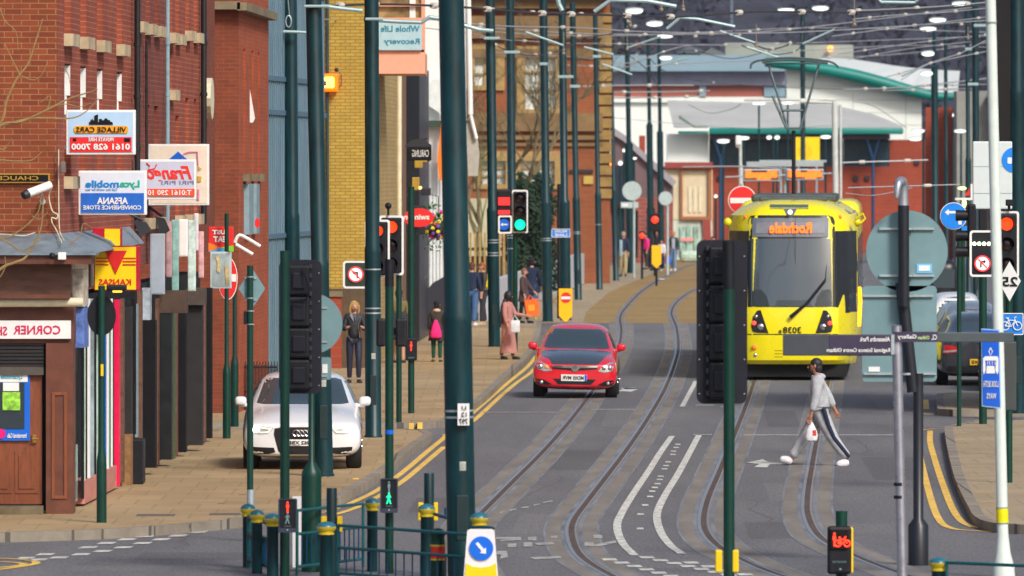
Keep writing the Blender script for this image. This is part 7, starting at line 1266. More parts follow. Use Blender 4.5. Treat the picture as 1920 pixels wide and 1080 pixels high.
# ================= VEHICLES =================
def subdiv(mb, lv=2):
 me = bpy.data.meshes.new('t'); me.from_pydata(mb.v, [], mb.f); ob = bpy.data.objects.new('t', me); COL.objects.link(ob); bm = bmesh.new(); bm.from_mesh(me); bmesh.ops.remove_doubles(bm, verts=bm.verts[:], dist=1e-4); bmesh.ops.recalc_face_normals(bm, faces=bm.faces[:]); bm.to_mesh(me); bm.free()
 if lv: md = ob.modifiers.new('s', 'SUBSURF'); md.levels = lv
 m2 = bpy.data.meshes.new_from_object(ob.evaluated_get(bpy.context.evaluated_depsgraph_get())); out = MB(); out.add([v.co.copy() for v in m2.vertices], [tuple(p.vertices) for p in m2.polygons])
 bpy.data.objects.remove(ob); bpy.data.meshes.remove(me); bpy.data.meshes.remove(m2); return out
def bvh_of(mb): return BVHTree.FromPolygons([Vector(v) for v in mb.v], mb.f)
def patch(bv, poly, ax='f', cell=.09, off=.006, th=0.02):
 """outline laid on a body panel: ax f front, r rear, R right, L left"""
 bm = bmesh.new(); vs = [bm.verts.new((p[0], 0, p[1])) for p in poly]; bm.faces.new(vs)
 for ax_, lo, hi in ((0, min(p[0] for p in poly), max(p[0] for p in poly)), (2, min(p[1] for p in poly), max(p[1] for p in poly))):
  k = math.floor(lo / cell) + 1
  while k * cell < hi:
   no = Vector((0, 0, 0)); no[ax_] = 1; co = Vector((0, 0, 0)); co[ax_] = k * cell; bmesh.ops.bisect_plane(bm, geom=bm.verts[:] + bm.edges[:] + bm.faces[:], plane_co=co, plane_no=no); k += 1
 bmesh.ops.triangulate(bm, faces=[f for f in bm.faces if len(f.verts) > 4]); bm.verts.index_update(); dn = {'f': Vector((0, 1, 0)), 'r': Vector((0, -1, 0)), 'R': Vector((-1, 0, 0)), 'L': Vector((1, 0, 0))}[ax]; out = []; miss = []; last = None
 for v in bm.verts:
  u, z = v.co.x, v.co.z; o = Vector((u, 0, z)) - dn * 50 if ax in 'fr' else Vector((0, u, z)) - dn * 50
  hit = bv.ray_cast(o, dn)
  if hit[0] is None: hit = bv.find_nearest(Vector((u, -.2 if ax == 'f' else 5, z)) if ax in 'fr' else Vector((o.x * .02, u, z)))
  out.append(hit[0] - dn * off)
 mb = MB(); n = len(out); fs = [tuple(v.index for v in f.verts) for f in bm.faces]; ec = {}
 for f in fs:
  for i in range(len(f)): ec.setdefault(tuple(sorted((f[i], f[(i + 1) % len(f)]))), []).append((f[i], f[(i + 1) % len(f)]))
 rim = [(e[0][0], e[0][1], e[0][1] + n, e[0][0] + n) for e in ec.values() if len(e) == 1]; mb.add(out + [p + dn * th for p in out], fs + rim); bm.free(); return mb
GLS = mat('car_glass', (.035, .055, .065), .04, var=0, spec=1.0, coat=.5); TYRE = mat('tyre', (.012, .012, .013), .8, var=.2); CHROME = mat('chrome', (.7, .72, .75), .12, 1, var=0); BLKP = mat('black_trim', (.012, .013, .016), .35, var=.1)
HEADC = mat('headlamp_clear', (.55, .58, .6), .08, .5, var=.25, scale=14, coat=1); AMBER = mat('indicator_amber', (.8, .35, .12), .2, var=0)
SAL = [(0, [(0, .24), (.6, .24), (.80, .30), (.84, .46), (.80, .60), (.68, .65), (.4, .67), (.2, .68), (0, .685)]), (.13, [(0, .18), (.6, .18), (.86, .25), (.90, .46), (.87, .66), (.76, .72), (.45, .73), (.2, .74), (0, .745)]), (.5, [(0, .16), (.68, .16), (.87, .25), (.91, .5), (.875, .74), (.77, .81), (.5, .85), (.25, .865), (0, .87)]),
       (1.05, [(0, .16), (.7, .16), (.88, .25), (.915, .52), (.88, .80), (.78, .87), (.5, .92), (.25, .94), (0, .945)]), (1.32, [(0, .16), (.7, .16), (.88, .25), (.915, .52), (.885, .84), (.83, .91), (.76, .955), (.35, .985), (0, .99)]), (2.15, [(0, .16), (.7, .16), (.88, .25), (.915, .52), (.885, .86), (.83, .94), (.67, 1.35), (.42, 1.41), (0, 1.42)]), (2.8, [(0, .16), (.7, .16), (.88, .25), (.915, .52), (.885, .87), (.83, .95), (.66, 1.37), (.42, 1.44), (0, 1.45)])]
SAL_R = [(3.5, [(0, .16), (.7, .16), (.88, .25), (.915, .52), (.885, .88), (.80, .96), (.57, 1.30), (.35, 1.375), (0, 1.385)]), (4.05, [(0, .17), (.7, .17), (.88, .26), (.91, .52), (.88, .90), (.80, .97), (.66, 1.04), (.4, 1.07), (0, 1.08)]), (4.5, [(0, .2), (.68, .2), (.84, .28), (.87, .52), (.84, .86), (.76, .95), (.6, 1.0), (.3, 1.02), (0, 1.025)]), (4.7, [(0, .26), (.6, .26), (.74, .32), (.78, .52), (.76, .80), (.70, .88), (.5, .92), (.3, .93), (0, .935)])]
HAT_R = [(3.45, [(0, .16), (.7, .16), (.88, .25), (.915, .52), (.885, .88), (.80, .96), (.58, 1.33), (.36, 1.41), (0, 1.42)]), (3.95, [(0, .17), (.7, .17), (.86, .26), (.90, .52), (.87, .88), (.79, .96), (.60, 1.22), (.4, 1.29), (0, 1.30)]), (4.2, [(0, .2), (.66, .2), (.82, .28), (.86, .52), (.83, .84), (.74, .93), (.6, 1.0), (.3, 1.02), (0, 1.03)]), (4.28, [(0, .26), (.58, .26), (.72, .32), (.77, .52), (.75, .78), (.68, .85), (.5, .9), (.3, .91), (0, .915)])]
def body_mesh(st, sx=1, sz=1):
 n = len(st[0][1]); vs = []; fs = []; N = 2 * n - 2
 for y, h in st:
  ring = [(-x * sx, y, z * sz) for x, z in h[1:-1]]; ring = [(0, y, h[0][1] * sz)] + ring + [(0, y, h[-1][1] * sz)] + [(x * sx, y, z * sz) for x, z in reversed(h[1:-1])]; vs += ring
 for i in range(len(st) - 1):
  for k in range(N): fs.append((i * N + k, i * N + (k + 1) % N, (i + 1) * N + (k + 1) % N, (i + 1) * N + k))
 for e in (0, len(st) - 1):
  o = e * N
  for k in range(n - 1):
   a, c, d_, f = o + k, o + k + 1, o + (N - k - 1) % N, o + (N - k) % N
   q = []
   for v in (a, c, d_, f):
    if v not in q: q.append(v)
   if len(q) > 2: fs.append(tuple(q))
 m = MB(); m.add(vs, fs); return subdiv(m, 2)
def car(name, label, paint, rear, sx=1., sz=1., L_=1.):
 t = thing(name, label, 'car', (0, 0, 0), local=True); bd = body_mesh([(y * L_, h) for y, h in SAL + rear], sx, sz); o = bd.build('body', paint, t, smooth=True, auto=60); bv = bvh_of(bd); W = .915 * sx; ylast = rear[-1][0] * L_
 b = patch(bv, [(x * sx, z * sz) for x, z in ((-.70, .975), (-.6, .96), (.6, .96), (.70, .975), (.585, 1.305), (.5, 1.335), (-.5, 1.335), (-.585, 1.305))], 'f', cell=.05, off=.012); b.build('windscreen', GLS, t, smooth=True)
 b = patch(bv, [(x * sx, z * sz) for x, z in ((-.66, 1.0), (.66, 1.0), (.54, 1.29), (.45, 1.32), (-.45, 1.32), (-.54, 1.29))] if rear is HAT_R else [(x * sx, z * sz) for x, z in ((-.68, 1.08), (.68, 1.08), (.54, 1.28), (.45, 1.33), (-.45, 1.33), (-.54, 1.28))], 'r', off=.004); b.build('rear_window', GLS, t, smooth=True)
 for ax in 'RL':
  b = patch(bv, [(y * L_, z * sz) for y, z in ((1.55, .97), (2.55, .97), (2.55, 1.3), (2.2, 1.28))], ax, off=.004); b.build('side_window', GLS, t, smooth=True); b = patch(bv, [(y * L_, z * sz) for y, z in ((2.62, .98), (3.5, 1.0), (3.35, 1.26), (2.62, 1.31))], ax, off=.004); b.build('side_window', GLS, t, smooth=True)
  s_ = 1 if ax == 'R' else -1
  for yw in (.88 * L_, 3.55 * L_ if rear is SAL_R else 3.4 * L_):
   b = patch(bv, [(yw + .36 * math.cos(a), .33 + .36 * math.sin(a)) for a in [i * math.pi / 8 for i in range(16)]], ax, cell=.15, off=.002); b.build('wheel_arch', BLKP, t)
   b = MB(); c = Vector((s_ * (W - .20), yw, .32)); b.lathe(c - Vector((s_ * .06, 0, 0)), [(.2, 0), (.29, .0), (.32, .03), (.32, .2), (.30, .235), (.21, .24)], 26, top=c + Vector((s_, 0, 0))); wh = b.build('wheel', TYRE, t, smooth=True)
   b = MB(); b.lathe(c + Vector((s_ * .10, 0, 0)), [(.21, 0), (.205, .075), (.18, .07), (.05, .06), (.045, .085), (.01, .086)], 20, top=c + Vector((s_ * 2, 0, 0))); b.build('rim', CHROME, wh, smooth=True)
  b = MB(); b.rbx(*sorted((s_ * (W - .06), s_ * (W + .12))), 1.54 * L_, 1.68 * L_, .92 * sz, 1.065 * sz, .055, 4); b.tube((s_ * (W - .12), 1.6 * L_, .93 * sz), (s_ * (W + .03), 1.61 * L_, .93 * sz), .03); b.build('wing_mirror', paint, t, smooth=True)
 return t, bv, bd
def fp(zx, zy, cx, cz, s_): return ((zx - cx) / s_, (cz - zy) / s_)
def fpatch(t, bv, name, pts, m, conv, off=.01, mirror=False, cell=.06, ax='f', th=.02):
 q = [conv(*p) for p in pts]; patch(bv, q, ax, cell, off, th).build(name, m, t, smooth=True)
 if mirror: patch(bv, [(-x, z) for x, z in q], ax, cell, off, th).build(name, m, t, smooth=True)
def plate_on(t, bv, q, st, col=WHITE, ax='f', extra=None):
 hit = bv.ray_cast(Vector(((q[0] + q[2]) / 2, -20 if ax == 'f' else 20, (q[1] + q[3]) / 2)), Vector((0, 1 if ax == 'f' else -1, 0)))[0]; y = hit.y + (-.03 if ax == 'f' else .03); d = -1 if ax == 'f' else 1
 b = MB(); b.bx(q[0], q[2], min(y, y - d * .06), max(y, y - d * .06), q[1], q[3]); p = b.build('number_plate', col, t)
 b = MB(); w_ = q[2] - q[0]; h_ = q[3] - q[1]
 if ax == 'f': b.text(st, q[0] + w_ * .05, q[1] + h_ * .2, q[2] - w_ * (.12 if extra else .05), q[3] - h_ * .2, y, bold=.03)
 else:
  b.text(st, q[0] + w_ * .05, q[1] + h_ * .2, q[2] - w_ * .05, q[3] - h_ * .2, 0, mirror=False, bold=.03); b.v = [(v[0], y - v[1], v[2]) for v in b.v]
 b.build('lettering', BLKP, p)
 if extra: b = MB(); b.bx(q[2] - w_ * .09, q[2] - .002, y - .004, y - .001, q[1] + .003, q[3] - .003); b.build('blue_band', BLUE, p)
RCAR = mat('car_red', (.72, .012, .03), .22, var=0, coat=1); WCAR = mat('car_white', (.78, .79, .82), .22, var=0, coat=1); DCAR = mat('car_charcoal', (.03, .034, .045), .22, var=0, coat=1); SCAR = mat('car_silver', (.30, .35, .42), .25, .5, var=0, coat=1); BONN = mat('bonnet_black', (.045, .055, .075), .2, var=0, coat=1)
# --- red hatchback
t, bv, bd = car('hatchback_car', 'red hatchback with a dark bonnet driving towards us on the left tracks', RCAR, HAT_R, .955, 1.03); C7 = lambda x, y: fp(x, y, 676, 1003, 616)
fpatch(t, bv, 'bonnet', [(225, 428), (400, 412), (676, 405), (950, 412), (1120, 428), (1050, 480), (975, 560), (940, 578), (676, 575), (390, 578), (350, 520), (250, 480)], BONN, C7, .012, cell=.04)
fpatch(t, bv, 'grille', [(385, 598), (965, 598), (950, 632), (700, 655), (676, 662), (650, 655), (400, 638)], BLKP, C7, .008); fpatch(t, bv, 'chrome_bar', [(383, 592), (625, 596), (660, 588), (694, 588), (722, 596), (960, 592), (955, 612), (735, 622), (694, 668), (658, 668), (622, 624), (395, 618)], CHROME, C7, .022)
q = C7(676, 615); b = MB(); b.tube((q[0], -.045, q[1]), (q[0], .02, q[1]), .045); b.build('emblem', mat('emblem_grey', (.3, .3, .32), .2, .8), t, smooth=True)
fpatch(t, bv, 'headlight', [(205, 545), (240, 545), (330, 590), (390, 662), (300, 672), (215, 650), (195, 600)], HEADC, C7, .012, True)
for xx, r, m in ((245, .052, CHROME), (320, .045, AMBER)):
 for sg in (1, -1): q = C7(xx, 618); h = bv.ray_cast(Vector((q[0], -9, q[1])), Vector((0, 1, 0)))[0]; b = MB(); b.ball((sg * q[0], h.y - .012, q[1]), (r, .02, r)); b.build('lamp_bowl', m if m is CHROME or sg == 1 else CHROME, t, smooth=True)
fpatch(t, bv, 'lower_intake', [(405, 760), (940, 760), (880, 828), (470, 828)], BLKP, C7, .008); fpatch(t, bv, 'fog_light_recess', [(192, 765), (290, 775), (390, 828), (350, 838), (205, 832)], BLKP, C7, .008, True); fpatch(t, bv, 'skirt', [(185, 882), (676, 898), (1170, 882), (1150, 925), (676, 945), (200, 925)], BLKP, C7, .01)
for sg in (1, -1): q = C7(262, 806); h = bv.ray_cast(Vector((q[0], -9, q[1])), Vector((0, 1, 0)))[0]; b = MB(); b.ball((sg * q[0], h.y - .01, q[1]), (.035, .02, .035)); b.build('fog_light', HEADC, t, smooth=True)
a = C7(505, 785); c = C7(826, 705); plate_on(t, bv, (a[0], a[1], c[0], c[1]), 'MD05 MVR', WHITE, 'f', True)
b = MB(); 
for sg, x0 in ((1, -.55), (1, .05)): b.path([(x0, 1.30, .985), (x0 + .25, 1.38, 1.035), (x0 + .5, 1.36, 1.02)], .008, 5)
b.build('wiper', BLKP, t)
# driver and passenger glimpsed through the screen are built with the people
t.location = (X_(1077, 172.5), 172.5, 0); t.rotation_euler = (0, R(1.2), R(-1.5)); t.scale = (1.0,) * 3; red_car = t
# --- white saloon
t, bv, bd = car('saloon_car', 'white saloon car with headlights on, standing on the pavement among green poles', WCAR, SAL_R, 1.0, 1.0); C6 = lambda x, y: fp(x, y, 650, 985, 641)
fpatch(t, bv, 'grille', [(385, 585), (460, 572), (860, 572), (925, 585), (935, 640), (880, 800), (850, 835), (450, 835), (420, 800), (378, 640)], BLKP, C6, .008)
b = MB(); 
for i in range(4): x0 = (571 + i * 38 - 650) / 641 + .035; b.path([(x0 + .052 * math.cos(a), -.045, C6(0, 628)[1] + .045 * math.sin(a)) for a in [k * math.pi / 9 for k in range(19)]], .007, 5)
b.build('ring_emblem', CHROME, t, smooth=True)
fpatch(t, bv, 'headlight', [(160, 562), (240, 562), (375, 582), (325, 632), (240, 636), (160, 628)], HEADC, C6, .01, True); 
for sg in (1, -1): q = C6(205, 590); h = bv.ray_cast(Vector((q[0], -9, q[1])), Vector((0, 1, 0)))[0]; b = MB(); b.ball((sg * q[0], h.y - .012, q[1]), (.055, .03, .05)); b.build('lit_lamp', glow('headlamp_lit', (1, .97, 1), 16), t, smooth=True)
fpatch(t, bv, 'daytime_strip', [(235, 566), (360, 586), (322, 628), (240, 630), (240, 618), (315, 614), (338, 596), (240, 580)], glow('drl', (.85, .8, .6), 1.3), C6, .02, True); fpatch(t, bv, 'air_intake', [(165, 762), (378, 770), (392, 812), (330, 832), (175, 838)], BLKP, C6, .008, True); fpatch(t, bv, 'lower_lip', [(350, 858), (650, 850), (950, 858), (920, 872), (650, 868), (380, 872)], BLKP, C6, .012)
a = C6(505, 752); c = C6(800, 690); plate_on(t, bv, (a[0], a[1], c[0], c[1]), 'DN62 XBE'); b = MB(); b.bx(-.25, -.02, -.03, 0, .36, .375); b.build('grille_slat', CHROME, t)
fpatch(t, bv, 'bonnet_crease_shade', [(250, 440), (256, 440), (345, 565), (335, 565)], mat('crease_shade', (.55, .57, .62), .3, var=0), C6, .003, True, th=.004)  # grey strip draws the shade along the bonnet crease
t.location = (X_(566.5, 128.2), 128.2, KZ); t.rotation_euler = (0, 0, R(1.0))
# --- cars seen from behind on the right
def rear_car(name, label, paint, px, ybase, wpx, rearp, sz=1., plate=None):
 Y = F * H / (ybase - HY); s_ = F / Y; sc_ = wpx / s_ / 1.83; t, bv, bd = car(name, label, paint, rearp, 1., sz); conv = lambda x, z: (x, z)
 fpatch(t, bv, 'tail_light', [(.48, .68), (.84, .64), (.87, .79), (.74, .82), (.54, .79)], mat('tail_red', (.55, .01, .015), .15, var=.1, coat=1), conv, .01, True, ax='r'); fpatch(t, bv, 'reverse_lens', [(.53, .69), (.80, .665), (.80, .70), (.54, .725)], HEADC, conv, .016, True, ax='r')
 fpatch(t, bv, 'bumper_trim', [(-.72, .30), (.72, .30), (.70, .40), (-.70, .40)], BLKP, conv, .008, ax='r')
 if plate: plate_on(t, bv, (-.27, .42, .27, .54), plate, mat('plate_yellow', (.85, .5, .02), .4), 'r')
 L0 = rearp[-1][0]; t.scale = (sc_,) * 3; t.rotation_euler = (0, 0, R(180)); t.location = (X_(px, Y), Y + L0 * sc_, 0); return t
rear_car('saloon_car', 'dark saloon car seen from behind, waiting in the right-hand queue', DCAR, 1844, 724, 172, SAL_R, 1.02, 'HV10 DXE'); rear_car('saloon_car', 'silver blue car seen from behind, second in the right-hand queue', SCAR, 1822, 676, 138, HAT_R, 1.02); rear_car('hatchback_car', 'white hatchback seen from behind, third in the right-hand queue', WCAR, 1796, 652, 118, HAT_R, 1.12); rear_car('hatchback_car', 'silver blue hatchback in the outer lane beyond the cycle sign', SCAR, 1935, 735, 170, HAT_R, 1.0)
Yv = 262.; s = thing('van', 'black van far back in the right-hand queue', 'van', (X_(1770, Yv), Yv, 0)); b = MB(); b.rbx(X_(1742, Yv), X_(1796, Yv), Yv, Yv + 4.5, .35, Z_(487, Yv), .3, 4); b.build('body', BLKP, s, smooth=True); b = MB(); q = RC(1750, 540, 1790, 505, Yv); b.bx(q[0], q[2], Yv - .02, Yv + .05, q[1], q[3]); b.build('rear_window', GLS, s)
for xx in (1750, 1788): b = MB(); b.tube((X_(xx, Yv) - .1, Yv + .9, .33), (X_(xx, Yv) + .1, Yv + .9, .33), .33); b.build('wheel', TYRE, s)
# --- tram
TY = mat('tram_yellow', (.86, .74, .0), .28, var=.02, coat=.6); t = thing('tram', 'yellow light rail tram coming towards us, orange destination display and raised pantograph', 'tram', (0, 0, 0), local=True); CT = lambda x, y: ((x / 2.7 + 1280 - 1485) / 85.5, (713.6 - (y / 2.7 + 320)) / 85.5)
lv = [(.36, .16, .98, 1.38), (.45, .05, 1.0, 1.40), (.9, 0, 1.02, 1.42), (1.58, .04, 1.02, 1.43), (2.4, .22, 1.0, 1.43), (3.1, .42, .97, 1.43), (3.4, .52, .95, 1.42), (3.62, .62, .90, 1.38), (3.78, .80, .80, 1.18), (3.9, 1.1, .62, .92), (3.96, 1.6, .45, .7)]
def tram_shell(L0, L1):
 b = MB(); rings = []
 for z, yf, wf, wm in lv: h = [(0, yf - .05), (wf * .5, yf - .035), (wf * .85, yf), (wf, yf + .10), (wf + (wm - wf) * .55, yf + .55), (wm, yf + 1.25), (wm, L1)]; rings.append([(-x, y, z) for x, y in reversed(h)] + [(x, y, z) for x, y in h[1:]])
 n = len(rings[0]); vs = [v for r_ in rings for v in r_]; fs = [(i * n + k, i * n + k + 1, (i + 1) * n + k + 1, (i + 1) * n + k) for i in range(len(rings) - 1) for k in range(n - 1)] + [tuple(range(n)), tuple(range((len(rings) - 1) * n, len(rings) * n)), ] + [(i * n, i * n + n - 1, (i + 1) * n + n - 1, (i + 1) * n) for i in range(len(rings) - 1)]
 b.add(vs, fs); return b
sh = tram_shell(0, 13.5); sh.build('body', TY, t, smooth=True, auto=28); bv = bvh_of(sh)
fpatch(t, bv, 'windscreen_surround', [(328, 250), (340, 230), (365, 226), (735, 226), (760, 236), (768, 255), (780, 690), (330, 690)], BLKP, CT, .006, cell=.15)
fpatch(t, bv, 'windscreen', [(345, 345), (750, 345), (757, 688), (345, 688)], mat('tram_glass', (.045, .065, .08), .03, var=.0, spec=1.0, coat=.6), CT, .016, cell=.15); fpatch(t, bv, 'display_panel', [(350, 240), (738, 240), (738, 336), (350, 336)], mat('display_grey', (.13, .15, .18), .4), CT, .02, cell=.2)
for f in (lambda x, y: CT(x, y), lambda x, y: (-CT(x, y)[0], CT(x, y)[1])):
 fpatch(t, bv, 'corner_glass', [(772, 306), (878, 306), (880, 622), (812, 628), (788, 690), (781, 690)], BLKP, f, .03, cell=.05)
 fpatch(t, bv, 'cab_seat', [(668, 686), (680, 640), (705, 605), (740, 600), (754, 612), (754, 686)], mat('cab_interior', (.02, .03, .035), .3), f, .02, cell=.12)
fpatch(t, bv, 'dashboard', [(480, 655), (640, 655), (655, 686), (465, 686)], mat('cab_dash', (.04, .055, .065), .3), CT, .02, cell=.12)
fpatch(t, bv, 'display_screen', [(368, 262), (718, 262), (718, 318), (368, 318)], mat('display_dark', (.17, .18, .21), .4), CT, .03, cell=.2)
a = CT(438, 318); c = CT(652, 262); yt = bv.ray_cast(Vector((0, -9, a[1])), Vector((0, 1, 0)))[0].y - .045; b = MB(); b.text('Rochdale', a[0], a[1], c[0], c[1], yt, bold=.03); b.build('destination_text', GLOWO, t)
fpatch(t, bv, 'top_lamp', [(508, 192), (578, 192), (562, 224), (524, 224)], mat('lamp_recess', (.12, .14, .16), .3), CT, .012, cell=.2); q = CT(543, 210); b = MB(); b.ball((q[0], .45, q[1]), (.05, .06, .05)); b.build('top_light', glow('white_lamp', (.9, .95, 1), 2), t, smooth=True)
for fl in (1, -1):
 f2 = lambda x, y, fl=fl: (lambda q: (q[0] if fl == 1 else -q[0] + .0, q[1]))(CT(x, y))
 fpatch(t, bv, 'headlight_cluster', [(712, 705), (730, 708), (752, 740), (760, 790), (752, 815), (735, 820), (672, 822), (680, 800)], BLKP, f2, .012, cell=.1)
 for xx, yy, r, m in ((735, 738, .045, CHROME), (745, 771, .05, glow('tram_red', (1, .08, .05), 1.2, (.5, .02, .02))), (711, 790, .075, CHROME)): q = f2(xx, yy); h = bv.ray_cast(Vector((q[0], -9, q[1])), Vector((0, 1, 0)))[0]; b = MB(); b.ball((q[0], h.y - .015, q[1]), (r, .035, r)); b.build('round_light', m, t, smooth=True)
 q = f2(793, 236); h = bv.ray_cast(Vector((q[0], -9, q[1])), Vector((0, 1, 0)))[0]; b = MB(); b.ball((q[0], h.y - .01, q[1]), (.045, .04, .045)); b.build('marker_light', ORANGE, t, smooth=True)
 q = f2(875, 262); b = MB(); b.ball((1.43 * fl, 1.1, q[1]), (.09, .1, .1)); b.build('corner_camera', TY, t, smooth=True)
q = CT(362, 895); h = bv.ray_cast(Vector((q[0], -9, q[1])), Vector((0, 1, 0)))[0]; b = MB(); b.ball((q[0], h.y, q[1]), (.06, .03, .06)); b.build('orange_light', ORANGE, t, smooth=True); q = CT(367, 934); b = MB(); b.ball((q[0], h.y + .02, q[1]), (.04, .03, .045)); b.build('coupler_light', CHROME, t, smooth=True)
fpatch(t, bv, 'panel_gap', [(325, 826), (785, 826), (785, 831), (325, 831)], BLKP, CT, .004, th=.006)
for yy in (908, 924, 940): fpatch(t, bv, 'vent_slot', [(465, yy), (507, yy), (507, yy + 4), (465, yy + 4)], mat('slot_olive', (.35, .25, .0), .5), CT, .004, th=.006)
a = CT(508, 822); c = CT(600, 790); b = MB(); yt = bv.ray_cast(Vector((.2, -9, a[1])), Vector((0, 1, 0)))[0].y - .012; b.text('3038', a[0], a[1], c[0], c[1], yt, bold=.02); a = CT(485, 822); c = CT(500, 806); b.text('B', a[0], a[1], c[0], c[1], yt, bold=.02); b.build('fleet_number', BLKP, t)
b = MB(); b.path([(CT(545, 742)[0], -.10, CT(0, 742)[1]), (CT(640, 660)[0], -.02, CT(0, 660)[1]), (CT(722, 560)[0], .12, CT(0, 560)[1])], [.05, .025, .018], 6); b.path([(CT(620, 675)[0], -.02, CT(0, 675)[1]), (CT(725, 545)[0], .1, CT(0, 545)[1])], .014, 5); b.path([(CT(722, 560)[0], .12, CT(0, 560)[1]), (CT(730, 440)[0], .3, CT(0, 440)[1])], .012, 5); b.build('wiper', BLKP, t)
b = MB(); b.path([(0.07, .12, CT(0, 600)[1]), (.07, .3, CT(0, 330)[1]), (.07, .42, CT(0, 240)[1])], .008, 4); b.build('screen_joint', BLKP, t)
for ax in 'RL':
 patch(bv, [(.75, 3.25), (1.9, 3.25), (1.9, .62 if ax == 'L' else 1.5), (.62, 1.5)], ax, .3, .008).build('cab_door_window', GLASSD, t); patch(bv, [(2.3, 3.1), (12.9, 3.1), (12.9, 1.5), (2.3, 1.5)], ax, .8, .008).build('window_band', GLASSD, t); patch(bv, [(.6, .55), (13.4, .55), (13.4, .40), (.7, .40)], ax, .8, .006).build('lower_stripe', mat('tram_silver', (.35, .36, .38), .4, .4), t)
 sg = 1 if ax == 'R' else -1
 if ax == 'R':
  patch(bv, [(.42, 1.48), (.62, 1.48), (.78, 3.25), (.6, 3.25)], ax, .3, .008).build('window_pillar', BLKP, t); b = MB(); b.path([(1.46, 3.2, 2.0), (1.49, 3.3, 1.7), (1.47, 3.2, 1.45), (1.45, 3.1, 1.15)], .045, 6); b.build('indicator_strip', glow('indicator_orange', (1, .3, .0), 4), t)
  b = MB(); b.path([(1.40, 1.0, 3.55), (1.55, .95, 3.66), (1.6, .95, 3.55), (1.5, .95, 3.45)], .025, 6); b.build('mirror_arm', TY, t)
b = MB(); b.bx(-1.2, 1.2, .35, 13.2, .08, .358); b.build('underframe_shade', mat('underframe_shade', (.012, .012, .012), .9), t)  # underframe box, near black so it also fills the shade below the tram
for k, yy in enumerate((2.2, 4.0, 10.5)):
 b = MB(); 
 for xx in (-.72, .72): b.tube((xx - .06, yy, .33), (xx + .06, yy, .33), .33, n=20)
 b.tube((-.7, yy, .33), (.7, yy, .33), .06); b.build('wheelset', STEEL, t, smooth=True)
b = MB(); b.rbx(-.95, .95, 3.2, 12.5, 3.9, 4.08, .06); b.rbx(-.75, .75, 1.9, 3.1, 3.9, 4.03, .05); b.build('roof_unit', mat('roof_unit', (.06, .08, .08), .6, var=.3), t); patch(bv, [(-.5, 3.76), (.35, 3.76), (.35, 3.86), (-.5, 3.86)], 'f', .2, .01).build('roof_vent', mat('vent_teal', (.08, .13, .12), .5), t)
for ax in 'RL': patch(bv, [(1.6, 3.66), (13, 3.66), (13, 3.88), (1.9, 3.88)], ax, .6, .01).build('roof_side_panel', mat('roof_side_grey', (.20, .22, .22), .4, .3), t)
# second section
b = MB(); b.rbx(-1.42, 1.42, 14.2, 28, .36, 3.9, .25, 3); sec = b.build('rear_section', TY, t, smooth=True); b = MB(); 
for sg in (-1, 1): b.bx(min(sg * 1.421, sg * 1.43), max(sg * 1.421, sg * 1.43), 14.8, 27.5, 1.5, 3.1)
b.build('window_band', GLASSD, sec); b = MB(); b.bx(-1.25, 1.25, 13.5, 14.3, .5, 3.7); b.build('bellows', BLKP, t)
# pantograph: rises from the roof about 5 m behind the nose
FR = mat('pantograph_grey', (.10, .14, .15), .45, .4); yp = 5.2; Cp = lambda px, py: (((px - 960) * (187 + yp) / F) - ((1485 - 960) * 187 / F) - yp * .045, H - (py - HY) * (187 + yp) / F)
b = MB(); x, z = Cp(1488, 245); b.tube((x, yp, 4.0), (x, yp, z), .045); b.build('mast', BLKP, t, smooth=True)
b = MB(); q = [Cp(1474, 243), Cp(1503, 243), Cp(1503, 239), Cp(1474, 239)]; b.prism([(q[0][0], q[0][1]), (q[1][0], q[1][1]), (q[2][0], q[2][1]), (q[3][0], q[3][1])], yp - .15, yp + .15); b.build('knee', FR, t)
b = MB(); 
for a, c in (((1477, 241), (1441, 122)), ((1500, 241), (1535, 122)), ((1474, 240), (1448, 180)), ((1465, 207), (1510, 207))): p0, p1 = Cp(*a), Cp(*c); b.tube((p0[0], yp, p0[1]), (p1[0], yp + .2, p1[1]), .028)
b.build('arms', FR, t, smooth=True)
b = MB(); pts = [Cp(1407, 129), Cp(1410, 119), Cp(1425, 113), Cp(1460, 109), Cp(1500, 109), Cp(1540, 113), Cp(1560, 117), Cp(1570, 124), Cp(1571, 128)]; b.path(smooth_line([(x, yp, z) for x, z in pts], 4), .025, 7); b.path(smooth_line([(x, yp + .3, z) for x, z in [Cp(1428, 117), Cp(1445, 113), Cp(1500, 112), Cp(1552, 118)]], 4), .03, 7); q0, q1 = Cp(1432, 119), Cp(1540, 119); b.tube((q0[0], yp + .15, q0[1]), (q1[0], yp + .15, q1[1]), .02); b.build('collector_head', FR, t, smooth=True)
t.location = (X_(1485, 187), 187, 0); t.rotation_euler = (0, 0, R(-2.6))
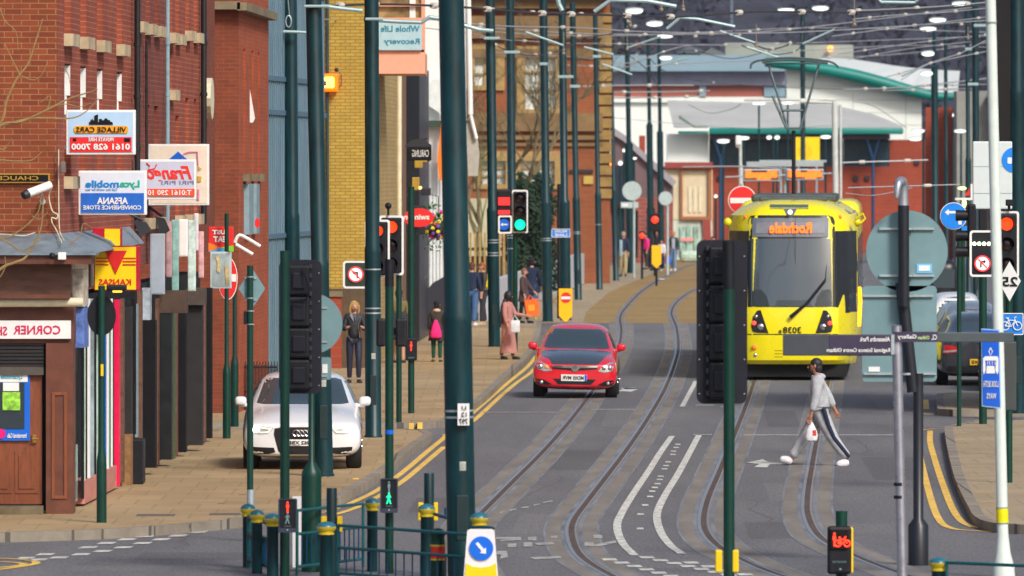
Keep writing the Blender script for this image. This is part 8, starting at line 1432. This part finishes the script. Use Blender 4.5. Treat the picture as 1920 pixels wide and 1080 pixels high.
# ================= PEOPLE =================
def skinned(verts, edges, name, m, parent, lv=2, root=0):
 """verts: (co, radius); one continuous surface grown round the joints"""
 me = bpy.data.meshes.new(name); me.from_pydata([tuple(v[0]) for v in verts], edges, []); ob = bpy.data.objects.new(name, me); COL.objects.link(ob)
 md = ob.modifiers.new('k', 'SKIN'); md.use_smooth_shade = True
 if not me.skin_vertices: me.skin_vertices.new()
 for i, v in enumerate(verts): r = v[1]; me.skin_vertices[0].data[i].radius = (r, r) if not isinstance(r, tuple) else r; me.skin_vertices[0].data[i].use_root = i == root
 s = ob.modifiers.new('s', 'SUBSURF'); s.levels = lv; s.render_levels = lv
 m2 = bpy.data.meshes.new_from_object(ob.evaluated_get(bpy.context.evaluated_depsgraph_get())); bpy.data.objects.remove(ob); bpy.data.meshes.remove(me)
 m2.name = name; m2.materials.clear(); m2.materials.append(m); o = bpy.data.objects.new(name, m2); COL.objects.link(o); o.parent = parent; return o
def cloth(name, c, r=.85): return mat('cloth_' + name, c, r, var=.18, scale=14, bump=.4)
def person(label, px, Y, zb, hgt, face, pose, top, legs, shoes, hair, skin=SKIN, sleeve=True, coat=0, hairlong=0, hood=False, legskin=False, group='people on the pavements', lv=2, bulk=1.13):
 """pose: dict of degrees; face 0 looks at the camera, 90 looks right"""
 t = thing('person', label, 'person', (X_(px, Y), Y, zb), group, local=True); t.rotation_euler = (0, 0, R(face)); t.scale = (hgt / 1.75,) * 3
 g = lambda k, d=0: pose.get(k, d)
 lean = R(g('lean')); T = lambda x, f, z: Vector((x, -(f + (z - .93) * math.tan(lean) if z > .93 else f), z))        # f forward
 drop = g('drop') ; pel = .94 - drop; J = {}
 for s, n in ((1, 'L'), (-1, 'R')):
  h = Vector((s * .09, 0, pel - .04)); a = R(g('hip' + n)); k = R(g('knee' + n, 3)); kn = h + Vector((s * .01, -math.sin(a), -math.cos(a))) * .42; an = kn + Vector((0, -math.sin(a - k), -math.cos(a - k))) * .42
  fa = R(g('foot' + n, 0)); toe = an + Vector((s * .03, -math.cos(fa) * .17, math.sin(fa) * .17 - .045)); J['h' + n], J['k' + n], J['a' + n], J['t' + n] = h, kn, an, toe
  sh = T(s * .175, 0, 1.42 - drop); a = R(g('sh' + n, 5)); ab = R(g('ab' + n, 6)); e = R(g('el' + n, 12)); tw = g('tw' + n)
  el = sh + Vector((s * math.sin(ab), -math.sin(a) * math.cos(ab), -math.cos(a) * math.cos(ab))) * .29; wr = el + Vector((s * math.sin(ab) * .5 - s * tw, -math.sin(a + e), -math.cos(a + e))).normalized() * .25; J['s' + n], J['e' + n], J['w' + n] = sh, el, wr
 nk = T(0, 0, 1.49 - drop); hd = nk + Vector((0, -.035, .135)); ht = R(g('turn')); fw = Vector((math.sin(ht), -math.cos(ht), 0)); ch = T(0, .01, 1.3 - drop); wa = T(0, .01, 1.1 - drop); pv = Vector((0, 0, pel))
 V = [(pv, .12), (wa, .105), (ch, .13), (nk, .052), (nk + Vector((0, -.01, .05)), .05), (hd + fw * .022 - Vector((0, 0, .05)), .066), (hd, .082), (hd + Vector((0, 0, .055)), .068)]; E = [(0, 1), (1, 2), (2, 3), (3, 4), (4, 5), (5, 6), (6, 7)]
 def ad(c, r, p): V.append((c, r)); E.append((p, len(V) - 1)); return len(V) - 1
 for n, s in (('L', 1), ('R', -1)):
  i = ad(J['s' + n], .05, 2); i = ad(J['e' + n], .04, i); w = ad(J['w' + n], .027, i); d = (J['w' + n] - J['e' + n]).normalized(); pm = ad(J['w' + n] + d * .07, .03, w)
  sd = d.cross(Vector((0, 1, 0))); sd = Vector((1, 0, 0)) if sd.length < .2 else sd.normalized(); up = d.cross(sd).normalized()
  i = ad(J['h' + n], .085, 0); i = ad(J['h' + n].lerp(J['k' + n], .5), .075, i); i = ad(J['k' + n], .055, i); i = ad(J['k' + n].lerp(J['a' + n], .35), .054, i); i = ad(J['a' + n], .036, i); ad(J['t' + n], .03, i)
  J['p' + n] = (J['w' + n] + d * .07, d, sd, up)
 for n, s in (('L', 1), ('R', -1)):      # five fingers per hand, unequal and curled
  c, d, sd, up = J['p' + n]; k0 = [i for i, v in enumerate(V) if (v[0] - c).length < 1e-6][0]
  for j, ln in enumerate((.036, .042, .040, .032)): b0 = ad(c + d * .028 + up * ((j - 1.5) * .018), .0085, k0); b1 = ad(c + d * (.028 + ln) + up * ((j - 1.5) * .019) + sd * .008 * s, .008, b0); ad(c + d * (.03 + ln * 1.5) + up * ((j - 1.5) * .018) + sd * .026 * s, .007, b1)
  b0 = ad(c - d * .02 + up * .036, .0095, k0); ad(c + d * .018 + up * .052, .008, b0)
 skinned(V, E, 'body', skin, t, lv)
 b = MB(); c = hd + fw * .09; sx = Vector((fw.y, -fw.x, 0)); b.ball(c + fw * .012 - Vector((0, 0, .022)), (.013, .013, .02), 8, 6); b.build('nose', skin, t, smooth=True)
 b = MB(); 
 for s in (1, -1): b.ball(hd + fw * .078 + sx * (.032 * s) + Vector((0, 0, .004)), (.012, .012, .006), 8, 5)
 b.ball(hd + fw * .083 - Vector((0, 0, .062)), (.02, .014, .005), 8, 5); b.build('eyes_and_mouth', mat('eye_dark', (.06, .02, .018), .4, var=0), t, smooth=True)
 b = MB(); 
 for s in (1, -1): b.ball(hd + sx * (.083 * s), (.013, .02, .03), 8, 6)
 b.build('ears', skin, t, smooth=True)
 # clothes
 TV = [(Vector((0, 0, pel - .05)), .145), (wa, .118), (ch, .145), (nk - Vector((0, 0, .02)), .07)]; TE = [(0, 1), (1, 2), (2, 3)]
 for n, s in (('L', 1), ('R', -1)):
  TV.append((J['s' + n] + Vector((-s * .015, 0, -.01)), .072)); TE.append((2, len(TV) - 1)); TV.append((J['e' + n], .055)); TE.append((len(TV) - 2, len(TV) - 1))
  if sleeve: TV.append((J['w' + n] - (J['w' + n] - J['e' + n]) * .12, .042)); TE.append((len(TV) - 2, len(TV) - 1))
 TV = [(c, r * bulk) for c, r in TV]; skinned(TV, TE, 'jacket', top, t, lv)
 if coat:
  b = MB(); vs = []; n = 18; L_ = 5; fx = (J['tL'].y + J['tR'].y) / 2 * .5
  for j in range(L_ + 1):
   u = j / L_; z = pel + .12 - (pel + .12 - coat) * u; rx, ry = .165 + .07 * u, .13 + .09 * u
   for k in range(n): a = 2 * math.pi * k / n; rip = 1 + .06 * u * math.sin(a * 5 + j * .4); vs.append((rx * math.cos(a) * rip, ry * math.sin(a) * rip + fx * u * .4, z))
  b.add(vs, [(j * n + k, j * n + (k + 1) % n, (j + 1) * n + (k + 1) % n, (j + 1) * n + k) for j in range(L_) for k in range(n)]); b.build('coat_skirt', top, t, smooth=True, auto=70)
 if not legskin:
  LV = [(Vector((0, 0, pel + .02)), .112)]; LE = []
  for n in 'LR':
   for a_, r, p in ((J['h' + n], .095, 0), (J['h' + n].lerp(J['k' + n], .5), .09, None), (J['k' + n], .072, None), (J['k' + n].lerp(J['a' + n], .5), .066, None), (J['a' + n] + Vector((0, 0, .03)), .055, None)): LV.append((a_, r)); LE.append((0 if p == 0 else len(LV) - 2, len(LV) - 1))
  if pose.get('slim'): LV = [(c, r * .86) for c, r in LV]
  skinned([(c, r * min(bulk, 1.42)) for c, r in LV], LE, 'trousers', legs, t, lv)
 for n in 'LR':
  d = (J['t' + n] - J['a' + n]); skinned([(J['a' + n] + Vector((0, .025, -.03)), .052 * bulk), (J['a' + n] + d * .5 - Vector((0, 0, .012)), .05 * bulk), (J['t' + n] + d.normalized() * .03, .042 * bulk)], [(0, 1), (1, 2)], 'shoe', shoes, t, lv)
 b = MB(); b.ball(hd + Vector((0, 0, .038)) - fw * .026, (.094, .094, .088), 16, 10); b.ball(hd - fw * .045 - Vector((0, 0, .03)), (.082, .072, .085), 14, 8)
 if hairlong:
  for s in (1, -1): b.path([hd + sx * (.06 * s) + Vector((0, 0, .07)) + fw * .02, hd + sx * (.09 * s) + fw * .01, hd + sx * (.095 * s) - Vector((0, 0, .10)), hd + sx * (.07 * s) - fw * .02 - Vector((0, 0, .19))], [.026, .03, .03, .012], 8)
 b.build('hair', hair, t, smooth=True)
 if hood: b = MB(); b.ball(nk - Vector((0, -.05, .03)), (.115, .085, .055)); b.build('hood', hood, t, smooth=True)
 J['t'] = t; J['hd'] = hd; J['ch'] = ch; return J
GREYC = cloth('grey_marl', (.40, .42, .46)); BLKC = cloth('black', (.014, .014, .02), .55); NAVY = cloth('navy', (.012, .022, .06)); JEAN = cloth('denim', (.05, .12, .26)); DKC = cloth('charcoal', (.03, .028, .035)); KHAKI = cloth('khaki', (.16, .13, .05)); PNKC = cloth('dusty_pink', (.50, .22, .20)); BRNC = cloth('brown', (.07, .04, .04)); PURE = cloth('white', (.72, .72, .76), .5); BEIGE = cloth('beige', (.42, .33, .18)); HOT = cloth('hot_pink', (.85, .02, .22)); GRNC = cloth('bottle_green', (.01, .06, .03))
BLOND = cloth('hair_blond', (.42, .25, .09)); HBRN = cloth('hair_brown', (.12, .05, .03)); HBLK = cloth('hair_black', (.012, .009, .012)); TANS = mat('skin_tan', (.36, .16, .10), .5, var=.08)
# walker crossing the tracks
Yw_ = 133.6
J = person('man in a grey tracksuit and white trainers striding left across the tracks', 1538, Yw_, -.002, 1.78, -90, dict(hipR=33, kneeR=3, footR=18, hipL=-26, kneeL=9, footL=-8, shL=6, elL=10, abL=3, shR=-34, elR=8, abR=4, lean=6, drop=.09), GREYC, GREYC, PURE, BLKC, TANS, hood=GREYC, group=None, bulk=1.36)
t = J['t']
b = MB(); o_ = Vector((.112, .03, 0)); b.path([J['hL'] + o_ * 1.3 + Vector((0, 0, .08)), J['hL'].lerp(J['kL'], .5) + o_, J['kL'] + o_ * .75, J['aL'] + o_ * .6 + Vector((0, 0, .05))], [.034, .032, .03, .026], 8); b.build('leg_stripe', NAVY, t, smooth=True)
skinned([(J['eR'].lerp(J['sR'], .5), .066), (J['eR'], .062), (J['eR'].lerp(J['wR'], .7), .048)], [(0, 1), (1, 2)], 'dark_sleeve', NAVY, t)
b = MB(); b.ball(J['hd'] + Vector((0, -.06, -.075)), (.05, .04, .035)); b.build('beard', HBLK, t, smooth=True)
def local_to_world(J, v): t = J['t']; v = v * t.scale[0]; a = t.rotation_euler[2]; return Vector((t.location.x + v.x * math.cos(a) - v.y * math.sin(a), t.location.y + v.x * math.sin(a) + v.y * math.cos(a), t.location.z + v.z))
h = local_to_world(J, J['wL'] + Vector((0, -.0, -.13))); s = thing('carrier_bag', 'white carrier bag with red print held by the striding man', 'bag', h); b = MB(); b.lathe(h + Vector((0, 0, -.30)), [(.03, 0), (.085, .02), (.10, .08), (.085, .17), (.05, .24), (.02, .30)], 14); b.v = [(v[0], h.y + (v[1] - h.y) * .55, v[2]) for v in b.v]; b.build('sack', PURE, s, smooth=True)
b = MB(); b.path([h + Vector((-.03, 0, -.06)), h + Vector((-.012, -.01, .06)), h + Vector((.02, 0, -.06))], .009, 5); b.build('handles', PURE, s); b = MB(); 
for k in range(3): b.bx(h.x + .015, h.x + .075, h.y - .056, h.y - .045, h.z - .20 + k * .03, h.z - .18 + k * .03)
b.build('red_print', RED, s)
# woman reading her phone
J = person('blond woman in a black leather jacket looking up from her phone beside a green pole', 664, 180.3, KZ, 1.74, 4, dict(hipL=8, kneeL=16, hipR=-4, kneeR=4, shL=12, elL=88, shR=12, elR=88, abL=10, abR=10, twL=.30, twR=.30, turn=12, slim=1), BLKC, cloth('navy_legging', (.018, .022, .05), .5), BLKC, BLOND, hairlong=.06, group=None)
hh = local_to_world(J, (J['wL'] + J['wR']) / 2 + Vector((0, -.09, .0))); s = MB(); s.rbx(hh.x - .035, hh.x + .035, hh.y - .012, hh.y, hh.z + .02, hh.z + .05, .004); o = s.build('mobile_phone', BLKP, loc=hh); tag(o, 'black mobile phone in the hands of the blond woman', 'phone')
b = MB(); a, c = J['sL'] + Vector((-.02, -.1, .0)), J['hR'] + Vector((-.02, -.13, .1)); b.path([a + Vector((0, .0, .06)), a.lerp(c, .5) + Vector((.06, -.05, 0)), J['hL'] + Vector((.03, -.13, .06))], .008, 5); b.build('zip', CHROME, J['t'])
b = MB(); 
for s_ in (1, -1): b.add([(.02 * s_, -.15, 1.30), (.10 * s_, -.13, 1.44), (.05 * s_, -.10, 1.50), (.0, -.12, 1.42)], [(0, 1, 2, 3)])
b.build('lapels', mat('leather_sheen', (.05, .055, .08), .3), J['t'])
# shoppers seen from behind
J = person('woman in a khaki top with a large black rucksack, bare legs, walking away', 748, 199, KZ, 1.72, 180, dict(hipL=10, kneeL=8, hipR=-6, slim=1), KHAKI, KHAKI, NAVY, HBLK, coat=.62, legskin=True); b = MB(); b.rbx(-.22, .22, .12, .42, .55, 1.22, .08, 3); b.build('rucksack', DKC, J['t'], smooth=True)
J = person('girl in a dark coat with a fur hood and black tights, bag on her back', 819, 200, KZ, 1.44, 180, dict(hipL=4, hipR=-4, slim=1), cloth('olive_brown', (.045, .035, .028)), GRNC, GRNC, HBLK, coat=.60, hood=cloth('fur', (.62, .42, .3))); h = local_to_world(J, Vector((0, .16, 1.02))); s = thing('drawstring_bag', 'hot pink drawstring bag on the back of the girl with the fur hood', 'bag', h); b = MB(); b.lathe(h + Vector((-.02, -.06, -.28)), [(.09, 0), (.135, .03), (.13, .14), (.09, .28), (.04, .40), (.02, .43)], 16); b.v = [(v[0], h.y - .06 + (v[1] - h.y + .06) * .5, v[2]) for v in b.v]; b.build('sack', HOT, s, smooth=True)
J = person('man in a navy jacket and jeans walking away, half hidden by the largest pole', 885, 246, KZ, 1.84, 165, dict(hipL=12, kneeL=10, hipR=-10), NAVY, JEAN, PURE, HBRN); J = person('red-haired man in a black and yellow jacket facing left behind the man in navy', 905, 247, KZ, 1.82, -70, dict(hipL=6, hipR=-6), BLKC, DKC, BEIGE, cloth('hair_red', (.3, .09, .03))); b = MB(); b.rbx(-.13, .13, -.02, .19, 1.02, 1.42, .06, 3); b.build('yellow_panel', cloth('yellow', (.75, .6, .0)), J['t'], smooth=True)
J = person('woman in a long dusty pink coat and black headscarf at the kerb', 952, 202.5, KZ, 1.62, 62, dict(hipL=9, kneeL=5, hipR=-8, shL=22, elL=62, abR=6, slim=1), PNKC, BRNC, BLKC, HBLK, coat=.16, hairlong=.05); b = MB(); b.ball(J['hd'] + Vector((0, .02, .0)), (.115, .12, .14)); b.path([J['hd'] + Vector((-.08, .05, -.1)), J['ch'] + Vector((-.17, .06, .05)), J['ch'] + Vector((-.22, .10, -.3)), J['ch'] + Vector((-.24, .10, -.48))], [.07, .06, .045, .02], 8); b.build('headscarf', BLKC, J['t'], smooth=True)
h = P(967, 610, 202.0); s = thing('handbag', 'white handbag hanging from the arm of the pink-coated woman', 'bag', h); b = MB(); b.rbx(h.x - .12, h.x + .10, h.y - .1, h.y + .02, h.z - .17, h.z + .12, .03); b.build('bag_body', PURE, s, smooth=True); b = MB(); b.path([h + Vector((-.08, -.05, .1)), h + Vector((-.03, -.05, .25)), h + Vector((.06, -.05, .1))], .012, 6); b.build('strap', PURE, s)
J = person('auburn-haired woman in a dark brown coat facing right, shopping bag in hand', 982, 250, KZ, 1.62, 70, dict(hipL=8, hipR=-6, shL=24, elL=20, slim=1), BRNC, BLKC, BLKC, cloth('hair_auburn', (.25, .10, .05)), coat=.68); h = P(997, 590, 249.5); s = thing('shopping_bag', 'bright orange shopping bag carried by the auburn-haired woman', 'bag', h); b = MB(); b.prism(PP([(983, 563), (1009, 560), (1012, 590), (988, 594)], 249.5), 249.4, 249.6); b.build('bag_body', mat('bag_orange', (.95, .14, .01), .5, var=.1), s); b = MB(); b.prism(PP([(990, 572), (1002, 571), (1003, 582), (991, 584)], 249.5), 249.38, 249.399); b.build('print', mat('bag_amber', (.95, .35, .02), .5), s); b = MB(); b.path([P(989, 563, 249.5), P(994, 553, 249.5), P(1001, 562, 249.5)], .015, 5); b.build('handles', MT['bag_orange'], s)
person('tall man in a dark navy coat seen from behind, beside the auburn-haired woman', 997, 256, KZ, 1.86, 170, dict(hipL=4, hipR=-4, abL=10, abR=10), NAVY, JEAN, cloth('tan_shoe', (.5, .35, .03)), HBLK, coat=.75)
J = person('grey-haired man in a dark jacket and beige trousers by a thin pole', 1169, 360, KZ, 1.88, -10, dict(hipL=10, kneeL=8, hipR=-4), NAVY, BEIGE, GRNC, cloth('hair_grey', (.3, .27, .24))); b = MB(); b.rbx(-.14, -.02, -.17, -.08, .75, 1.42, .03); b.build('pale_shirt', cloth('pale_blue', (.3, .42, .5)), J['t'], smooth=True)
person('person in a hot pink top by the small low red signal', 1212, 385, KZ, 1.62, -60, dict(hipL=6, hipR=-6), HOT, DKC, DKC, HBLK); person('man in black looking down behind the plain yellow marker', 1226, 380, KZ, 1.80, 60, dict(hipL=12, hipR=-8, lean=4), BLKC, BLKC, BLKC, HBRN)
person('person in a white jacket just right of the plain yellow marker', 1241, 378, KZ, 1.40, -30, dict(hipL=12, hipR=-10), PURE, NAVY, PURE, HBLK); J = person('fair-haired woman in blue jeans and a dark open jacket, farthest right of the far group', 1263, 378, KZ, 1.76, -15, dict(hipL=12, kneeL=10, hipR=-8, slim=1), cloth('dark_teal', (.02, .05, .06)), cloth('light_denim', (.14, .26, .42)), PURE, BLOND); b = MB(); b.rbx(-.05, .09, -.17, -.1, .95, 1.42, .03); b.build('grey_top', cloth('grey_top', (.4, .42, .5)), J['t'], smooth=True)
h = P(1253, 488, 377.5); b = MB(); b.rbx(h.x - .12, h.x + .12, h.y - .1, h.y + .1, h.z - .2, h.z + .18, .04); o = b.build('carrier_bag', mat('bag_blue', (.03, .12, .6), .5), loc=h); tag(o, 'small blue carrier bag held by the far woman in jeans', 'bag'); person('dark-haired person with a pale collar behind the largest black signal board', 1337, 372, 0, 1.70, 10, dict(hipL=4, hipR=-4), cloth('mustard', (.5, .33, .1)), DKC, DKC, HBLK)
# litter on the track bed
h = G(1240, 526); b = MB(); b.ball((h.x, h.y, .05), (.16, .3, .04), 7, 4); o = b.build('litter', PURE, loc=h); tag(o, 'scrap of white litter between the far tracks', 'litter')
# ================= HAZE =================
hb = MB(); hb.bx(-1000, 1000, -80, 2700, -1, 140); m = bpy.data.materials.new('haze'); m.use_nodes = True; n = m.node_tree.nodes; n.remove(n['Principled BSDF']); v = n.new('ShaderNodeVolumePrincipled')
v.inputs['Color'].default_value = (.72, .80, 1, 1); v.inputs['Density'].default_value = .00006; v.inputs['Anisotropy'].default_value = .2; m.node_tree.links.new(v.outputs[0], n['Material Output'].inputs['Volume'])
o = hb.build('haze', m); o['kind'] = 'stuff'
